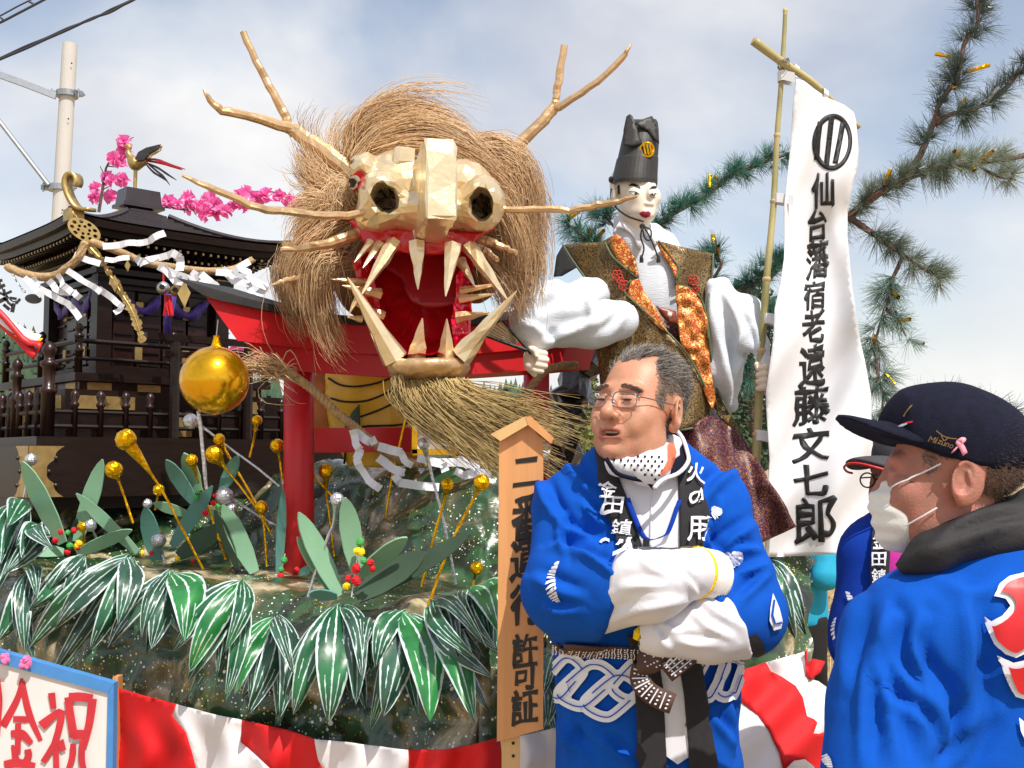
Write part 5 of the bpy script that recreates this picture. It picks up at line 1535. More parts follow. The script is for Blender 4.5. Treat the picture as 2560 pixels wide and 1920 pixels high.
# ---- hanging painted leaves
def leaf_mat(name, base, dark):
    m, n, l, b = newmat(name)
    uv = n.new('ShaderNodeUVMap'); uv.uv_map = 'leaf'
    sp = n.new('ShaderNodeSeparateXYZ'); l.new(uv.outputs[0], sp.inputs[0])
    nz = n.new('ShaderNodeTexNoise'); nz.inputs['Scale'].default_value = 14; nz.inputs['Detail'].default_value = 3
    l.new(uv.outputs[0], nz.inputs['Vector'])
    tc = n.new('ShaderNodeTexCoord')
    big = n.new('ShaderNodeTexNoise'); big.inputs['Scale'].default_value = 11; big.inputs['Detail'].default_value = 6
    l.new(tc.outputs['Object'], big.inputs['Vector'])
    r = n.new('ShaderNodeValToRGB'); r.color_ramp.elements[0].position = .35; r.color_ramp.elements[1].position = .68
    r.color_ramp.elements[0].color = lin(dark); r.color_ramp.elements[1].color = lin(base)
    l.new(big.outputs['Fac'], r.inputs[0])
    def math_(op, a, bb):
        q = n.new('ShaderNodeMath'); q.operation = op
        for i, v in enumerate((a, bb)):
            if isinstance(v, (int, float)): q.inputs[i].default_value = v
            else: l.new(v, q.inputs[i])
        return q.outputs[0]
    wob = math_('MULTIPLY', math_('SUBTRACT', nz.outputs['Fac'], .5), .22)
    u = math_('ADD', sp.outputs[0], wob)
    au = math_('ABSOLUTE', u, 0)
    edge = math_('GREATER_THAN', au, .86)
    mid = math_('LESS_THAN', au, .06)
    st = math_('LESS_THAN', math_('ABSOLUTE', math_('SUBTRACT', au, .48), 0), .038)
    oi = n.new('ShaderNodeObjectInfo')
    gate = math_('GREATER_THAN', math_('SINE', math_('ADD', math_('MULTIPLY', sp.outputs[1], math_('ADD', math_('MULTIPLY', oi.outputs['Random'], 12.0), 9.0)), math_('MULTIPLY', oi.outputs['Random'], 40.0)), 0), .0)
    st = math_('MULTIPLY', st, gate)
    dry = n.new('ShaderNodeTexNoise'); dry.inputs['Scale'].default_value = 45; l.new(tc.outputs['Object'], dry.inputs['Vector'])
    tot = math_('MINIMUM', math_('ADD', math_('ADD', edge, mid), st), 1.0)
    tot = math_('MULTIPLY', tot, math_('ADD', math_('MULTIPLY', dry.outputs['Fac'], .8), .42))
    tot = math_('MINIMUM', tot, 1.0)
    mx = n.new('ShaderNodeMixRGB'); mx.inputs[2].default_value = lin((206, 222, 222))
    l.new(tot, mx.inputs[0]); l.new(r.outputs[0], mx.inputs[1]); l.new(mx.outputs[0], b.inputs['Base Color'])
    b.inputs['Roughness'].default_value = .36
    b.inputs['Coat Weight'].default_value = .15; b.inputs['Coat Roughness'].default_value = .1
    bp = n.new('ShaderNodeBump'); bp.inputs['Strength'].default_value = .35; bp.inputs['Distance'].default_value = .006
    l.new(big.outputs['Fac'], bp.inputs['Height']); l.new(bp.outputs[0], b.inputs['Normal'])
    return m
LM = {'b': leaf_mat('painted_leaf_bright', (52, 138, 70), (18, 92, 44)), 'g': leaf_mat('painted_leaf_green', (38, 108, 64), (16, 70, 46)), 'd': leaf_mat('painted_leaf_dark', (52, 98, 74), (28, 62, 50))}
def leaf3d(name, base, tip, wpx, mt, parent, bulge=.05, twist=0.0, pw=.8, nl=16, nw=7, curl=.25, side=0.0):
    """base/tip = (x, y, Y)"""
    a, e = P(*base), P(*tip)
    t = np.linspace(0, 1, nl)
    d = e - a; L = np.linalg.norm(d)
    vdir = (a + e) / 2 - CAM; vdir /= np.linalg.norm(vdir)
    wd = np.cross(d / L, vdir); wd /= np.linalg.norm(wd); nd_ = np.cross(wd, d / L)
    if nd_.dot(vdir) > 0: nd_ = -nd_
    c = a + d * t[:, None] + nd_ * (bulge * np.sin(t * math.pi * .9))[:, None] + wd * (side * L * np.sin(t * math.pi))[:, None]
    w = wpx * base[2] / FPX / 2
    prof = np.maximum(np.sin(np.pi * np.clip(t, 0, 1) ** pw) ** .75, .10 * (1 - t))
    V, UV = [], []
    for i in range(nl):
        an = twist * (t[i] - .3)
        wv = wd * math.cos(an) + nd_ * math.sin(an); nv_ = nd_ * math.cos(an) - wd * math.sin(an)
        for j in range(nw):
            u = -1 + 2 * j / (nw - 1)
            V.append(c[i] + wv * u * w * prof[i] - nv_ * curl * w * u * u * prof[i] + nd_ * .006 * math.sin(7 * t[i] + 3 * u + base[0]))
            UV.append((u, t[i]))
    F = [[i * nw + j, i * nw + j + 1, (i + 1) * nw + j + 1, (i + 1) * nw + j] for i in range(nl - 1) for j in range(nw - 1)]
    o = put(name, V, F, mt, parent, None, True)
    ul = o.data.uv_layers.new(name='leaf')
    for lp in o.data.loops: ul.data[lp.index].uv = UV[lp.vertex_index]
    return o
def spray(label, base, leaves, dY=-.02):
    """bunch of painted leaves fixed at one point: leaves = (tip x, tip y, width px, material, twist, side)"""
    yb = float(Yfp(base[0])) + dY
    t = thing('painted_leaf_spray', label, 'leaf spray', P(base[0], base[1], yb), 'painted leaf sprays hung on the rockwork')
    for i, lf in enumerate(leaves):
        x, y, w, m_ = lf[:4]
        tw = (lf[4] if len(lf) > 4 else 0) + random.uniform(-.7, .7)
        sd_ = lf[5] if len(lf) > 5 else random.uniform(-.09, .09)
        b0 = lf[6] if len(lf) > 6 else (base[0] + random.uniform(-8, 8), base[1] + random.uniform(-4, 8))
        leaf3d('leaf', (b0[0], b0[1], yb - .012 * i), (x, y, float(Yfp(x)) - .19 - .012 * i), w * .96, LM[m_], t, .045 + .008 * i, tw, curl=.22, side=sd_)
    for i in range(4):
        x, y = leaves[i % len(leaves)][:2]
        x += random.uniform(-34, 34); y += random.uniform(-70, 48)
        leaf3d('leaf', (base[0] + random.uniform(-10, 10), base[1] + 4, yb + .012), (x, y, float(Yfp(x)) - .125), random.uniform(36, 60), LM[random.choice('dgg')], t, .03, random.uniform(-.8, .8), curl=.3, side=random.uniform(-.1, .1))
spray('leaf spray with long pale striped leaves sweeping left under the leftmost cardboard plant', (322, 1389), [(127, 1691, 46, 'd'), (78, 1616, 62, 'g', .4, -.05), (225, 1629, 60, 'g'), (295, 1572, 66, 'd', -.3), (143, 1566, 60, 'd', .8, -.06)])
spray('leaf spray with broad bright green leaf, above the red stripe nearest the board', (427, 1425), [(271, 1617, 52, 'd', .6, -.08), (377, 1629, 72, 'd', .2), (352, 1600, 40, 'd'), (464, 1617, 92, 'b', -.3, .12)])
spray('leaf spray of narrow leaves hanging over the second white stripe from the board', (608, 1450), [(432, 1628, 50, 'g', .5, -.05), (470, 1705, 60, 'g', .3), (474, 1680, 66, 'b', .3, -.05), (563, 1758, 50, 'g', -.3, .05), (560, 1640, 50, 'g', .4)])
spray('leaf spray with dark drooping leaves and one bright leaf, left of the broad middle spray', (690, 1540), [(586, 1740, 62, 'b', .3, -.1), (618, 1792, 58, 'd', .2), (700, 1805, 58, 'd', -.2, .1), (740, 1700, 40, 'd')])
spray('leaf spray of four broad leaves directly below the red berried cardboard plant', (848, 1512), [(700, 1804, 40, 'd', .4, -.1), (733, 1788, 70, 'g', .4, -.04), (892, 1775, 62, 'd', -.5, .08), (912, 1720, 50, 'd'), (822, 1814, 92, 'g', .0, 0)])
spray('small single dark leaf tucked right of the broad middle spray', (930, 1562), [(892, 1700, 48, 'd', .5, -.2), (905, 1640, 46, 'd', .3)])
spray('leaf spray with shiny clear tipped leaf left of the wooden plaque', (1012, 1524), [(936, 1672, 62, 'g', .5, -.12), (958, 1797, 88, 'd', .1), (1078, 1812, 98, 'b', -.1), (1193, 1822, 84, 'b', -.2, .06, (1066, 1520))])
spray('leaf spray of narrow dark leaves behind the silver rod by the wooden plaque', (1085, 1500), [(1150, 1652, 46, 'd', -.4, .1), (1240, 1705, 62, 'd', -.2, -.1), (1200, 1660, 46, 'g'), (1230, 1630, 40, 'd', .3, .1)])
spray('leaf spray with white veined bright leaf touching the left side of the wooden plaque', (1172, 1474), [(1248, 1638, 46, 'd', -.3), (1262, 1600, 84, 'b', -.2, .1), (1215, 1620, 40, 'g')], .10)
spray('leaf spray showing in the gap between wooden plaque and man', (1385, 1650), [(1370, 1822, 60, 'g', .2), (1410, 1800, 50, 'd'), (1350, 1760, 50, 'g')], .0)
spray('striped leaf spray curling toward the left edge below the far left cardboard leaf', (203, 1389), [(75, 1522, 58, 'g', .4, .08), (150, 1500, 44, 'd', .3), (120, 1480, 40, 'd')])
spray('leaf spray with a green leaf hanging at the far left edge above the board', (75, 1428), [(-4, 1603, 72, 'g', .2), (40, 1600, 40, 'd'), (98, 1510, 40, 'd', -.2), (62, 1640, 44, 'd')])
spray('pale veined leaf spray at the left edge beside the shrine base', (66, 1258), [(-4, 1420, 66, 'g', .3, -.08), (10, 1330, 60, 'g', .3), (-20, 1500, 50, 'd')], .25)
spray('leaf spray with white hatched leaves under the flat cardboard leaf at the left', (110, 1315), [(47, 1403, 58, 'g', .4, -.1), (10, 1440, 50, 'd'), (140, 1390, 44, 'd', -.2)], .1)
t = thing('painted_leaf_spray', 'leaf spray with long dark leaves at the right end of the float below the banner', 'leaf spray', P(1925, 1410, 3.45), 'painted leaf sprays hung on the rockwork')
for i, (bx_, by_, x, y, w, m_) in enumerate(((1927, 1400, 2011, 1545, 60, 'd'), (1915, 1420, 1968, 1536, 62, 'b'), (1940, 1420, 2016, 1590, 36, 'd'), (1930, 1410, 1990, 1600, 44, 'd'), (1925, 1430, 1950, 1560, 40, 'g'), (1900, 1400, 1935, 1580, 44, 'd'))):
    leaf3d('leaf', (bx_, by_, 3.42 - .01 * i), (x, y, 3.36 - .01 * i), w, LM[m_], t, .05, -.3)
# rockwork end at the right of the float
n1, n2 = 50, 40
A_, B_ = np.meshgrid(np.linspace(0, 1, n1), np.linspace(0, 1, n2))
xx = 1480 + (2040 - 1480) * A_ ; yy = 1380 + (1720 - 1380) * B_
V = P(xx, yy, 3.75 + .5 * (A_ - .5) - .25 * np.sin(B_ * 2.2)).reshape(-1, 3)
V = V + .05 * np.stack([vnoise(V * 6, 5), vnoise(V * 6, 6), vnoise(V * 6, 7)], 1) + .02 * np.stack([vnoise(V * 16, 5), vnoise(V * 16, 6), vnoise(V * 16, 7)], 1)
ii = np.arange(n1 * n2).reshape(n2, n1)
F = np.stack([ii[:-1, :-1], ii[:-1, 1:], ii[1:, 1:], ii[1:, :-1]], -1).reshape(-1, 4)
put('rockwork', V, F, rk, smooth=False, label='glossy green film covering the right end of the float beside the curtain end', cat='rockwork')

# ---- cardboard leaf plants with foam berries
def shelfY(y):
    el = PITCH - math.atan((y - 960) / FPX)
    return float(np.clip(.36 / max(1e-3, math.tan(-el)), 2.95, 3.85)) if el < -.01 else 3.85
def plant(label, base, leaves, berries, stems=()):
    Y = shelfY(base[1])
    t = thing('cardboard_plant', label, 'cardboard plant', P(base[0], base[1], Y), 'cardboard leaf plants on the rockwork')
    for i, (bx_, by_, x, y, w, m_) in enumerate(leaves):
        yb = Y + .02 * ((i % 3) - 1)
        a = np.array([bx_, by_]); e = np.array([x, y]); d = e - a; L = np.linalg.norm(d); nn_ = np.array([-d[1], d[0]]) / L
        tt = np.linspace(0, 1, 18)
        pw_ = np.interp(tt, [0, .1, .3, .62, .84, .95, 1], [.5, .66, .92, 1, .72, .36, .08])
        c = a + d * tt[:, None]
        out = list(c + nn_ * (w / 2 * pw_)[:, None]) + list((c - nn_ * (w / 2 * pw_)[:, None])[::-1])
        tilt = random.uniform(-.0009, .0009) * 1.2
        V2, F = tri_loops([out], 16)
        fr_ = ((V2 - a) @ d) / L / L
        ac = ((V2 - a) @ nn_)
        V = P(V2[:, 0], V2[:, 1], yb - .05 * fr_ ** 2 + tilt * ac + .0000 * ac)
        W, FF = solid(V, F, .005)
        put('leaf', W, FF, M[m_], t)
    for x, y, c in berries:
        r = random.uniform(.0085, .0125)
        o = MB().ball(P(x, y, Y - .06), (r, r, r * random.uniform(.8, 1.15)), 7, .16).build('berry', M['foam_' + c], t)
    for a, e in stems: MB().tube(PL([a, e], Y - .055), .0015, 4).build('wire', M['white_cloth'], t)
z3 = lambda L: zz(0, 950, L)
def L3(ox, oy, L): return [tuple(zz(ox, oy, [(a, b_)])[0]) + tuple(zz(ox, oy, [(c, d)])[0]) + (w, m_) for a, b_, c, d, w, m_ in L]
def B3(ox, oy, L): return [tuple(zz(ox, oy, [(a, b_)])[0]) + (c,) for a, b_, c in L]
plant('cardboard plant with two tall upright grey green leaves at the far left', (170, 1377), L3(0, 950, [(430, 1130, 150, 565, 46, 'card_green'), (530, 1120, 705, 550, 44, 'card_green'), (440, 1190, 10, 1140, 38, 'card_green'), (530, 1200, 910, 1040, 32, 'card_green'), (950, 1195, 525, 785, 32, 'card_green'), (480, 1170, 530, 960, 20, 'card_dark')]),
      B3(0, 950, [(420, 1050, 'red'), (510, 1040, 'red'), (380, 1110, 'red'), (465, 1192, 'red'), (540, 1158, 'red'), (468, 1055, 'green'), (485, 1145, 'green'), (545, 1130, 'yellow'), (530, 1150, 'yellow')]))
plant('cardboard plant with teal leaves crossing behind the leaning gold foil sticks', (452, 1377), L3(0, 950, [(1340, 850, 1145, 555, 36, 'card_teal'), (1370, 770, 1268, 508, 38, 'card_green'), (1530, 770, 1640, 525, 34, 'card_teal'), (1190, 1150, 1465, 735, 40, 'card_teal'), (1080, 1250, 1000, 880, 44, 'card_teal'), (1300, 930, 1060, 855, 26, 'card_green'), (1230, 1220, 1560, 1000, 50, 'card_dark')]),
      B3(0, 950, [(985, 1195, 'yellow'), (1048, 1195, 'red'), (1225, 1235, 'yellow'), (1335, 1250, 'red'), (1475, 850, 'red'), (1505, 875, 'green'), (1370, 775, 'green'), (1352, 812, 'green'), (1420, 920, 'red'), (1485, 800, 'red')]))
plant('cardboard plant with one broad pale leaf by the red torii post', (640, 1420), L3(0, 950, [(1760, 1330, 1540, 865, 50, 'card_green'), (1925, 1360, 1960, 760, 24, 'card_teal'), (1990, 1420, 2160, 1280, 26, 'card_teal'), (1640, 1300, 1480, 900, 26, 'card_dark')]),
      B3(0, 950, [(1965, 1245, 'green'), (1945, 1310, 'green'), (1940, 1355, 'red'), (2050, 1310, 'red')]), [(zz(0, 950, [(1970, 1200)])[0], zz(0, 950, [(1940, 1370)])[0])])
plant('large cardboard plant in front of the torii with red and yellow berries at its middle', (850, 1492), L3(640, 950, [(700, 1330, 620, 815, 54, 'card_green'), (580, 1490, 300, 915, 50, 'card_green'), (550, 1480, 290, 1085, 34, 'card_green'), (720, 1350, 1045, 1095, 42, 'card_green'), (690, 1500, 1165, 1190, 64, 'card_dark'), (880, 1440, 1475, 1060, 44, 'card_dark'), (560, 1500, 370, 1480, 26, 'card_teal')]),
      B3(640, 950, [(722, 1120, 'green'), (745, 1250, 'green'), (705, 1180, 'yellow'), (725, 1190, 'yellow'), (693, 1300, 'red'), (685, 1310, 'red'), (790, 1262, 'red'), (805, 1305, 'red'), (690, 1385, 'red'), (700, 1400, 'red'), (635, 1370, 'red'), (625, 1425, 'yellow')]), [(zz(640, 950, [(715, 1130)])[0], zz(640, 950, [(660, 1500)])[0])])

# ---- foil balls on sticks
def pick(label, ball, r, pts, gold=True, taper=True, Y=None):
    end = pts[-1]
    Y = Y or shelfY(min(1500, max(1330, end[1])))
    t = thing('foil_ball_pick', label, 'foil ball', P(end[0], end[1], Y), ('gold' if gold else 'silver') + ' foil balls on sticks')
    m_ = M['gold_foil' if gold else 'silver_foil']
    if ball is not None:
        c = P(ball[0], ball[1], Y - .04)
        rr = r * Y / FPX
        b = MB(); b.ball(c, rr, 16, .045); b.build('ball', m_, t)
        path = [P(ball[0], ball[1], Y - .04)] + [P(x, y, Y) for x, y in pts]
    else: path = [P(x, y, Y) for x, y in pts]
    p = spline(path, 14)
    rad = np.full(14, .0042)
    if ball is not None: rad[:4] = [rr * .75, rr * .55, rr * .33, .0055]
    MB().tube(p, rad, 7, True, .16).build('stick', m_, t)
zb = lambda ox, L: [zz(ox, 950, [q])[0] for q in L]
PK = [
 (0, 'large gold foil ball on a long stick leaning across the shrine base', (872, 412), 72, [(1105, 740), (1250, 1010), (1405, 1310)], 1),
 (0, 'gold foil ball just left of the shrine base middle, on a short leaning stick', (787, 620), 60, [(850, 780), (920, 990)], 1),
 (0, 'small gold foil ball half hidden behind the long leaning gold stick', (1097, 760), 40, [(1090, 810), (1070, 900)], 1),
 (0, 'gold foil ball with dark stick standing left of the larger shaded gold ball', (1325, 555), 42, [(1390, 740), (1480, 1000), (1560, 1240)], 1),
 (0, 'large shaded gold foil ball below the small gold ball on the silver rod', (1480, 515), 62, [(1600, 660), (1760, 870), (1885, 1080)], 1),
 (0, 'gold foil ball touching the long silver rod under the hanging gold ball', (1515, 410), 40, [(1600, 560), (1700, 730), (1830, 960)], 1),
 (0, 'small gold foil ball on a thin stick before the dark shrine railing, left of torii', (1775, 280), 37, [(1750, 430), (1725, 535)], 1),
 (0, 'dull gold foil ball tucked behind the left torii post', (1915, 455), 48, [(1935, 560), (1960, 760)], 1),
 (0, 'gold foil ball on an upright stick beside the pale cardboard leaf', (1805, 880), 46, [(1828, 1040), (1845, 1290)], 1),
 (0, 'bright gold foil ball low in front of the broad pale cardboard leaf', (1545, 1080), 50, [(1575, 1190), (1605, 1270)], 1),
 (0, 'small gold foil ball beside a silver one among the far left berries', (570, 1015), 34, [(580, 1100), (585, 1180)], 1),
 (0, 'silver foil ball at far left in front of the gilt base corner', (215, 550), 42, [(190, 680), (165, 810)], 0),
 (0, 'silver foil ball just under the hanging gold ball on a long leaning silver rod', (1318, 285), 52, [(1420, 340), (1600, 480), (1780, 610), (1930, 735)], 0),
 (0, 'big silver foil ball left of the red post, leaning left', (1550, 805), 62, [(1680, 870), (1800, 950), (1930, 1015)], 0),
 (0, 'silver foil ball just under the biggest silver ball', (1598, 895), 42, [(1640, 950), (1670, 1000)], 0),
 (0, 'silver foil ball in front of the left torii post', (1995, 715), 50, [(2040, 810), (2100, 900), (2140, 970)], 0),
 (0, 'silver foil ball beside a gold one among the far left berries', (625, 1005), 40, [(660, 1080), (690, 1140)], 0),
 (0, 'silver foil ball standing low before the teal cardboard leaf', (1097, 1110), 50, [(1120, 1190), (1140, 1265)], 0),
 (0, 'tiny silver foil ball in the crumpled rockwork right of the shrine base', (1020, 855), 32, [(1000, 900), (990, 960)], 0),
 (640, 'gold foil ball in front of the left torii post leaning left', (280, 510), 42, [(360, 610), (450, 720), (530, 810)], 1),
 (640, 'gold foil ball on an upright stick right of the left torii post', (483, 630), 50, [(488, 800), (515, 1020), (540, 1220)], 1),
 (640, 'silver foil ball left of the tallest pale cardboard leaf', (560, 825), 47, [(540, 980), (490, 1100), (420, 1300), (360, 1500)], 0),
 (640, 'long gold foil stick rising in front of the torii plaque', None, 0, [(1045, 215), (985, 480), (930, 720), (875, 1150)], 1),
 (640, 'egg shaped silver foil ball in front of the white torii plaque', (1158, 440), 42, [(1200, 600), (1290, 950), (1360, 1300), (1380, 1410)], 0),
 (640, 'gold foil ball between the silver rod and the tall gold ball near the plaque', (1322, 725), 45, [(1290, 870), (1220, 1120), (1145, 1430)], 1),
 (640, 'gold foil ball on the thick tall stick nearest the wooden plaque', (1560, 710), 57, [(1500, 830), (1350, 1120), (1190, 1555)], 1),
 (640, 'low gold foil ball with star folds left of the wooden plaque', (1525, 1300), 45, [(1510, 1370), (1500, 1420)], 1),
 (640, 'thick silver foil rod lying toward the wooden plaque', None, 0, [(1195, 1565), (1430, 1470), (1680, 1365)], 0),
]
for ox, lb, bl, r, pts, g in PK:
    pick(lb, zz(ox, 950, [bl])[0] if bl else None, r * .36166, zb(ox, pts), bool(g))
# big hanging gold ball
t = thing('gold_ball', 'large shiny gold ball hanging from the left end of the torii beam', 'ball', P(536, 1040, 3.45))
c = P(536, 951, 3.45); R_ = 86 * 3.45 / FPX
b = MB().ball(c, R_, 40); b.build('ball', M['gold_ball'], t, True)
MB().lathe([(.022, -.005), (.014, .012), (.009, .03), (.011, .036)], c + np.array([.004, 0, R_ * .97]), 10).build('neck', M['gold_foil'], t)
MB().tube([c + np.array([.002, -.003, R_ + .03]), P(540, 850, 3.6), P(545, 800, 3.66)], .002, 5).build('cord', M['white_cloth'], t)
MB().tube(spline([c - np.array([.05, .0, R_ * .9]), P(500, 1050, 3.45), P(508, 1140, 3.46), P(516, 1222, 3.48)], 12), .006, 7, True, .25).build('support_rod', M['silver_foil'], t)
# wooden plaque on a post
YS = 2.42
pl = thing('wooden_plaque', 'tall orange wood plaque with gabled cap and black brush lettering left of the man', 'sign', P(1300, 2300, YS) * np.array([1, 1, 0]))
sheet('board', zz(640, 950, [(1680, 420), (1880, 300), (1985, 420), (1988, 1100), (1985, 2414), (1665, 2500)]) , lambda x, y: YS + 0 * x, M['wood'], pl, .05, 60, False)
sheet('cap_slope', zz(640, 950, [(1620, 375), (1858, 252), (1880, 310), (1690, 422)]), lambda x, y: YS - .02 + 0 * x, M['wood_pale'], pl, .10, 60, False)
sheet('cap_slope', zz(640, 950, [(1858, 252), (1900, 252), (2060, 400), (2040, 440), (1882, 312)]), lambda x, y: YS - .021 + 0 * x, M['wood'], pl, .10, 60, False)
sheet('post', [(1254, 1838), (1300, 1836), (1298, 2700), (1256, 2700)], YS + .012, M['wood_pale'], pl, .04, 80, False)
for y in (1858, 1890): MB().ball(P(1283, y, YS + .01), .0035, 8).build('screw', M['ink'], pl)
inkm = mat('plaque_ink', (24, 20, 20), .45, 0, .1, 20)
for ch, cx, cy, w, h in (('二', 1316, 1180, 66, 66), ('番', 1316, 1292, 70, 108), ('運', 1314, 1400, 74, 96), ('行', 1315, 1510, 76, 100), ('許', 1312, 1622, 62, 72), ('可', 1312, 1692, 60, 62), ('証', 1312, 1768, 66, 82)):
    sheet('lettering', glyph_px(ch, cx, cy, w, h, bold=.035, rough=.018), YS - .0015, inkm, pl, .001, 30, False)
# ================================================================== HEADS AND HANDS (shared)
def head_mesh(h=.004, nose=1.0, jaw=1.0, full=1.0, mouth=0.0, doll=False, ears=True, smile=0):
    """face looks to -Y, X to the viewer's right, origin at mid head; metres"""
    s = SD((-.105, -.145, -.20), (.105, .125, .145), h)
    s.D = s.ell((0, .018, .045), (.079, .099, .083))
    s.u(s.ell((0, -.03, -.025), (.066 * full, .068, .088)), .03)
    s.u(s.ell((0, -.038, -.078), (.050 * jaw, .05, .042)), .03)
    s.u(s.ell((0, -.078, -.102), (.022, .018, .016)), .025)
    for sx in (-1, 1):
        s.u(s.ell((sx * .043, -.066, -.028), (.024 * full, .022, .026)), .025)
        s.u(s.ell((sx * .045 * jaw, -.02, -.075), (.02, .035, .03)), .03)
    if doll:
        s.u(s.cap((0, -.096, .005), (0, -.110, -.036), .006, .011), .016)
        s.u(s.ell((0, -.096, -.066), (.019, .010, .009)), .008)
    else:
        s.u(s.cap((-.038, -.083, .024), (.038, -.083, .024), .013, .013), .014)
        for sx in (-1, 1):
            s.cut(s.ell((sx * .032, -.105, .004), (.021, .020, .013)), .016)
            s.u(s.ell((sx * .031, -.0845, .003), (.0155, .0125, .0125)), .004)
            # heavy lids: slit between upper and lower lid
            s.u(s.cap((sx * .019, -.093, .0075), (sx * .045, -.0885, .0065), .0045, .004), .005)
            s.u(s.cap((sx * .020, -.092, -.0045), (sx * .044, -.0885, -.0035), .0045, .004), .006)
            s.u(s.cap((sx * .02, -.089, -.015), (sx * .046, -.084, -.010), .006, .005), .012)
        s.u(s.cap((0, -.092, .014), (0, -.117 * nose, -.027), .0088, .0130), .012)
        s.u(s.ell((0, -.117 * nose, -.031), (.0132, .0122, .0112)), .008)
        for sx in (-1, 1):
            s.u(s.ell((sx * .0165, -.103, -.034), (.0092, .0125, .0095)), .006)
            s.cut(s.ell((sx * .008, -.111, -.0425), (.0045, .006, .004)), .003)
            # fold from nose to mouth corner
            s.cut(s.cap((sx * .023, -.104, -.034), (sx * .037, -.087, -.072), .0032, .003), .007)
            s.cut(s.cap((sx * .020, -.098, -.0225), (sx * .044, -.090, -.019), .0018, .0016), .006)
            for q in range(3): s.cut(s.cap((sx * .054, -.076 + .002 * q, .012 - .008 * q), (sx * .067, -.058, .020 - .014 * q), .0012, .0008), .004)
            s.u(s.ell((sx * .040, -.078, -.048), (.016, .016, .018)), .016)
        for q, zq in enumerate((.044, .055, .066)):
            s.cut(s.cap((-.03 + .004 * q, -.094 + .10 * (zq - .044), zq), (0, -.1035 + .16 * (zq - .044), zq + .002), .0026, .0026), .004)
            s.cut(s.cap((0, -.1035 + .16 * (zq - .044), zq + .002), (.03 - .004 * q, -.094 + .10 * (zq - .044), zq), .0026, .0026), .004)
        for sx in (-1, 1): s.cut(s.cap((sx * .007, -.102, .020), (sx * .006, -.104, .034), .0014, .001), .004)
        s.u(s.ell((0, -.088, -.066), (.032, .016, .018)), .016)
        s.u(s.cap((-.024, -.093, -.0635), (0, -.097, -.060), .0042, .0048), .005); s.u(s.cap((0, -.097, -.060), (.024, -.093, -.0635), .0048, .0042), .005)
        s.u(s.cap((-.019, -.095, -.0760), (.019, -.095, -.0760), .0055, .0055), .006)
        s.cut(s.ell((0, -.104, -.0680), (.025, .016, .0028 + mouth)), .003)
        s.cut(s.cap((-.02, -.101, -.087), (.02, -.101, -.087), .003, .003), .012)
    # neck
    s.u(s.cap((0, .018, -.07), (0, .04, -.26), .054, .06), .03)
    if ears:
        for sx in (-1, 1):
            R = rotz(sx * .45) @ rotx(-.15)
            s.u(s.ell((sx * .081, .020, -.004), (.010, .027, .037), R), .008)
            s.cut(s.ell((sx * .0925, .014, .003), (.011, .0155, .026), R), .004); s.u(s.cap((sx * .083, .026, -.006), (sx * .083, .020, .012), .004, .003), .004)
            s.u(s.ell((sx * .078, .012, -.032), (.008, .010, .011), R), .008)
            s.u(s.ell((sx * .080, .006, -.004), (.005, .006, .010), R), .005)
    return s.mesh()
def orient(V, c, yaw=0, pitch=0, roll=0, sc=1.0):
    R = rotz(yaw) @ rotx(pitch) @ roty(roll)
    return V * sc @ R.T + np.asarray(c), R
def to_w(p, c, R, sc=1.0): return np.asarray(p, float) * sc @ R.T + np.asarray(c)
def fist(lo, hi, prims, h=.004):
    s = SD(lo, hi, h)
    for i, (kind, *a) in enumerate(prims):
        d = s.ell(*a) if kind == 'e' else s.cap(*a)
        if i == 0: s.D = d
        else: s.u(d, .004 if kind == 'f' else .008)
    return s.mesh()

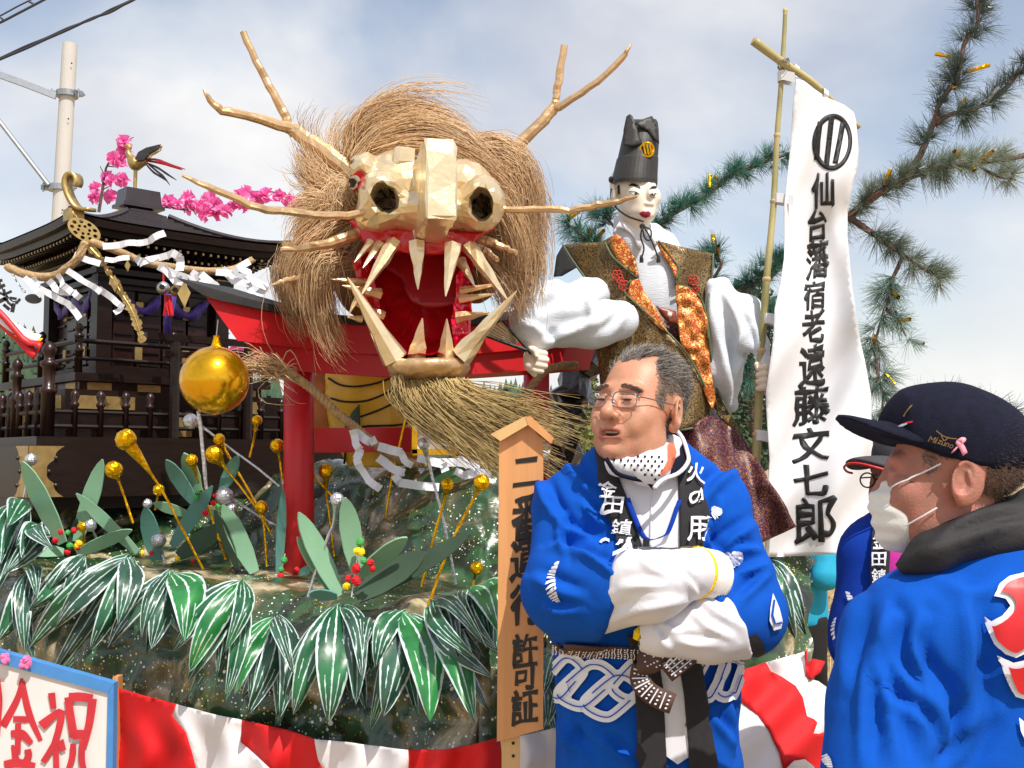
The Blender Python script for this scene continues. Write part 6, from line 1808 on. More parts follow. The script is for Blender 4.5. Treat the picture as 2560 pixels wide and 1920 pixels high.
# ================================================================== SAMURAI DOLL
YD = 4.0
doll = thing('samurai_doll', 'life size retainer doll in tall black hat, brocade vest and puffy white sleeves', 'doll', P(1640, 1480, 4.0) * np.array([1, 1, 0]) + np.array([0, 0, .75]))
def brocade(name, base, gold, scale, rough=.5, thresh=.52, metal=.5):
    m, n, l, b = newmat(name)
    tc = n.new('ShaderNodeTexCoord')
    v = n.new('ShaderNodeTexVoronoi'); v.inputs['Scale'].default_value = scale; v.feature = 'SMOOTH_F1'
    l.new(tc.outputs['Object'], v.inputs['Vector'])
    nz = n.new('ShaderNodeTexNoise'); nz.inputs['Scale'].default_value = scale * 1.6; nz.inputs['Detail'].default_value = 3; nz.inputs['Distortion'].default_value = 2.2
    l.new(tc.outputs['Object'], nz.inputs['Vector'])
    sn = n.new('ShaderNodeMath'); sn.operation = 'SINE'
    ml = n.new('ShaderNodeMath'); ml.operation = 'MULTIPLY'; ml.inputs[1].default_value = 26
    l.new(v.outputs['Distance'], ml.inputs[0]); l.new(ml.outputs[0], sn.inputs[0])
    ad = n.new('ShaderNodeMath'); ad.operation = 'MULTIPLY_ADD'; ad.inputs[1].default_value = .16
    l.new(sn.outputs[0], ad.inputs[0]); l.new(nz.outputs['Fac'], ad.inputs[2])
    r = n.new('ShaderNodeValToRGB'); r.color_ramp.elements[0].position = thresh - .03; r.color_ramp.elements[1].position = thresh + .04
    r.color_ramp.elements[0].color = (0, 0, 0, 1); r.color_ramp.elements[1].color = (1, 1, 1, 1)
    l.new(ad.outputs[0], r.inputs[0])
    mx = n.new('ShaderNodeMixRGB'); mx.inputs[1].default_value = lin(base); mx.inputs[2].default_value = lin(gold)
    l.new(r.outputs[0], mx.inputs[0]); l.new(mx.outputs[0], b.inputs['Base Color'])
    mm = n.new('ShaderNodeMath'); mm.operation = 'MULTIPLY'; mm.inputs[1].default_value = metal
    l.new(r.outputs[0], mm.inputs[0]); l.new(mm.outputs[0], b.inputs['Metallic'])
    b.inputs['Roughness'].default_value = rough
    bp = n.new('ShaderNodeBump'); bp.inputs['Strength'].default_value = .3; bp.inputs['Distance'].default_value = .004
    l.new(r.outputs[0], bp.inputs['Height']); l.new(bp.outputs[0], b.inputs['Normal'])
    return m
M['br_vest'] = brocade('vest_brocade', (52, 42, 26), (146, 118, 70), 80, .45, .5)
M['br_orange'] = brocade('lapel_brocade', (176, 66, 16), (236, 186, 96), 62, .4, .56)
M['br_purple'] = brocade('hakama_brocade', (60, 16, 46), (146, 100, 60), 62, .45, .60, .4)
M['piping'] = mat('green_piping', (84, 96, 64), .6, 0, .1, 30)
M['cord_red'] = mat('knot_cord', (190, 52, 34), .6, 0, .15, 60)
V, F = head_mesh(.0045, doll=True, jaw=.86, full=.92, ears=True)
hc = P(1588, 483, YD)
Vw, R_d = orient(V, hc, math.radians(24), math.radians(-3), 0)
put('head', Vw, F, M['doll_skin'], doll, None, True)
hd_b = bvh_of(Vw, F)
fc = lambda L: zz(1280, 0, L)
for pts, w in (([(812, 1283), (835, 1277), (865, 1288), (888, 1302)], [8, 18, 20, 8]), ([(952, 1308), (968, 1297), (990, 1295), (1000, 1298)], [7, 17, 18, 10])):
    p_ = np.array(fc(pts))[:, :2]; drape('eyebrow', stroke_loop(spline(p_, 8), np.interp(np.linspace(0, 1, 8), np.linspace(0, 1, 4), w) * .36), hd_b, M['ink'], doll, .0015, 3, YD)
for pts, w in (([(808, 1326), (835, 1322), (862, 1330), (880, 1345)], 5), ([(812, 1330), (835, 1346), (862, 1350)], 3), ([(955, 1352), (968, 1338), (990, 1336), (998, 1342)], 5), ([(958, 1355), (975, 1368), (993, 1362)], 3)):
    p_ = np.array(fc(pts))[:, :2]; drape('eye_line', stroke_loop(spline(p_, 8), w * .36), hd_b, M['ink'], doll, .0015, 3, YD)
for x, y in ((858, 1338), (978, 1350)):
    x_, y_ = fc([(x, y)])[0]
    drape('iris', [(x_ + 3.6 * math.cos(a), y_ + 3.9 * math.sin(a)) for a in np.linspace(0, 6.28, 10, endpoint=False)], hd_b, M['ink'], doll, .0018, 3, YD)
drape('lips', np.array(fc([(880, 1475), (905, 1460), (922, 1465), (940, 1460), (958, 1472), (950, 1495), (925, 1505), (898, 1497)]))[:, :2], hd_b, M['lip'], doll, .0025, 3, YD)
drape('hair_side', np.array(fc([(728, 1285), (745, 1275), (748, 1340), (738, 1345)]))[:, :2], hd_b, M['ink'], doll, .002, 4, YD)
# tall black hat
rings = [(469, 1528, 1643, .112), (460, 1527, 1644, .113), (446, 1530, 1644, .110), (404, 1540, 1646, .098), (400, 1543, 1645, .094), (360, 1552, 1648, .080), (330, 1559, 1647, .066), (312, 1563, 1645, .052), (304, 1567, 1641, .036)]
V, nn = [], 36
for y, xl, xr, dp in rings:
    cx = (xl + xr) / 2; hw = (xr - xl) / 2 * YD / FPX; c = P(cx, y, YD + .01)
    for j in range(nn):
        a = 2 * math.pi * j / nn
        V.append(c + np.array([hw * math.cos(a), dp * math.sin(a) - .004, .006 * math.cos(2 * a)]))
F = [[i * nn + j, i * nn + (j + 1) % nn, (i + 1) * nn + (j + 1) % nn, (i + 1) * nn + j] for i in range(len(rings) - 1) for j in range(nn)] + [list(range((len(rings) - 1) * nn, len(rings) * nn))]
hat = put('hat', V, F, M['hat_black'], doll, None, False)
sheet('hat_fold', fc([(770, 900), (790, 805), (812, 788), (832, 800), (850, 850), (880, 940), (900, 990), (830, 1010), (770, 1000)]), lambda x, y: YD - .082 + .0006 * np.abs(x - 1590) + .0003 * (330 - y), M['hat_black'], hat, .006, 10)
sheet('hat_fold', fc([(852, 848), (900, 825), (968, 800), (985, 830), (1005, 900), (1018, 990), (985, 960), (940, 900), (880, 870)]), lambda x, y: YD - .080 + .0005 * (x - 1600) + .0003 * (330 - y), M['hat_black'], hat, .006, 10)
sheet('hat_fold', fc([(800, 900), (812, 795), (860, 870), (968, 803), (1010, 930), (900, 960)]), lambda x, y: YD + .02 + 0 * x, M['hat_black'], hat, .006, 12)
c = P(1618, 374, YD - .088)
MB().tube([c + np.array([.024 * math.cos(a), .008 * math.cos(a) ** 2, .026 * math.sin(a)]) for a in np.linspace(0, 6.2832, 21)], .0042, 6).build('hat_crest', M['gold_foil'], hat)
for dx in (-.010, .001, .012): MB().tube([c + np.array([dx - .003, 0, .019]), c + np.array([dx + .004, 0, -.019])], .0038, 6).build('crest_bar', M['gold_foil'], hat)
MB().ball(P(1527, 449, YD), (.009, .02, .012), 8).build('hat_knot', M['hat_black'], hat)
# chin cord
cordp = PL(zz(1280, 0, [(690, 1290), (692, 1360), (725, 1440), (790, 1505), (850, 1540), (893, 1560)]), YD - .04)
cordp[:, 1] += np.array([.03, .03, -.0, -.03, -.055, -.07])
ch = MB().tube(spline(cordp, 16), .0035, 6).build('chin_cord', M['ink'], doll, True)
MB().ball(P(1606, 566, YD - .115), .011, 8).build('cord_knot', M['ink'], ch)
zc = lambda L: zz(1280, 500, L)
for pts in ([(900, 185), (890, 260), (912, 330), (897, 400)], [(910, 185), (950, 250), (985, 330), (1010, 400)], [(900, 190), (920, 265), (955, 275), (960, 210), (915, 185)]):
    MB().tube(spline(PL(zc(pts), YD - .135), 12), .0032, 6).build('cord_end', M['ink'], ch, True)
for q in ((895, 405), (1012, 405)): MB().lathe([(.004, .012), (.007, 0), (.0075, -.014)], P(*zc([q])[0], YD - .135), 8).build('tassel', M['ink'], ch)
# white kimono body
s = SD(P(1480, 900, YD) - np.array([0, .2, 0]), P(1800, 555, YD) + np.array([0, .25, .02]), .009)
s.D = s.ell(P(1628, 720, YD + .06), (.145, .115, .24))
s.u(s.cap(P(1573, 600, YD + .02), P(1570, 560, YD + .02), .064, .058), .05)
s.u(s.cap(P(1500, 670, YD + .11), P(1720, 690, YD + .11), .06, .06), .06)
V, F = s.mesh()
V = V + vnormals(V, F) * (.006 * vnoise(V * np.array([30, 8, 6]), 3))[:, None]
put('kimono', V, F, M['white_weave'], doll, None, True)
for pts in ([(712, 215), (735, 170), (790, 185), (850, 235), (890, 330)], [(1000, 300), (985, 270), (950, 230), (920, 215)]):
    MB().ribbon(spline(PL(zc(pts), YD - .045), 10), .026, (.5, .2, .8), .006).build('collar', M['white_cloth'], doll, True)
# vest panels
def vY(x, y): return YD - .075 + .0000042 * (x - 1620) ** 2 + .012 * np.sin(x / 15. + y / 40.)
lowY = lambda x, y: YD - .13 + .000003 * (x - 1640) ** 2 + .012 * np.sin(x / 12. + y / 60.)
sheet('vest_panel', [(1526, 592), (1500, 606), (1450, 607), (1407, 612), (1422, 640), (1443, 668), (1465, 700), (1477, 735), (1485, 790), (1500, 850), (1600, 870), (1640, 830), (1566, 738), (1582, 700), (1597, 694), (1560, 655), (1535, 625)], vY, M['br_vest'], doll, .006, 12, label='left chest panel of the vest')
sheet('vest_panel', [(1645, 602), (1700, 616), (1783, 634), (1780, 692), (1770, 765), (1762, 772), (1755, 745), (1735, 722), (1689, 714), (1690, 690), (1672, 650)], vY, M['br_vest'], doll, .006, 12, label='right chest panel of the vest')
sheet('vest_lining', [(1407, 612), (1391, 640), (1384, 692), (1405, 690), (1443, 668), (1424, 640)], lambda x, y: YD + .03 + 0 * x, M['black_cloth'], doll, .006, 12)
sheet('vest_skirt', [(1566, 738), (1610, 775), (1671, 833), (1705, 870), (1732, 909), (1758, 960), (1772, 1006), (1774, 1035), (1765, 1053), (1735, 1068), (1696, 1076), (1600, 1090), (1530, 1090), (1500, 960), (1490, 840), (1486, 770)], lowY, M['br_vest'], doll, .006, 12, label='lower front panel of the vest with rounded hem')
sheet('vest_skirt', [(1765, 768), (1772, 850), (1782, 930), (1792, 975), (1812, 1015), (1835, 1055), (1857, 1092), (1846, 1090), (1806, 1050), (1780, 1010), (1768, 960), (1755, 860), (1750, 780)], lambda x, y: YD - .05 + 0 * x, M['br_vest'], doll, .006, 12, label='narrow right hem of the vest')
sheet('lapel', [(1526, 592), (1541, 584), (1562, 602), (1586, 645), (1596, 692), (1575, 682), (1545, 652), (1527, 618)], lambda x, y: vY(x, y) - .012, M['br_orange'], doll, .008, 10)
sheet('lapel', [(1580, 700), (1598, 697), (1612, 732), (1642, 775), (1672, 833), (1640, 812), (1600, 772), (1568, 738)], lambda x, y: lowY(x, y) - .012, M['br_orange'], doll, .008, 10)
sheet('lapel', [(1642, 602), (1660, 611), (1686, 645), (1695, 680), (1688, 696), (1680, 672), (1660, 640)], lambda x, y: vY(x, y) - .012, M['br_orange'], doll, .008, 10)
wr = crump(.016, 17, 3)
sheet('lapel', [(1690, 713), (1720, 718), (1748, 742), (1764, 788), (1770, 850), (1778, 930), (1790, 1000), (1780, 1022), (1762, 985), (1738, 908), (1704, 862), (1697, 830), (1692, 770)], lambda x, y: YD - .10 + wr(x, y), M['br_orange'], doll, .008, 8)
sheet('obi', [(1640, 764), (1690, 778), (1696, 812), (1672, 806), (1655, 790)], YD - .10, mat('obi_silk', (116, 44, 16), .4, 0, .2, 20, sheen=.2), doll, .01, 12)
MB().ball(P(1674, 787, YD - .115), .009, 8).build('toggle', M['doll_skin'], doll)
for pts in ([(1407, 612), (1424, 640), (1444, 669), (1466, 701), (1478, 735), (1484, 765)], [(1512, 606), (1530, 640), (1560, 668), (1592, 693)], [(1578, 700), (1562, 722), (1568, 738), (1612, 778), (1672, 834), (1706, 870), (1733, 909), (1759, 960), (1773, 1006), (1775, 1036), (1765, 1054), (1735, 1069), (1696, 1077)], [(1783, 634), (1780, 692), (1769, 768), (1774, 850), (1786, 950), (1814, 1018), (1858, 1094)], [(1692, 714), (1722, 719), (1750, 744), (1766, 790), (1771, 850)], [(1646, 602), (1676, 640), (1697, 670), (1690, 698)]):
    q_ = np.array(spline(np.array(pts, float), 30))
    yy_ = np.where(q_[:, 1] > 735, lowY(q_[:, 0], q_[:, 1]), vY(q_[:, 0], q_[:, 1])) - .012
    MB().tube(P(q_[:, 0], q_[:, 1], yy_), .0042, 6).build('piping', M['piping'], doll, True)
for x, y in ((1543, 688), (1552, 702), (1560, 714), (1733, 700), (1738, 722)):
    r = 9 if y in (702, 722) else 13
    b = MB()
    for k in range(5):
        a = k * 1.2566 + .3; cc = P(x + r * .6 * math.cos(a), y + r * .6 * math.sin(a), vY(x, y) - .02)
        b.tube([cc + np.array([.0075 * math.cos(v), .001, .0075 * math.sin(v)]) * r / 12 for v in np.linspace(0, 6.28, 10)], .0026, 5, False)
    b.ball(P(x, y, vY(x, y) - .02), .004, 6)
    b.build('knot_flower', M['cord_red'], doll, True)
# sleeves
def cloth_folds(V, F, amp, fx, seed, dirv=None):
    N = vnormals(V, F)
    return V + N * (amp * (1 - 2 * np.abs(vnoise(V * fx, seed))) + amp * .5 * vnoise(V * np.array(fx) * 2.3, seed + 5))[:, None]
s = SD(P(1268, 910, 3.6) - np.array([0, .1, 0]), P(1600, 650, 4.2), .008)
s.D = s.cap(P(1478, 742, 4.0), P(1392, 778, 3.88), .075, .102)
s.u(s.cap(P(1382, 775, 3.86), P(1316, 800, 3.76), .105, .06), .05)
s.u(s.cap(P(1375, 800, 3.85), P(1480, 805, 3.84), .09, .085), .05)
s.u(s.cap(P(1480, 805, 3.84), P(1545, 800, 3.84), .085, .07), .04)
s.u(s.cap(P(1322, 815, 3.74), P(1350, 850, 3.74), .05, .04), .03)
V, F = s.mesh(); V = creased(V, F, [(zc(p), w, a) for p, w, a in (([(90, 740), (170, 700), (330, 640), (430, 650), (540, 700)], 14, .015), ([(280, 900), (420, 890), (560, 850), (700, 770)], 13, .018), ([(230, 1000), (330, 930), (460, 900)], 9, .014), ([(500, 560), (540, 700), (560, 860)], 12, .018), ([(60, 850), (160, 880), (260, 990)], 10, .016), ([(330, 530), (260, 640), (150, 720)], 12, .014), ([(640, 960), (720, 880), (800, 770)], 10, .012))], .008, 4)
put('sleeve', V, F, M['white_weave'], doll, None, True)
s = SD(P(1730, 1060, 3.7) - np.array([0, .1, 0]), P(1930, 670, 4.25), .008)
s.D = s.cap(P(1800, 722, 4.0), P(1828, 800, 3.97), .05, .085)
s.u(s.cap(P(1828, 800, 3.97), P(1800, 930, 4.0), .085, .085), .05)
s.u(s.cap(P(1800, 930, 4.0), P(1826, 1010, 4.0), .085, .035), .05)
s.u(s.cap(P(1855, 790, 3.95), P(1893, 862, 3.88), .075, .042), .04)
s.u(s.cap(P(1893, 862, 3.88), P(1908, 915, 3.86), .036, .03), .02)
V, F = s.mesh(); V = creased(V, F, [(zc(p), w, a) for p, w, a in (([(1380, 600), (1420, 900), (1500, 1300)], 14, .020), ([(1430, 600), (1540, 780), (1600, 980), (1590, 1150)], 13, .022), ([(1500, 620), (1620, 780), (1700, 930)], 11, .016), ([(1450, 850), (1480, 1150), (1510, 1400)], 12, .018), ([(1640, 880), (1600, 1000), (1560, 1250)], 10, .016))], .008, 6)
put('sleeve', V, F, M['white_weave'], doll, None, True)
# hakama
hk = lambda x, y: 3.90 - .16 * np.clip((y - 1080) / 130, 0, 1) + .030 * np.sin((x - (y - 1100) * .45) / 22.) + .01 * np.sin(x / 9.)
sheet('hakama', [(1500, 1000), (1600, 1060), (1696, 1074), (1735, 1062), (1772, 1035), (1800, 1048), (1857, 1093), (1900, 1165), (1945, 1240), (1991, 1317), (1913, 1353), (1840, 1390), (1700, 1460), (1520, 1480), (1490, 1250)], hk, M['br_purple'], doll, .008, 12)
s = SD(P(1480, 1500, 3.9) - np.array([0, .1, .1]), P(1860, 840, 4.4), .014)
s.D = s.cap(P(1630, 860, YD + .08), P(1660, 1080, YD + .1), .15, .17)
s.u(s.cap(P(1600, 1080, YD + .1), P(1590, 1560, YD + .1), .12, .13), .05)
s.u(s.cap(P(1740, 1080, YD + .1), P(1830, 1330, YD + .08), .1, .1), .05)
V, F = s.mesh(); put('leg_padding', V, F, M['br_purple'], doll, None, True)
# hands
Yh = 3.71
V, F = fist(P(1300, 950, Yh) - np.array([0, .08, 0]), P(1390, 840, Yh) + np.array([0, .12, 0]), [('e', P(1332, 898, Yh + .01), (.034, .028, .042)), ('c', P(1330, 880, Yh + .02), P(1330, 845, Yh + .05), .024, .03), ('f', P(1345, 882, Yh - .018), P(1362, 884, Yh - .012), .0125, .011), ('f', P(1345, 897, Yh - .02), P(1365, 900, Yh - .012), .013, .0115), ('f', P(1342, 911, Yh - .018), P(1362, 915, Yh - .01), .0125, .011), ('f', P(1337, 925, Yh - .014), P(1354, 928, Yh - .008), .011, .010), ('f', P(1320, 880, Yh - .02), P(1336, 876, Yh - .035), .012, .010), ('f', P(1336, 876, Yh - .035), P(1341, 890, Yh - .038), .010, .008), ('c', P(1328, 915, Yh), P(1336, 934, Yh), .024, .012)], .0035)
put('hand', V, F, M['doll_hand'], doll, None, True)
Yh = 3.84
V, F = fist(P(1880, 995, Yh) - np.array([0, .08, 0]), P(1955, 890, Yh) + np.array([0, .12, 0]), [('e', P(1922, 938, Yh + .028), (.026, .022, .042)), ('c', P(1914, 925, Yh + .03), P(1908, 895, Yh + .03), .026, .028)] + [q for k in range(4) for q in (('f', P(1926, 920 + 16 * k, Yh - .004), P(1912, 918 + 16.5 * k, Yh - .026), .0125 - .0006 * k, .0125), ('f', P(1912, 918 + 16.5 * k, Yh - .026), P(1896, 921 + 17 * k, Yh - .016), .0125, .0105))] + [('f', P(1908, 915, Yh + .015), P(1893, 912, Yh - .01), .013, .011)], .0035)
put('hand', V, F, M['doll_hand'], doll, None, True)
# folded fan
fan = thing('folding_fan', 'half open paper fan with black ribs held in the doll left hand', 'fan', P(1316, 869, 3.68))
b = MB()
V, F = [], []
for k in range(13):
    t = k / 12
    x = 1208 + (1252 - 1208) * t; y = 836 + (803 - 836) * t
    z_ = .012 * (k % 2)
    V += [P(x, y, 3.64 + z_), P(x + (1318 - x) * .72, y + (872 - y) * .72, 3.665 + z_ * .4)]
F = [[2 * i, 2 * i + 2, 2 * i + 3, 2 * i + 1] for i in range(12)]
put('fan_paper', V, F, mat('fan_paper', (206, 188, 156), .7, 0, .1, 30), fan)
for a, e in (((1206, 838), (1318, 876)), ((1255, 801), (1329, 884))):
    MB().tube(PL([a, ((a[0] + e[0]) / 2, (a[1] + e[1]) / 2), e], 3.65), [.003, .006, .008], 6).build('guard_rib', M['ink'], fan)

# ================================================================== BANNER
ban = thing('festival_banner', 'tall white cloth banner with black crest and lettering on a bamboo pole', 'banner', P(1885, 1480, 3.86) * np.array([1, 1, 0]) + np.array([0, 0, .8]))
bam = mat('bamboo', (148, 142, 88), .45, 0, .2, 6, .05, 40, col2=(186, 172, 120))
bam2 = mat('bamboo_node', (186, 164, 120), .6, 0, .2, 20)
pole_px = [(1963, 27), (1961, 80), (1955, 174), (1949, 260), (1943, 336), (1938, 430), (1934, 510), (1926, 600), (1917, 692), (1910, 790), (1903, 880), (1898, 980), (1894, 1075), (1888, 1200), (1880, 1480)]
pp = spline(PL(pole_px, 3.85), 60); pr_ = np.linspace(.0075, .0165, 60)
pole = MB().tube(pp, pr_, 12).build('pole', bam, ban, True)
for y in (30, 336, 512, 692, 882, 1075):
    i = int(np.argmin(np.abs(960 - FPX * ((pp[:, 2] - CAM[2]) * CA - pp[:, 1] * SA) / (pp[:, 1] * CA + (pp[:, 2] - CAM[2]) * SA) - y)))
    MB().tube([pp[i] - np.array([0, 0, .008]), pp[i] - np.array([0, 0, .002]), pp[i] + np.array([0, 0, .004]), pp[i] + np.array([0, 0, .008])], [pr_[i] * 1.02, pr_[i] * 1.22, pr_[i] * 1.22, pr_[i] * 1.02], 12).build('bamboo_node', bam2, pole)
cp = spline(PL([(1884, 102, 3.78), (1955, 155, 3.82), (2030, 205, 3.86), (2090, 262, 3.9), (2148, 319, 3.94)]), 24)
cb_ = MB().tube(cp, np.linspace(.0165, .008, 24), 12).build('cross_bar', bam, ban, True)
MB().tube([cp[0] + (cp[0] - cp[1]) * .02, cp[0] + (cp[0] - cp[1]) * .12], .0125, 12).build('bar_end', bam2, cb_)
b = MB()
for k in range(5):
    c = P(1955 + k * 1.5, 150 + 4 * k, 3.83)
    b.tube([c + np.array([.019 * math.cos(a), .03 * math.sin(a), .012 * math.sin(a + k)]) for a in np.linspace(0, 6.28, 16)], .0016, 5, False)
b.build('wire_lashing', M['steel'], ban)
cl = [(1991, 197), (1984, 253), (1979, 330), (1973, 398), (1966, 470), (1961, 520), (1962, 600), (1961, 645), (1952, 710), (1937, 771), (1933, 844), (1924, 920), (1915, 985), (1917, 1030), (1919, 1064), (1925, 1150), (1918, 1250), (1915, 1351), (1914, 1393), (2000, 1390), (2100, 1384), (2205, 1378), (2198, 1275), (2185, 1160), (2179, 1058), (2178, 988), (2165, 916), (2152, 860), (2143, 807), (2136, 760), (2129, 717), (2124, 650), (2118, 590), (2119, 524), (2135, 450), (2144, 425), (2147, 380), (2140, 300), (2134, 280), (2110, 262), (2070, 245), (2035, 222), (2010, 202)]
def bY(x, y):
    x = np.asarray(x, float); y = np.asarray(y, float)
    u = (x - 1990) / 150
    return 3.83 + .055 * np.sin((x - 1960) / 38. + np.sin(y / 170.) * 1.2) * np.clip((y - 200) / 500, .15, 1) + .02 * np.sin(y / 60. + x / 90.) * np.clip((y - 250) / 300, 0, 1) + .03 * np.exp(-((x - 2115) / 22.) ** 2 - ((y - 545) / 60.) ** 2) + .010 * np.sin((x + .6 * y) / 19.) + .06 * u
cloth = sheet('cloth', cl, bY, M['white_cloth'], ban, .0025, 11)
def ring_px(cx, cy, rx, ry, rot, n=36): return [(cx + rx * math.cos(a) * math.cos(rot) - ry * math.sin(a) * math.sin(rot), cy + rx * math.cos(a) * math.sin(rot) + ry * math.sin(a) * math.cos(rot)) for a in np.linspace(0, 6.2832, n, endpoint=False)]
bf = lambda x, y: bY(x, y) - .003
sheet('crest', [ring_px(2081, 355, 50, 71, .06), ring_px(2082, 355, 39, 59, .06)], bf, M['ink'], ban, .001, 9, label='black ring crest')
for pts in ([(2051, 304), (2045, 350), (2042, 400)], [(2080, 290), (2073, 355), (2066, 415)], [(2108, 306), (2100, 350), (2088, 408)]):
    sheet('crest', stroke_loop(pts, 13), bf, M['ink'], ban, .001, 9, label='black crest bar')
for ch, cx, cy, w, h in (('仙', 2058, 475, 54, 88), ('台', 2044, 560, 44, 78), ('藩', 2044, 648, 54, 92), ('宿', 2036, 738, 52, 70), ('老', 2034, 815, 56, 80), ('遠', 2031, 914, 64, 102), ('藤', 2028, 1014, 88, 92), ('文', 2028, 1110, 92, 84), ('七', 2029, 1200, 86, 78), ('郎', 2038, 1300, 100, 114)):
    sheet('lettering', glyph_px(ch, cx, cy, w, h, bold=.03, rough=.022), bf, M['ink'], ban, .001, 10)
for px, py, w, h in ((1965, 192, 36, 26), (1957, 497, 46, 24), (1932, 797, 52, 26), (1912, 1088, 56, 26)):
    c0, c1_ = P(px - w * .55, py, 3.85), P(px + w * .5, py + 7, 3.83)
    r_ = .021
    path = [c1_ + np.array([0, -.02, 0])] + [P(px - w * .28, py, 3.85) + np.array([-r_ * math.cos(a) * .7, -r_ * math.sin(a), 0]) for a in np.linspace(1.57, -1.57, 7)] + [c1_ + np.array([0, .015, 0])]
    MB().ribbon(path, h * 3.85 / FPX, (0, 0, 1), .002).build('pole_loop', M['white_cloth'], ban)
for px, py in ((1990, 180), (2062, 240)):
    c = P(px, py, 3.87)
    MB().ribbon([c + np.array([.0, -.02 * math.cos(a), .021 * math.sin(a) + .004]) for a in np.linspace(-1.2, 4.4, 12)], .02, (1, .2, -.6), .002).build('bar_loop', M['white_cloth'], ban)

# ================================================================== TINSELLED PINE
pine = thing('pine_tree', 'artificial pine with gold and silver foil tubes behind the doll and banner', 'pine tree', P(1480, 1500, 4.5) * np.array([1, 1, 0]) + np.array([0, 0, .8]))
zt = lambda L: zz(1760, 0, L); zu = lambda L: zz(1760, 500, L); zd = lambda L: zz(1280, 0, L)
tr = [(1450, 1480, 4.45), (1415, 1230, 4.5), (1400, 1090, 4.5), (1440, 960, 4.52), (1480, 880, 4.55), (1560, 800, 4.6), (1620, 700, 4.62)]
MB().tube(spline(PL(tr), 26) + .012 * RNG.normal(size=(26, 3)), np.linspace(.10, .05, 26), 12, True, .22).build('trunk', M['bark_dark'], pine)
BR = [([(1560, 800, 4.6), (1600, 640, 4.6), (1634, 575, 4.55), (1690, 528, 4.5), (1765, 488, 4.5), (1823, 441, 4.5), (1880, 418, 4.5), (1931, 398, 4.5), (1985, 380, 4.5)], .017, 'g', 1.0),
 ([(1560, 780, 4.6), (1500, 640, 4.6), (1450, 585, 4.55), (1420, 560, 4.5)], .012, 'g', 1.0),
 ([(1600, 640, 4.6), (1530, 560, 4.6), (1500, 525, 4.6)], .010, 'g', .9),
 ([(1620, 700, 4.62), (1750, 740, 4.65), (1860, 722, 4.65), (1910, 680, 4.6), (1950, 650, 4.6), (1990, 630, 4.6)], .02, 'g', 1.0),
 ([(1750, 740, 4.65), (1800, 670, 4.6), (1797, 645, 4.6), (1775, 625, 4.6)], .009, 'g', .8),
 ([(1860, 722, 4.65), (1900, 760, 4.6), (1925, 770, 4.6)], .01, 'g', .9),
 ([(1700, 760, 4.6), (1830, 900, 4.6), (1880, 930, 4.55), (1860, 955, 4.55)], .01, 'g', .6),
 ([(1910, 700, 4.65), (2000, 620, 4.6), (2125, 539, 4.5), (2194, 485, 4.4), (2295, 434, 4.35), (2380, 415, 4.3), (2440, 409, 4.3), (2560, 390, 4.3), (2640, 380, 4.3)], .021, 's', 1.15),
 ([(2250, 455, 4.38), (2295, 398, 4.36), (2331, 315, 4.34), (2353, 250, 4.32), (2393, 195, 4.3), (2411, 108, 4.3), (2443, 61, 4.3), (2442, 0, 4.3), (2438, -60, 4.3)], .014, 'd', 1.0),
 ([(2339, 307, 4.34), (2380, 285, 4.32), (2429, 275, 4.3), (2501, 235, 4.3), (2556, 174, 4.3), (2620, 120, 4.3)], .012, 'd', 1.0),
 ([(2125, 545, 4.5), (2187, 587, 4.42), (2259, 637, 4.38), (2313, 674, 4.36), (2357, 695, 4.35)], .015, 's', 1.1),
 ([(2259, 637, 4.38), (2230, 702, 4.38), (2212, 771, 4.38), (2187, 854, 4.38), (2172, 901, 4.38)], .009, 't', 1.0),
 ([(2187, 854, 4.38), (2194, 934, 4.36), (2208, 999, 4.34), (2195, 1080, 4.34), (2230, 1130, 4.34)], .008, 't', .9),
 ([(2212, 771, 4.38), (2240, 800, 4.36), (2265, 840, 4.36)], .007, 't', .9),
 ([(2208, 999, 4.34), (2380, 1010, 4.3), (2500, 1020, 4.3), (2530, 1030, 4.3)], .007, 't', .5),
 ([(2440, 409, 4.3), (2490, 440, 4.3), (2540, 450, 4.3)], .008, 's', .9)]
need = {'g': [], 's': [], 'd': [], 't': []}
tg, ts = MB(), MB()
for pts, r, kind, dens in BR:
    c = spline(PL(pts), 40)
    MB().tube(c, np.linspace(r, r * .35, 40), 8, True, .1).build('branch', M['bark'], pine)
    L = np.sum(np.linalg.norm(np.diff(c, axis=0), axis=1))
    nt_ = int(L / .0145 * dens)
    for k in range(nt_):
        t = RNG.uniform(.16, 1.0); i = min(38, int(t * 39))
        p = c[i] + (c[i + 1] - c[i]) * RNG.random(); ax = c[i + 1] - c[i]; ax /= np.linalg.norm(ax)
        up = RNG.normal(size=3) + np.array([0, 0, .35]); up -= ax * up.dot(ax); up /= np.linalg.norm(up)
        d0 = ax * RNG.uniform(.2, .9) + up * RNG.uniform(.3, 1); d0 /= np.linalg.norm(d0)
        nn_ = int(RNG.integers(34, 58)); Ln = RNG.uniform(.065, .115) * (.85 if kind == 'g' else 1)
        dd = d0 + RNG.normal(size=(nn_, 3)) * .58; dd /= np.linalg.norm(dd, axis=1)[:, None]
        o = p + d0 * RNG.uniform(0, .035)
        ln = Ln * RNG.uniform(.6, 1.1, (nn_, 1))
        S = np.stack([o + dd * .003, o + dd * ln * .5, o + dd * ln + np.array([0, 0, -.006])], 1)
        need[kind].append(S)
        if RNG.random() < .10:
            q = p + d0 * RNG.uniform(.01, .05); e = q + (d0 + RNG.normal(size=3) * .5) * .035
            (tg if RNG.random() < .62 else ts).tube([q, e], [.0075, .009], 7, False)
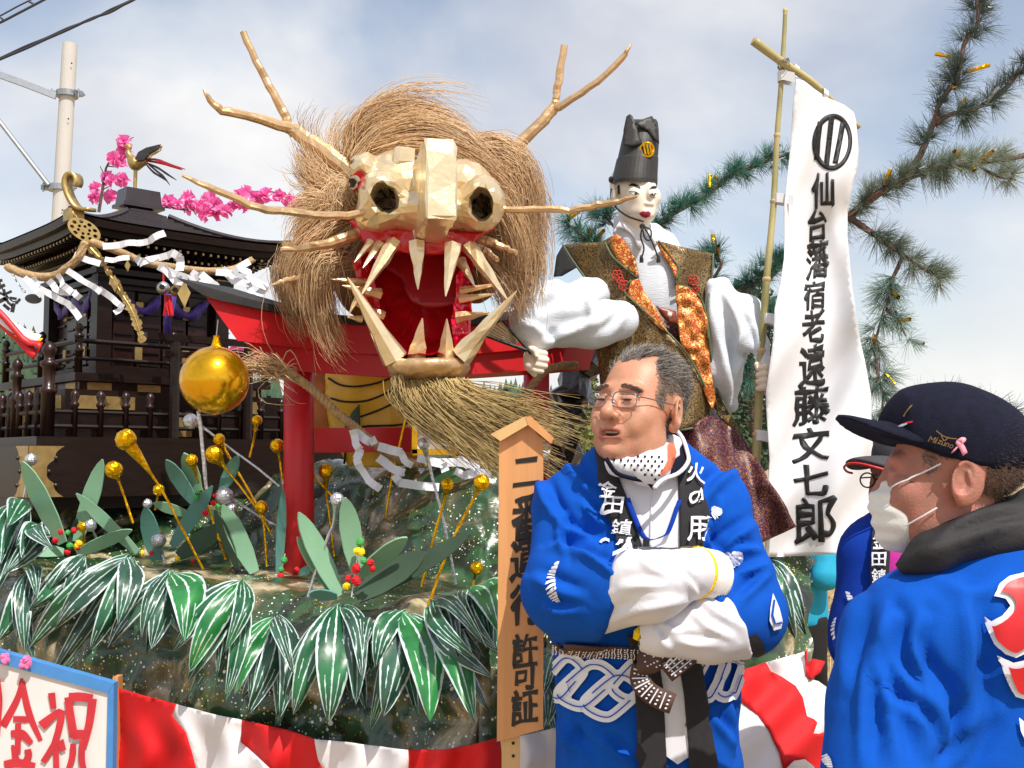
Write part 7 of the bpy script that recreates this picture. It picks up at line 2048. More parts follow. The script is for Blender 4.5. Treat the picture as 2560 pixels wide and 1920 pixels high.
nm_ = {'g': mat('needles_teal', (50, 106, 92), .3, 0, .3, 3, spec=.7, col2=(92, 148, 128)), 's': mat('needles_grey', (100, 118, 100), .3, 0, .35, 3, spec=.8, col2=(158, 170, 148)), 'd': mat('needles_dark', (64, 82, 76), .3, 0, .3, 3, spec=.8, col2=(104, 122, 112)), 't': mat('needles_pale', (92, 124, 112), .3, 0, .3, 3, spec=.7, col2=(142, 168, 152))}
for k in need:
    V, F = strands_mesh(np.concatenate(need[k]), .0009, .0004)
    put('needles', V, F, nm_[k], pine, kind='stuff')
tg.build('gold_tube', M['gold_foil'], pine, kind='stuff')
ts.build('silver_tube', M['silver_foil'], pine, kind='stuff')
# ================================================================== PEOPLE
T = 2.36
SK, SKR = M['skin'], M['skin_red']
hair_dk = mat('hair_dark', (66, 56, 50), .5, 0, .3, 5, spec=.5)
scalp_m = mat('scalp', (126, 98, 82), .6, 0, .2, 60)
hair_gr = mat('hair_grey', (156, 149, 142), .5, 0, .3, 5, spec=.5)
lip_m = mat('man_lip', (168, 100, 86), .45, 0, .1, 30)
dark_m = mat('mouth_dark', (40, 14, 14), .6, 0, .1, 30)
tooth_m = mat('teeth', (158, 138, 108), .35, 0, .05, 30)
white_j = mat('white_jacket', (216, 216, 222), .7, 0, .03, 15, .06, 300)
navy = mat('navy_cloth', (16, 18, 36), .9, 0, .25, 60, .25, 400, spec=.2)

# ---- man with glasses, arms crossed
man = thing('person', 'man in blue happi coat and glasses standing with arms crossed, looking left', 'person', P(1620, 2700, T) * np.array([1, 1, 0]))
V, F = head_mesh(.0026, nose=1.0, jaw=1.08, full=1.06, mouth=.0038)
L0 = V.copy()
hc = P(1598, 1026, T - .06)
Vw, Rm = orient(V, hc, math.radians(-38), math.radians(-10), math.radians(2.5), 1.0)
fcn = L0[F].mean(1)
x, y, z = fcn[:, 0], fcn[:, 1] + .006 * vnoise(fcn * 90, 3) + .004 * vnoise(fcn * 260, 4), fcn[:, 2] + .006 * vnoise(fcn * 90, 5)
def hair_region(x, y, z):
    ax = np.abs(x)
    top = (z > .088) & (y > -.072 + .075 * np.clip((ax - .018) / .028, 0, 1))
    side = (y > -.046 + .25 * np.clip(z - .05, 0, 1)) & (ax > .045) & (z > np.where(y < .0, -.012 + .5 * (-.0 - np.minimum(y, 0)), -.030 - 1.2 * np.clip(y - .03, 0, .06)))
    bk = (y > .04) & (z > -.085)
    ear = (ax > .064) & (z > -.06) & (z < .038) & (y > -.022) & (y < .05)
    return (top | side | bk) & ~ear
hr = hair_region(x, y, z)
lipz = (np.abs(x) < .027) & (y < -.086) & (((z > -.0685) & (z < -.0565)) | ((z > -.0825) & (z < -.0685)))
fm = np.where(hr, 1, np.where(lipz, 2, 0))
put('body', Vw, F, [SK, scalp_m, lip_m], man, fm, True)
man_head_b = bvh_of(Vw, F)
def hair_strands(L0, F, R, c, mask, n, ln, comb, seed, sc=1.0):
    rs = np.random.default_rng(seed)
    fi = np.where(mask)[0]; pick_ = rs.choice(fi, n)
    p = L0[F[pick_]].mean(1) + rs.normal(size=(n, 3)) * .0015
    N = vnormals(L0, F)[F[pick_][:, 0]]
    top = np.clip((p[:, 2] - .05) / .05, 0, 1)[:, None]
    d = N * (.05 + .5 * top) + np.array([0, .5, -.35]) * (1 - top) + np.asarray(comb) * top + rs.normal(size=(n, 3)) * .22
    d /= np.linalg.norm(d, axis=1)[:, None]
    l_ = (ln[0] + (ln[1] - ln[0]) * top) * rs.uniform(.6, 1.1, (n, 1))
    d2 = d + np.array([0, .55, -.25]) * top; d2 /= np.linalg.norm(d2, axis=1)[:, None]
    S = np.stack([p - N * .001, p + d * l_ * .5, p + d * l_ * .5 + d2 * l_ * .5], 1)
    return S * sc @ R.T + c
S = hair_strands(L0, F, Rm, hc, hr, 9000, (.011, .030), (.25, .75, .35), 3)
V, Q = strands_mesh(S, .00042, .0002); hrm = put('hair', V, Q, hair_dk, man, kind='stuff')
S = hair_strands(L0, F, Rm, hc, hr, 10500, (.011, .029), (.2, .7, .3), 4)
V, Q = strands_mesh(S, .00042, .0002); put('hair', V, Q, hair_gr, man, kind='stuff')
G = []
for sx in (-1, 1):
    for _ in range(260):
        t = random.random(); p = np.array([sx * (.014 + .038 * t), -.1020 + .016 * t * t, .0285 - .009 * t * t + random.uniform(-.0035, .0035)])
        d = np.array([sx * .010, .001, random.uniform(-.001, .004)])
        G.append([p, p + d * .5 + np.array([0, -.001, 0]), p + d])
V, Q = strands_mesh(np.array(G) @ Rm.T + hc, .00045, .0002); put('eyebrows', V, Q, mat('brow_hair', (98, 80, 70), .6, 0, .2, 5), man, kind='stuff')
for sx in (-1, 1):
    b = MB().ball((sx * .0315, -.0990, .0016), (.0115, .0026, .0023), 12)
    put('eye', np.concatenate(b.v) @ Rm.T + hc, b.f, M['ink'], man, None, True)
b = MB().ball((0, -.0885, -.0685), (.021, .005, .0052), 14); put('mouth_inside', np.concatenate(b.v) @ Rm.T + hc, b.f, dark_m, man)
b = MB().box((.002, -.0925, -.0655), (.015, .004, .0017)); put('teeth', np.concatenate(b.v) @ Rm.T + hc, b.f, tooth_m, man)
# glasses
gl = thing('eyeglasses', 'thin metal framed eyeglasses worn by the man with crossed arms', 'glasses', to_w((0, -.11, 0), hc, Rm))
glass_m, n, l, b_ = newmat('lens_glass')
tr_ = n.new('ShaderNodeBsdfTransparent'); gs = n.new('ShaderNodeBsdfGlossy'); gs.inputs['Roughness'].default_value = .03
mx_ = n.new('ShaderNodeMixShader'); mx_.inputs[0].default_value = .035
l.new(tr_.outputs[0], mx_.inputs[1]); l.new(gs.outputs[0], mx_.inputs[2]); l.new(mx_.outputs[0], n['Material Output'].inputs[0])
frm = mat('glasses_frame', (120, 124, 132), .25, .9, .1, 30)
for sx in (-1, 1):
    ang = np.linspace(0, 2 * math.pi, 30)
    rr = lambda a, w, h: (w * np.sign(np.cos(a)) * np.abs(np.cos(a)) ** .6, h * np.sign(np.sin(a)) * np.abs(np.sin(a)) ** .6)
    lx, lz = rr(ang, .0245, .0165)
    pts = np.stack([sx * .033 + lx, -.1165 + .012 * ((sx * lx + .0245) / .049) ** 2 + 0 * lx, -.002 + lz], 1)
    MB().tube(to_w(pts, hc, Rm), .0011, 6, False).build('rim', frm, gl, True)
    put('lens', to_w(np.vstack([pts[:-1], pts[:-1].mean(0)]), hc, Rm), [[i, (i + 1) % 29, 29] for i in range(29)], glass_m, gl, None, True)
    tp = np.array([(sx * .0575, -.1045, .006), (sx * .068, -.085, .008), (sx * .080, -.03, .010), (sx * .085, .012, .012), (sx * .083, .028, .002)])
    MB().tube(to_w(spline(tp, 14), hc, Rm), .0013, 6).build('temple_arm', frm, gl, True)
    MB().tube(to_w(np.array([(sx * .009, -.1165, -.008), (sx * .011, -.108, -.010)]), hc, Rm), .0012, 5).build('nose_pad', frm, gl)
MB().tube(to_w(spline([(-.0095, -.1165, .002), (0, -.119, .006), (.0095, -.1165, .002)], 8), hc, Rm), .0012, 6).build('bridge', frm, gl, True)

# coat
s = SD(P(1290, 2080, T) - np.array([0, .36, 0]), P(1985, 1060, T) + np.array([0, .26, 0]), .0072)
s.D = s.ell(P(1610, 1400, T), (.20, .135, .28))
s.u(s.cap(P(1610, 1190, T + .03), P(1425, 1270, T + .01), .06, .078), .03)
s.u(s.cap(P(1610, 1190, T + .03), P(1780, 1255, T + .01), .06, .078), .03)
s.u(s.cap(P(1620, 1560, T + .02), P(1622, 2040, T + .02), .198, .205, .66), .04)
s.u(s.cap(P(1424, 1285, T), P(1422, 1470, T - .06), .078, .088), .02)
s.u(s.cap(P(1422, 1470, T - .06), P(1452, 1545, T - .08), .084, .062), .03)
fl = s.cap(P(1430, 1484, T - .08), P(1600, 1484, T - .19), .100, .100)
fl = smax(fl, s.plane(P(1546, 1488, T - .19), (.9, -.1, -.28)), .022)
s.u(fl, .02)
s.u(s.cap(P(1786, 1275, T), P(1836, 1440, T - .03), .076, .074), .02)
s.u(s.cap(P(1836, 1440, T - .03), P(1866, 1545, T - .05), .073, .074), .03)
fr2 = s.cap(P(1866, 1540, T - .05), P(1720, 1540, T - .17), .082, .082)
fr2 = smax(fr2, -s.plane(P(1800, 1545, T - .17), (.9, .1, .52)), .022)
s.u(fr2, .02)
V, F = s.mesh(); V = relax(V, F, 3)
zD = lambda L: np.array(zz(1280, 950, L))[:, :2]; zE = lambda L: np.array(zz(1280, 1320, L))[:, :2]
V = creased(V, F, [(zD(p), w, a) for p, w, a in (([(190, 700), (250, 860), (320, 960)], 13, .014), ([(310, 960), (430, 1060), (570, 1130)], 11, .013), ([(350, 560), (460, 690), (590, 800)], 14, .010), ([(345, 930), (330, 1100), (380, 1230)], 10, .010), ([(480, 850), (570, 940), (660, 1020)], 10, .010), ([(280, 1170), (430, 1200), (640, 1260)], 12, .012), ([(520, 1230), (660, 1300), (780, 1400)], 10, .010), ([(170, 1380), (300, 1440), (480, 1510)], 14, .010), ([(230, 1560), (330, 1600), (470, 1600)], 12, .009),
    ([(1340, 810), (1440, 700), (1580, 620)], 13, .011), ([(1370, 1010), (1420, 930), (1450, 830)], 9, .009), ([(1410, 1260), (1500, 1120), (1660, 1010)], 13, .013), ([(1340, 1080), (1390, 1180), (1440, 1270)], 10, .010), ([(1460, 1410), (1600, 1330), (1770, 1270)], 13, .012), ([(1550, 1190), (1620, 1170), (1710, 1180)], 9, .009), ([(1590, 1520), (1690, 1420), (1770, 1330)], 11, .010))] +
    [(zE(p), w, a) for p, w, a in (([(330, 1370), (410, 1470), (520, 1580)], 12, .009), ([(620, 1460), (730, 1560), (850, 1640)], 12, .009), ([(1380, 1290), (1450, 1390), (1530, 1500)], 11, .009), ([(1500, 1180), (1530, 1350), (1535, 1560)], 10, .010), ([(420, 1340), (395, 1450), (400, 1580)], 10, .008))], .006, 5, 1.45)
coat = put('happi_coat', V, F, M['blue_cloth'], man, None, True)
cb_m = bvh_of(V, F)
drape('shirt', zD([(600, 500), (700, 520), (1000, 520), (1160, 560), (1175, 800), (1175, 1000), (1165, 1250), (1000, 1300), (880, 1260), (830, 1000), (740, 700)]), cb_m, white_j, man, .006, 9, T - .12)
drape('shirt', zE([(1005, 850), (1180, 850), (1200, 1100), (1215, 1580), (1140, 1630), (1060, 1570), (1040, 1100)]), cb_m, white_j, man, .006, 9, T - .12)
lb = dict(off=.011, g=9, fallY=T - .13, th=.004)
lp1 = drape('lapel', zD([(585, 490), (640, 520), (700, 620), (745, 690), (790, 800), (830, 930), (870, 1060), (905, 1225), (800, 1215), (745, 1180), (700, 1060), (660, 930), (628, 800), (612, 640)]), cb_m, M['black_cloth'], man, **lb)
lp2 = drape('lapel', zD([(1135, 640), (1215, 575), (1270, 680), (1315, 780), (1335, 900), (1330, 1010), (1300, 1150), (1270, 1230), (1150, 1180), (1148, 900)]), cb_m, M['black_cloth'], man, **lb)
drape('lapel', zE([(800, 735), (905, 720), (960, 800), (1010, 950), (1040, 1100), (1062, 1600), (1060, 1900), (870, 1900), (862, 1300), (835, 900)]), cb_m, M['black_cloth'], man, **lb)
drape('lapel', zE([(1150, 960), (1260, 880), (1300, 950), (1330, 1150), (1370, 1450), (1400, 1610), (1410, 1900), (1220, 1900), (1210, 1500), (1180, 1150)]), cb_m, M['black_cloth'], man, **lb)
tx = dict(off=.0165, g=7, fallY=T - .13)
for ch, cx_, cy_, w, h, r in (('金', 1524, 1228, 42, 40, .15), ('田', 1537, 1266, 44, 38, .12), ('鎮', 1556, 1326, 46, 50, .1), ('火', 1566, 1379, 40, 36, .1), ('火', 1729, 1188, 38, 44, .1), ('の', 1734, 1248, 42, 36, .0), ('用', 1736, 1322, 48, 54, .03), ('心', 1732, 1386, 44, 34, 0)):
    drape('lettering', glyph_px(ch, cx_, cy_, w, h, rot=r, bold=.02, rise=.05), cb_m, M['paper_white'], man, **tx)
# printed chain band at the hem
pr = dict(off=.0055, g=6, fallY=T - .1)
W_ = M['paper_white']
LNK = [(-64, 20), (-44, -6), (-8, -44), (10, -54), (34, -52), (60, -34), (66, -18), (44, 8), (8, 46), (-10, 54), (-34, 50), (-60, 36)]
for k_, (cx_, cy_, sx_, sy_, rt) in enumerate(((1412, 1694, .72, .95, .05), (1470, 1712, 1.0, 1.0, .08), (1532, 1738, 1.0, 1.0, .1), (1580, 1700, .7, .9, .1), (1768, 1690, .62, .95, -.1), (1818, 1690, .55, .9, -.25))):
    c_, s_ = math.cos(rt), math.sin(rt)
    ring = [(cx_ + sx_ * (a * c_ - q * s_), cy_ + sy_ * (a * s_ + q * c_)) for a, q in LNK]
    if cx_ == 1580: ring = ring[9:] + ring[:4]
    else: ring = ring + ring[:2]
    rs_ = spline(np.array(ring), 46)[:, :2]
    drape('printed_chain', stroke_loop(rs_, 27), cb_m, W_, man, **dict(pr, off=.0055 + .0004 * k_))
    drape('printed_line', stroke_loop(rs_[3:20], 3.4), cb_m, M['blue_cloth'], man, **dict(pr, off=.0092 + .0004 * k_))
    drape('printed_line', stroke_loop(rs_[24:41], 3.4), cb_m, M['blue_cloth'], man, **dict(pr, off=.0092 + .0004 * k_))
def plume(Z, spine, w, n=11, bv=None, parent=None, fall=T - .1):
    """printed feather crest: curved blades fanning off a spine"""
    sp = spline(np.array(Z(spine)), n + 2)
    Tn = np.gradient(sp, axis=0); Tn /= np.linalg.norm(Tn, axis=1)[:, None]; N = np.stack([-Tn[:, 1], Tn[:, 0]], 1)
    for i in range(n):
        a, e = sp[i], sp[i + 1]
        ww = w * .36166 * math.sin(math.pi * (i + 1.2) / (n + 1.6)) ** .6
        st = np.linalg.norm(e - a) * .80
        m_ = a + N[i] * ww * .5 + Tn[i] * st * .25; o = a + N[i] * ww + Tn[i] * st * .9
        blade = [a, m_, o, o + Tn[i] * st * .6, m_ + Tn[i] * st * 1.0, a + Tn[i] * st]
        drape('printed_plume', blade, bv, W_, parent, .004, 6, fall)
plume(zD, [(335, 1260), (300, 1380), (320, 1480), (350, 1540)], 62, 13, cb_m, man)
plume(zD, [(1405, 970), (1440, 930), (1455, 870)], -75, 5, cb_m, man)
plume(zD, [(1450, 1350), (1540, 1310), (1590, 1240), (1585, 1165)], -130, 11, cb_m, man)
plume(zE, [(600, 110), (640, 75), (700, 100)], 30, 5, cb_m, man)
drape('printed_plume', zE([(1795, 455), (1775, 560), (1770, 640), (1800, 705), (1850, 690), (1860, 640), (1840, 560), (1815, 500)]), cb_m, W_, man, .004, 7, T - .05)
drape('printed_line', stroke_loop(zE([(1800, 500), (1785, 600), (1805, 660), (1850, 650)]), 5), cb_m, M['blue_cloth'], man, .006, 6, T - .05)
drape('sleeve_lining', zE([(1545, 805), (1600, 760), (1680, 725), (1730, 790), (1745, 860), (1690, 885), (1620, 860)]), cb_m, M['black_cloth'], man, .004, 8, T - .1)
# white sleeves crossed in front
s = SD(P(1480, 1660, T) - np.array([0, .40, 0]), P(1880, 1350, T) + np.array([0, .0, 0]), .006)
s.D = smax(s.cap(P(1490, 1484, T - .15), P(1625, 1455, T - .235), .082, .072), -s.plane(P(1546, 1488, T - .19), (.9, -.1, -.28)) - .022, .004)
s.u(s.cap(P(1625, 1455, T - .235), P(1722, 1428, T - .215), .072, .050), .03)
s.u(s.cap(P(1722, 1428, T - .215), P(1745, 1440, T - .20), .048, .044), .02)
V, F = s.mesh(); V = creased(V, F, [(zE(p), w, a) for p, w, a in (([(880, 190), (960, 270), (1080, 330)], 12, .008), ([(1060, 170), (1170, 240), (1250, 330)], 10, .008), ([(680, 640), (880, 560), (1180, 510)], 12, .010), ([(760, 420), (900, 400), (1050, 420)], 14, .007), ([(1180, 330), (1240, 400), (1280, 470)], 8, .007), ([(800, 520), (950, 480), (1120, 480)], 10, .006))], .004, 21)
put('inner_sleeve', V, F, white_j, man, None, True)
s = SD(P(1570, 1680, T) - np.array([0, .38, 0]), P(1900, 1440, T) + np.array([0, .05, 0]), .006)
s.D = smax(s.cap(P(1850, 1560, T - .12), P(1770, 1566, T - .17), .068, .066), s.plane(P(1800, 1545, T - .17), (.9, .1, .52)) - .022, .004)
s.u(s.cap(P(1770, 1566, T - .17), P(1650, 1586, T - .20), .066, .042), .03)
s.u(s.cap(P(1650, 1586, T - .20), P(1622, 1588, T - .19), .036, .034), .01)
V, F = s.mesh(); V = creased(V, F, [(zE(p), w, a) for p, w, a in (([(1010, 650), (1120, 710), (1230, 700)], 10, .010), ([(1280, 470), (1420, 580), (1600, 690)], 12, .010), ([(990, 700), (1030, 770), (1080, 830)], 8, .008), ([(1230, 560), (1360, 680), (1520, 760)], 11, .008), ([(1120, 760), (1260, 800), (1420, 800)], 10, .007))], .004, 31)
put('inner_sleeve', V, F, white_j, man, None, True)
# knitted cuff with yellow edge
gv = thing('work_glove', 'white knitted work glove with yellow cuff edge tucked under the crossed arm', 'glove', P(1760, 1440, T - .2))
cfm = mat('knit_cuff', (232, 228, 222), .9, 0, .06, 40)
a_, e_ = P(1738, 1432, T - .205), P(1784, 1440, T - .165)
k = 46; tt = np.linspace(0, 1, k)
MB().tube(a_ + (e_ - a_) * tt[:, None], .049 + .0022 * np.sin(tt * 60) - .006 * (tt > .97), 28).build('cuff', cfm, gv, True)
MB().tube(a_ + (e_ - a_) * np.linspace(-.04, .12, 5)[:, None], [.047, .051, .0525, .051, .048], 28).build('cuff_edge', M['foam_yellow'], gv, True)
MB().tube(PL([(1607, 1575), (1598, 1584), (1592, 1600)], T - .20), [.010, .012, .008], 8).build('cuff_edge', M['foam_yellow'], gv)
# scarf and collar
s = SD(P(1490, 1230, T) - np.array([0, .26, 0]), P(1730, 1060, T) + np.array([0, .08, 0]), .005)
s.D = s.cap(P(1537, 1164, T - .13), P(1630, 1182, T - .15), .017, .024)
s.u(s.cap(P(1630, 1172, T - .15), P(1675, 1122, T - .05), .028, .026), .02)
s.u(s.cap(P(1610, 1165, T - .14), P(1632, 1196, T - .15), .022, .008), .015)
s.u(s.cap(P(1602, 1218, T - .04), P(1606, 1172, T - .02), .066, .058), .03)
V, F = s.mesh(); V = V + vnormals(V, F) * (.006 * (1 - 2 * np.abs(vnoise(V * 28, 3))))[:, None]
sc_ = put('scarf', V, F, M['white_cloth'], man, None, True)
sb = bvh_of(V, F)
for i in range(9):
    for j in range(6):
        x_ = 1528 + i * 17 + (j % 2) * 8; y_ = 1140 + j * 11 + i * .5
        if y_ < 1134 + abs(x_ - 1600) * .0 or y_ > 1150 + (x_ - 1520) * .45 or x_ > 1662: continue
        drape('printed_dot', [(x_ + 3 * math.cos(a), y_ + 3.4 * math.sin(a)) for a in np.linspace(0, 6.28, 7, endpoint=False)], sb, navy, sc_, .0015, 6, T - .15)
drape('scarf_pattern', [(1668, 1112), (1684, 1106), (1690, 1130), (1682, 1165), (1660, 1185), (1648, 1190), (1668, 1150)], sb, mat('scarf_orange', (196, 104, 74), .8, 0, .3, 50), sc_, .002, 7, T - .1)
cYf = lambda x, y: T - .03 - .0011 * (y - 1080)
sheet('collar', zD([(1128, 338), (1175, 400), (1205, 480), (1218, 560), (1150, 640), (1080, 655), (1105, 600), (1130, 520), (1125, 430), (1095, 420)]), cYf, navy, man, .008, 9)
q_ = zD([(1128, 338), (1180, 405), (1210, 490), (1218, 565), (1150, 645), (1040, 690), (985, 745)])
q_ = spline(q_, 20); MB().tube(P(q_[:, 0], q_[:, 1], cYf(q_[:, 0], q_[:, 1]) - .01 - .05 * np.clip((q_[:, 1] - 1160) / 60, 0, 1)), .0045, 6).build('collar_piping', white_j, man, True)
q_ = spline(zD([(650, 540), (720, 640), (830, 680), (930, 700), (985, 750)]), 16); MB().tube(P(q_[:, 0], q_[:, 1], T - .165), .005, 6).build('collar_zip', navy, man, True)
MB().ribbon(spline(np.array([ray_to(cb_m, *p, .014, T - .13) for p in zD([(800, 830), (850, 960), (920, 1100), (1040, 1075), (1080, 1020), (1140, 840)])]), 20), .0105, (1, 0, .25), .002).build('lanyard', M['blue_dark'], man, True)
MB().box(ray_to(cb_m, *zD([(918, 1150)])[0], .016, T - .13), (.006, .004, .014)).build('lanyard_clip', M['ink'], man)
# jacket front seam and buttons line
MB().tube(np.array([ray_to(cb_m, *p, .008, T - .13) for p in zD([(985, 750), (962, 850), (955, 1000), (950, 1180)])]), .0018, 5).build('placket', white_j, man)
# belt and knot
bm_, n, l, b_ = newmat('belt_brown')
bm_ = mat('belt_brown', (84, 58, 48), .8, 0, .1, 40, .2, 300)
bb = dict(off=.009, g=10, fallY=T - .14, th=.004)
bt = drape('belt', zE([(305, 790), (420, 788), (600, 800), (780, 815), (930, 830), (1010, 850), (1250, 862), (1320, 860), (1320, 885), (1250, 882), (1000, 905), (930, 900), (780, 890), (600, 882), (430, 872), (305, 850)]), cb_m, bm_, man, **bb)
for i in range(15):
    x_ = 330 + i * 42; yt = 795 + (x_ - 320) * .052
    drape('printed_line', stroke_loop(zE([(x_ + 14, yt), (x_ + 8, yt + 25), (x_ + 16, yt + 50), (x_ + 10, yt + 74)]), 2.2), cb_m, W_, bt, .0145, 8, T - .14)
    for q in range(5):
        c_ = zE([(x_ - 6, yt + 8 + q * 15)])[0]
        drape('printed_dot', [(c_[0] + 2.6 * math.cos(a), c_[1] + 1.7 * math.sin(a)) for a in np.linspace(0, 6.28, 6, endpoint=False)], cb_m, W_, bt, .0145, 8, T - .14)
YK = T - .185
def band(pts, w, Y0, nm):
    p_ = spline(zE(pts), 14); Yv = np.linspace(Y0, Y0 - .012, 14) + .006 * np.sin(np.arange(14) * .8)
    P3 = P(p_[:, 0], p_[:, 1], Yv); Tn = np.gradient(p_, axis=0); Nn = np.stack([-Tn[:, 1], np.zeros(14), -Tn[:, 0]], 1); Nn[:, 2] *= 1
    o = MB().ribbon(P3, np.array(w) if np.ndim(w) else w, np.stack([Tn[:, 1], 0 * Tn[:, 0], Tn[:, 0]], 1), .005).build(nm, bm_, man, True)
    sd_ = np.stack([Tn[:, 1], 0 * Tn[:, 0], Tn[:, 0]], 1); sd_ /= np.linalg.norm(sd_, axis=1)[:, None]
    b = MB()
    for i in range(1, 13, 1):
        c = P3[i] + np.array([0, -.005, 0])
        if i % 2: b.ribbon([c - sd_[i] * .4 * (w if np.isscalar(w) else w[i]), c + sd_[i] * .4 * (w if np.isscalar(w) else w[i])], .0026, Tn[i][0] * np.array([1, 0, 0]) + Tn[i][1] * np.array([0, 0, -1]), .001)
        else:
            for u_ in (-.3, -.1, .1, .3): b.ball(c + sd_[i] * u_ * (w if np.isscalar(w) else w[i]), (.0028, .0012, .002), 5)
    b.build('printed_pattern', W_, o, kind='stuff')
band([(1060, 850), (1120, 900), (1190, 990)], .062, YK - .01, 'belt_end')
band([(900, 960), (885, 1040), (920, 1110), (1000, 1170), (1110, 1215)], .04, YK - .012, 'belt_end')
s = SD(P(1590, 1690, YK) - np.array([0, .05, 0]), P(1690, 1610, YK) + np.array([0, .06, 0]), .004)
s.D = s.cap(P(1612, 1655, YK), P(1650, 1632, YK), .020, .022); s.u(s.cap(P(1610, 1668, YK - .01), P(1638, 1655, YK - .01), .017, .018), .006)
V, F = s.mesh(); V = V + vnormals(V, F) * (.004 * vnoise(V * 60, 2))[:, None]; kn = put('belt_knot', V, F, bm_, man, None, True)
kb = bvh_of(V, F)
for i in range(16):
    x_, y_ = 1606 + (i * 37 % 52), 1630 + (i * 23 % 44)
    drape('printed_dot', [(x_ + 2.6 * math.cos(a), y_ + 2 * math.sin(a)) for a in np.linspace(0, 6.28, 6, endpoint=False)], kb, W_, kn, .0012, 6, YK)
def legs(parent, x0, x1, y0, Y, r, mt, shoe):
    s = SD(P(x0, y0, Y) * np.array([1, 1, 0]) + np.array([-.22, -.3, -.01]), (P(x1, y0, Y)[0] + .22, Y + .25, P(x0, y0, Y)[2] + .05), .02)
    for i, x in enumerate((x0, x1)):
        a = P(x, y0, Y); k = np.array([a[0], Y - .02, a[2] * .5]); f = np.array([a[0] + (.03 if i else -.03), Y, .09])
        d = smin(s.cap(a, k, r, r * .75), s.cap(k, f, r * .75, r * .6), .02)
        s.D = d if i == 0 else smin(s.D, d, .02)
    V, F = s.mesh(); put('trousers', V, F, mt, parent, None, True)
    for i, x in enumerate((x0, x1)):
        a = P(x, y0, Y)[0] + (.03 if i else -.03)
        s = SD((a - .08, Y - .26, -.01), (a + .08, Y + .12, .14), .012)
        s.D = s.cap((a, Y + .03, .05), (a, Y - .16, .04), .05, .042); s.keep(-s.plane((a, Y, .003), (0, 0, 1)), .004)
        V, F = s.mesh(); put('shoe', V, F, shoe, parent, None, True)
tro = mat('dark_trousers', (36, 34, 40), .85, 0, .15, 30)
legs(man, 1530, 1715, 1980, T + .02, .095, tro, M['ink'])

# ---- older man at the right, seen from behind, with cap and mask
YM = 1.78
om = thing('person', 'man in navy cap and white mask seen from behind at the right edge', 'person', P(2420, 3400, YM) * np.array([1, 1, 0]))
V, F = head_mesh(.0028, nose=.93, jaw=1.06, full=1.05)
oc = P(2378, 1196, YM)
Vw, Ro = orient(V, oc, math.radians(-109), math.radians(-2), math.radians(0), 1.0)
fcn = V[F].mean(1) + .007 * np.stack([0 * V[F][:, 0, 0], vnoise(V[F].mean(1) * 110, 3), vnoise(V[F].mean(1) * 110, 6)], 1)
hair_o = (fcn[:, 1] > .0) & (fcn[:, 2] > -.01 - .5 * np.clip(fcn[:, 1] - .02, 0, 1)) & ~((np.abs(fcn[:, 0]) > .066) & (fcn[:, 1] < .055) & (fcn[:, 2] < .036))
side_o = (np.abs(fcn[:, 0]) > .05) & (fcn[:, 1] > -.04) & (fcn[:, 2] > .01)
hm_ = (hair_o | side_o) & ~((np.abs(fcn[:, 0]) > .072) & (fcn[:, 2] < .036) & (fcn[:, 1] < .055))
scalp = mat('scalp_stubble', (122, 90, 78), .7, 0, .3, 300)
put('body', Vw, F, [SKR, scalp], om, hm_.astype(int), True)
om_b = bvh_of(Vw, F)
S = hair_strands(V, F, Ro, oc, hm_, 7000, (.009, .010), (0, 1, 0), 8)
V3, Q = strands_mesh(S, .0004, .0002); put('hair', V3, Q, mat('hair_brown', (92, 78, 70), .5, 0, .3, 5), om, kind='stuff')
# mask
mk = thing('face_mask', 'white pleated face mask with ear loops on the man in the navy cap', 'mask', to_w((0, -.12, -.06), oc, Ro))
s = SD((-.075, -.165, -.15), (.075, -.02, .01), .003)
s.D = s.ell((0, -.072, -.060), (.062, .046, .064)); s.u(s.cap((0, -.104, -.020), (0, -.112, -.040), .009, .012), .02); s.u(s.cap((0, -.106, -.050), (0, -.098, -.105), .014, .012), .02)
s.keep(s.plane((0, -.046, 0), (0, 1, .12)), .003)
V, F = s.mesh(); V = V + np.array([0, 1, 0]) * (.0022 * np.sin(V[:, 2] * 260) * (V[:, 1] < -.07))[:, None]
put('mask_cloth', to_w(V, oc, Ro), F, mat('mask_white', (222, 222, 218), .85, 0, .04, 20, .1, 200), mk, None, True)
zF = lambda L: np.array(zz(1760, 950, L))[:, :2]
for pts in ([(1310, 742), (1480, 660), (1640, 578)], [(1405, 1005), (1500, 950), (1610, 885)]):
    q_ = spline(zF(pts), 12)
    MB().tube(np.array([ray_to(om_b, *p, .004, YM - .06) for p in q_]), .0014, 5).build('ear_loop', M['white_cloth'], mk)
# cap
cap_ = thing('baseball_cap', 'navy cap with pink ribbon pin on the man at the right', 'cap', P(2390, 1100, YM))
s = SD(P(2190, 1260, YM) - np.array([0, .13, 0]), P(2600, 940, YM) + np.array([0, .15, 0]), .0045)
s.D = s.ell(P(2398, 1120, YM + .005), (.118, .098, .098), roty(.16))
s.u(s.ell(P(2330, 1060, YM + .005), (.075, .075, .062), roty(.1)), .03)
s.keep(s.plane(P(2390, 1156, YM), (-.36, .06, -1)), .004)
s.cut(s.ell(P(2405, 1170, YM + .005), (.108, .09, .115), roty(.16)), .003)
V, F = s.mesh(); V = V + vnormals(V, F) * (.0045 * (1 - 2 * np.abs(vnoise(V * 14, 5))))[:, None]
put('crown', V, F, navy, cap_, None, True)
cpb = bvh_of(V, F)
s = SD(P(2080, 1160, YM) - np.array([0, .12, 0]), P(2330, 1000, YM) + np.array([0, .14, 0]), .004)
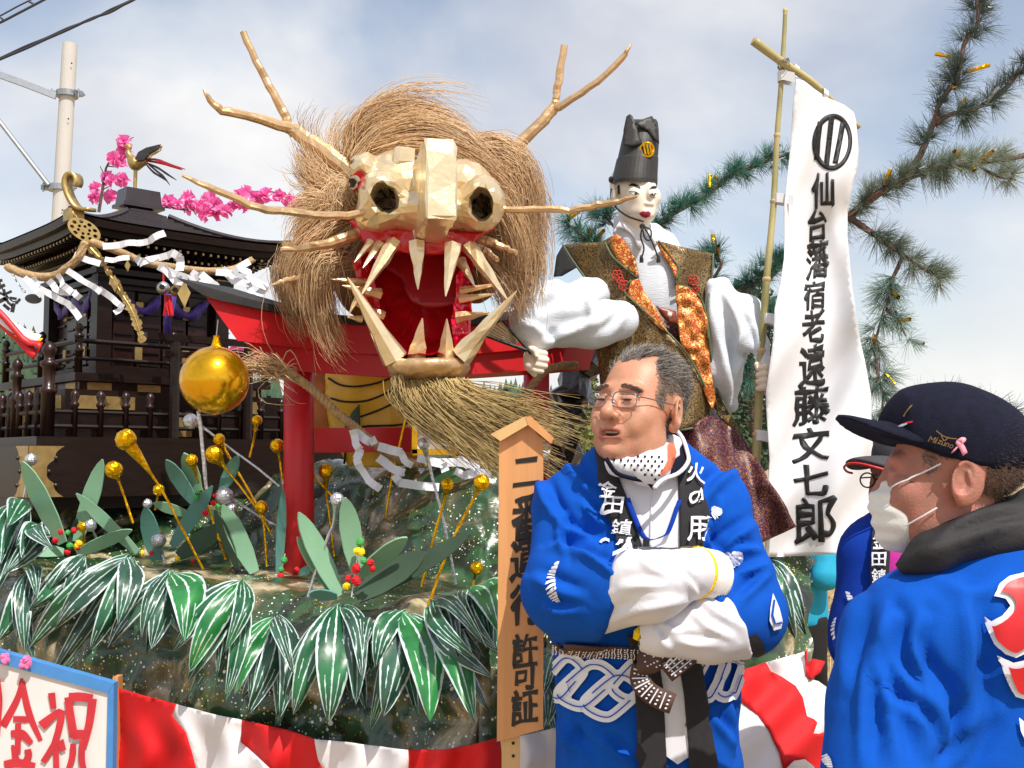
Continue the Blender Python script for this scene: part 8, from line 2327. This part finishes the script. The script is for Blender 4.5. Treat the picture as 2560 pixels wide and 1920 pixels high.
s.D = s.ell(P(2222, 1076, YM + .01), (.088, .082, .0085), roty(.28)); s.u(s.ell(P(2260, 1082, YM + .01), (.05, .08, .012), roty(.28)), .01)
V, F = s.mesh(); V[:, 2] -= 2.2 * np.clip(np.abs(V[:, 1] - YM - .01) - .0, 0, 1) ** 2
put('visor', V, F, navy, cap_, None, True)
MB().ball(P(2463, 990, YM), (.012, .012, .007), 10).build('button', navy, cap_, True)
gold_th = mat('gold_thread', (128, 98, 48), .6, .3, .2, 60)
fd = YM - .09
for ch, x_, y_, w in (('M', 2330, 1099, 14), ('i', 2341, 1101, 4), ('z', 2349, 1105, 9), ('u', 2358, 1109, 9), ('n', 2368, 1112, 9), ('o', 2378, 1116, 9)):
    drape('embroidery', glyph_px(ch, x_, y_, w, 15 if ch in 'Mi' else 10, rot=.25, shear=.25, bold=.0, rise=0), cpb, gold_th, cap_, .002, 6, fd)
drape('embroidery', stroke_loop(spline(zF([(1605, 350), (1650, 385), (1690, 400), (1750, 408)]), 8), 2.2), cpb, gold_th, cap_, .002, 6, fd)
drape('embroidery', stroke_loop(spline(zF([(1640, 385), (1660, 420), (1690, 395)]), 6), 2.2), cpb, gold_th, cap_, .002, 6, fd)
drape('embroidery', zF([(1380, 250), (1430, 180), (1445, 175), (1400, 235), (1390, 258)]), cpb, gold_th, cap_, .002, 6, fd)
drape('red_mark', zF([(1375, 305), (1410, 290), (1448, 285), (1445, 295), (1400, 305)]), cpb, M['red_paint'], cap_, .003, 6, fd)
drape('white_mark', zF([(1340, 325), (1375, 306), (1405, 298), (1415, 305), (1380, 322)]), cpb, W_, cap_, .003, 6, fd)
pk = mat('ribbon_pink', (236, 150, 170), .35, 0, .06, 20)
rb = lambda L: np.array([ray_to(cpb, *p, .006, fd) for p in spline(zF(L), 14)])
MB().ribbon(rb([(1722, 492), (1750, 460), (1790, 430), (1785, 412), (1762, 410), (1750, 425), (1765, 445), (1785, 475), (1800, 510)]), .0085, (.8, 0, .6), .002).build('ribbon_pin', pk, cap_, True)
# dark coat collar and happi
blk = mat('coat_black', (30, 29, 31), .75, 0, .15, 40, .15, 200)
s = SD(P(2200, 1560, YM) - np.array([0, .2, 0]), P(2760, 1180, YM) + np.array([0, .26, 0]), .009)
s.D = s.ell(P(2520, 1322, YM + .045), (.175, .13, .046), roty(-.27))
s.u(s.cap(P(2262, 1412, YM - .05), P(2330, 1380, YM - .07), .016, .028), .03)
s.u(s.cap(P(2400, 1335, YM - .06), P(2600, 1278, YM + .0), .026, .038), .04)
s.u(s.cap(P(2320, 1382, YM - .06), P(2420, 1332, YM - .06), .028, .026), .03)
V, F = s.mesh(); V = creased(V, F, [(zF(p), w, a) for p, w, a in (([(1500, 1190), (1750, 1000), (2000, 900), (2212, 870)], 16, .010), ([(1420, 1240), (1700, 1130), (2000, 1030), (2250, 980)], 14, .009), ([(1620, 960), (1850, 830), (2100, 800)], 10, .008))], .005, 4)
put('coat_collar', V, F, blk, om, None, True)
s = SD(P(1990, 2150, YM) - np.array([0, .33, 0]), P(2950, 1340, YM) + np.array([0, .35, 0]), .0085)
s.D = s.cap(P(2300, 1580, YM - .03), P(2760, 1470, YM + .0), .098, .12)
s.u(s.ell(P(2520, 1800, YM + .04), (.24, .17, .32)), .06)
s.u(s.cap(P(2500, 1900, YM + .04), P(2500, 2300, YM + .04), .23, .24, .75), .05)
s.u(s.cap(P(2250, 1610, YM - .03), P(2215, 1760, YM - .05), .078, .08), .04)
s.u(s.cap(P(2215, 1760, YM - .05), P(2205, 2050, YM - .10), .082, .10), .03)
s.u(s.ell(P(2350, 1700, YM - .05), (.09, .06, .15), roty(.15)), .05)
V, F = s.mesh(); V = relax(V, F, 2)
zG = lambda L: np.array(zz(1760, 1320, L))[:, :2]
V = creased(V, F, [(zG(p), w, a) for p, w, a in (([(1270, 600), (1200, 880), (1260, 1200), (1350, 1659)], 20, .012), ([(1280, 640), (1300, 900), (1410, 1100), (1570, 1260)], 20, .012), ([(1490, 620), (1440, 800), (1500, 1000), (1590, 1250), (1640, 1480)], 18, .014), ([(1800, 480), (1840, 800), (1790, 1100), (1690, 1330)], 24, .014), ([(1580, 1030), (1660, 1200), (1650, 1480)], 16, .014), ([(1900, 1060), (1860, 1300), (1650, 1500)], 20, .013), ([(1120, 850), (1110, 1200), (1100, 1659)], 18, .009), ([(1280, 1180), (1470, 1330), (1570, 1600)], 18, .010), ([(1050, 480), (1000, 750), (960, 1100)], 18, .008), ([(2000, 1250), (1850, 1450), (1700, 1640)], 22, .010), ([(1560, 330), (1800, 420), (2050, 400)], 24, .006))], .007, 12, 1.6)
put('happi_coat', V, F, M['blue_cloth'], om, None, True)
ob = bvh_of(V, F)
em = dict(off=.004, g=8, fallY=YM - .12)
EA = list(zG([(2420, 290), (2330, 295), (2212, 315), (2110, 340), (2035, 395), (2000, 470), (2080, 492), (2112, 540), (2060, 605), (1990, 645), (1925, 603), (1960, 690), (2010, 800), (2080, 868), (2150, 893), (2220, 860), (2330, 800), (2480, 740), (2520, 500)]))
EB = list(zG([(2030, 878), (2065, 980), (2105, 1090), (2150, 1160), (2212, 1182), (2360, 1190), (2460, 1080), (2490, 900), (2330, 860), (2220, 905), (2130, 925)]))
for k_, E_p in enumerate((EA, EB)):
    drape('printed_emblem', E_p, ob, W_, om, **dict(em, g=6, off=.0045 + .0006 * k_))
    drape('printed_emblem', inset_loop(E_p, 13), ob, M['red_paint'], om, **dict(em, g=6, off=.0072 + .0006 * k_))
drape('printed_emblem', zG([(2175, 1310), (2212, 1340), (2300, 1400), (2300, 1500), (2212, 1470), (2185, 1400)]), ob, W_, om, **em)
plume(zG, [(905, 1659), (890, 1600), (850, 1545)], -60, 6, ob, om, YM - .1)
drape('seam', stroke_loop(spline(zG([(1115, 1020), (1300, 1120), (1570, 1265)]), 14)[:, :2], 1.8), ob, M['blue_dark'], om, .003, 5, YM - .1)
legs(om, 2420, 2600, 2200, YM + .05, .10, tro, M['ink'])

# ---- third man behind him
Y3 = 2.62
tm = thing('person', 'man in dark cap with red visor edge, mostly hidden behind the masked man', 'person', P(2280, 2500, Y3) * np.array([1, 1, 0]))
V, F = head_mesh(.005)
tc3 = P(2283, 1200, Y3)
Vw, R3 = orient(V, tc3, math.radians(-62), 0, 0)
put('body', Vw, F, SKR, tm, None, True)
c3 = thing('baseball_cap', 'dark grey cap with red edged visor behind the navy cap', 'cap', P(2250, 1100, Y3))
s = SD((-.13, -.21, -.02), (.13, .15, .17), .006)
s.D = s.ell((0, .01, .055), (.09, .112, .092)); s.keep(s.plane((0, 0, .045), (0, .1, -1)), .004)
V, F = s.mesh(); put('crown', to_w(V, tc3, R3), F, mat('cap_grey', (58, 58, 62), .85, 0, .15, 60), c3, None, True)
s = SD((-.1, -.22, -.0), (.1, -.03, .09), .005)
s.D = s.ell((0, -.105, .048), (.078, .085, .010)); V, F = s.mesh(); V[:, 2] -= 4 * V[:, 0] ** 2
put('visor', to_w(V, tc3, R3), F, bpy.data.materials['cap_grey'], c3, None, True)
a = np.linspace(3.3, 6.1, 20); pts = np.stack([.078 * np.cos(a), -.105 + .086 * np.sin(a), .040 - 4 * (.078 * np.cos(a)) ** 2], 1)
MB().tube(to_w(pts, tc3, R3), .003, 5).build('visor_edge', M['red_paint'], c3)
g3 = thing('eyeglasses', 'dark rimmed glasses of the man behind the masked man', 'glasses', to_w((0, -.11, 0), tc3, R3))
for sx in (-1, 1):
    an = np.linspace(0, 6.2832, 20); pts = np.stack([sx * .032 + .023 * np.cos(an), -.116 + 0 * an, .0 + .017 * np.sin(an)], 1)
    MB().tube(to_w(pts, tc3, R3), .002, 5, False).build('rim', M['ink'], g3)
    MB().tube(to_w(np.array([(sx * .055, -.114, .005), (sx * .08, .0, .008)]), tc3, R3), .0018, 5).build('temple_arm', M['ink'], g3)
MB().tube(to_w(np.array([(-.009, -.116, .003), (.009, -.116, .003)]), tc3, R3), .0018, 5).build('bridge', M['ink'], g3)
s = SD(P(2020, 1950, Y3) - np.array([0, .25, 0]), P(2560, 1270, Y3) + np.array([0, .25, 0]), .013)
s.D = s.cap(P(2200, 1385, Y3), P(2400, 1370, Y3 + .1), .085, .09)
s.u(s.ell(P(2300, 1560, Y3 + .03), (.17, .14, .30)), .05)
s.u(s.cap(P(2310, 1650, Y3 + .03), P(2310, 2000, Y3 + .03), .18, .19, .7), .05)
s.u(s.cap(P(2180, 1400, Y3 - .01), P(2152, 1560, Y3 - .03), .062, .066), .03)
s.u(s.cap(P(2152, 1560, Y3 - .03), P(2142, 1625, Y3 - .06), .064, .055), .03)
V, F = s.mesh(); V = relax(V, F, 1); V = V + vnormals(V, F) * (.010 * (1 - 2 * np.abs(vnoise(V * np.array([9, 6, 5]), 8))))[:, None]
put('happi_coat', V, F, M['blue_dark'], tm, None, True)
tb = bvh_of(V, F)
fb = dict(off=.007, g=12, fallY=Y3 - .12)
drape('shirt', zF([(1280, 1080), (1390, 1130), (1380, 1200), (1310, 1360), (1270, 1360)]), tb, mat('magenta_shirt', (176, 24, 140), .8, 0, .1, 30), tm, **fb)
fb['off'] = .012
drape('lapel', zF([(1195, 960), (1240, 1000), (1278, 1080), (1280, 1200), (1270, 1400), (1200, 1440), (1152, 1440), (1156, 1250), (1168, 1080)]), tb, M['black_cloth'], tm, **fb)
fb['off'] = .016; fb['g'] = 8
for ch, x_, y_, w, h in (('金', 2199, 1358, 30, 34), ('田', 2197, 1399, 30, 30), ('鎮', 2196, 1440, 32, 36)):
    drape('lettering', glyph_px(ch, x_, y_, w, h, bold=.02, rise=.03), tb, W_, tm, **fb)
plume(zG, [(985, 440), (1000, 500), (1020, 490)], -40, 5, tb, tm, Y3 - .1)
plume(zG, [(925, 620), (910, 700), (920, 800)], 24, 6, tb, tm, Y3 - .1)
legs(tm, 2200, 2340, 1950, Y3 + .03, .09, tro, M['ink'])

# ---- helper in teal coat behind the banner
Y4 = 6.4
te = thing('person', 'helper in turquoise happi coat standing behind the white banner', 'person', P(2005, 1640, Y4) * np.array([1, 1, 0]))
V, F = head_mesh(.008)
Vw, R4 = orient(V, P(1998, 1142, Y4), math.radians(20), 0, 0)
put('body', Vw, F, [SK, hair_dk], te, ((V[F].mean(1)[:, 2] > .06) | (V[F].mean(1)[:, 1] > .03)).astype(int), True)
s = SD(P(1930, 1580, Y4) - np.array([0, .3, 0]), P(2130, 1170, Y4) + np.array([0, .3, 0]), .016)
s.D = s.cap(P(1965, 1235, Y4), P(2035, 1235, Y4), .10, .10)
s.u(s.ell(P(2000, 1330, Y4), (.17, .13, .28)), .05)
s.u(s.cap(P(2008, 1420, Y4), P(2015, 1550, Y4), .12, .115, .8), .05)
s.u(s.cap(P(2040, 1260, Y4), P(2062, 1380, Y4 - .1), .07, .065, .8), .03)
s.u(s.cap(P(2062, 1380, Y4 - .1), P(2066, 1440, Y4 - .15), .065, .075, .6), .03)
s.u(s.cap(P(1960, 1260, Y4), P(1945, 1380, Y4 - .1), .075, .08), .03)
s.keep(s.plane(P(2015, 1562, Y4), (0, 0, -1)), .005)
V, F = s.mesh(); V = V + vnormals(V, F) * (.014 * (1 - 2 * np.abs(vnoise(V * np.array([6, 5, 4]), 2))))[:, None]
put('happi_coat', V, F, M['teal_cloth'], te, None, True)
eb = bvh_of(V, F); fe = dict(off=.01, g=10, fallY=Y4 - .15)
for pts, w in (([(640, 1350), (690, 1310), (740, 1350)], 26), ([(640, 1370), (690, 1440), (740, 1380)], 26), ([(625, 1360), (760, 1390)], 10)):
    drape('printed_chain', stroke_loop(zF(pts), w * .36), eb, W_, te, **fe)
drape('printed_plume', zF([(640, 1215), (720, 1205), (710, 1240), (680, 1258), (650, 1245)]), eb, W_, te, **fe)
legs(te, 1998, 2034, 1550, Y4, .085, M['ink'], M['ink'])
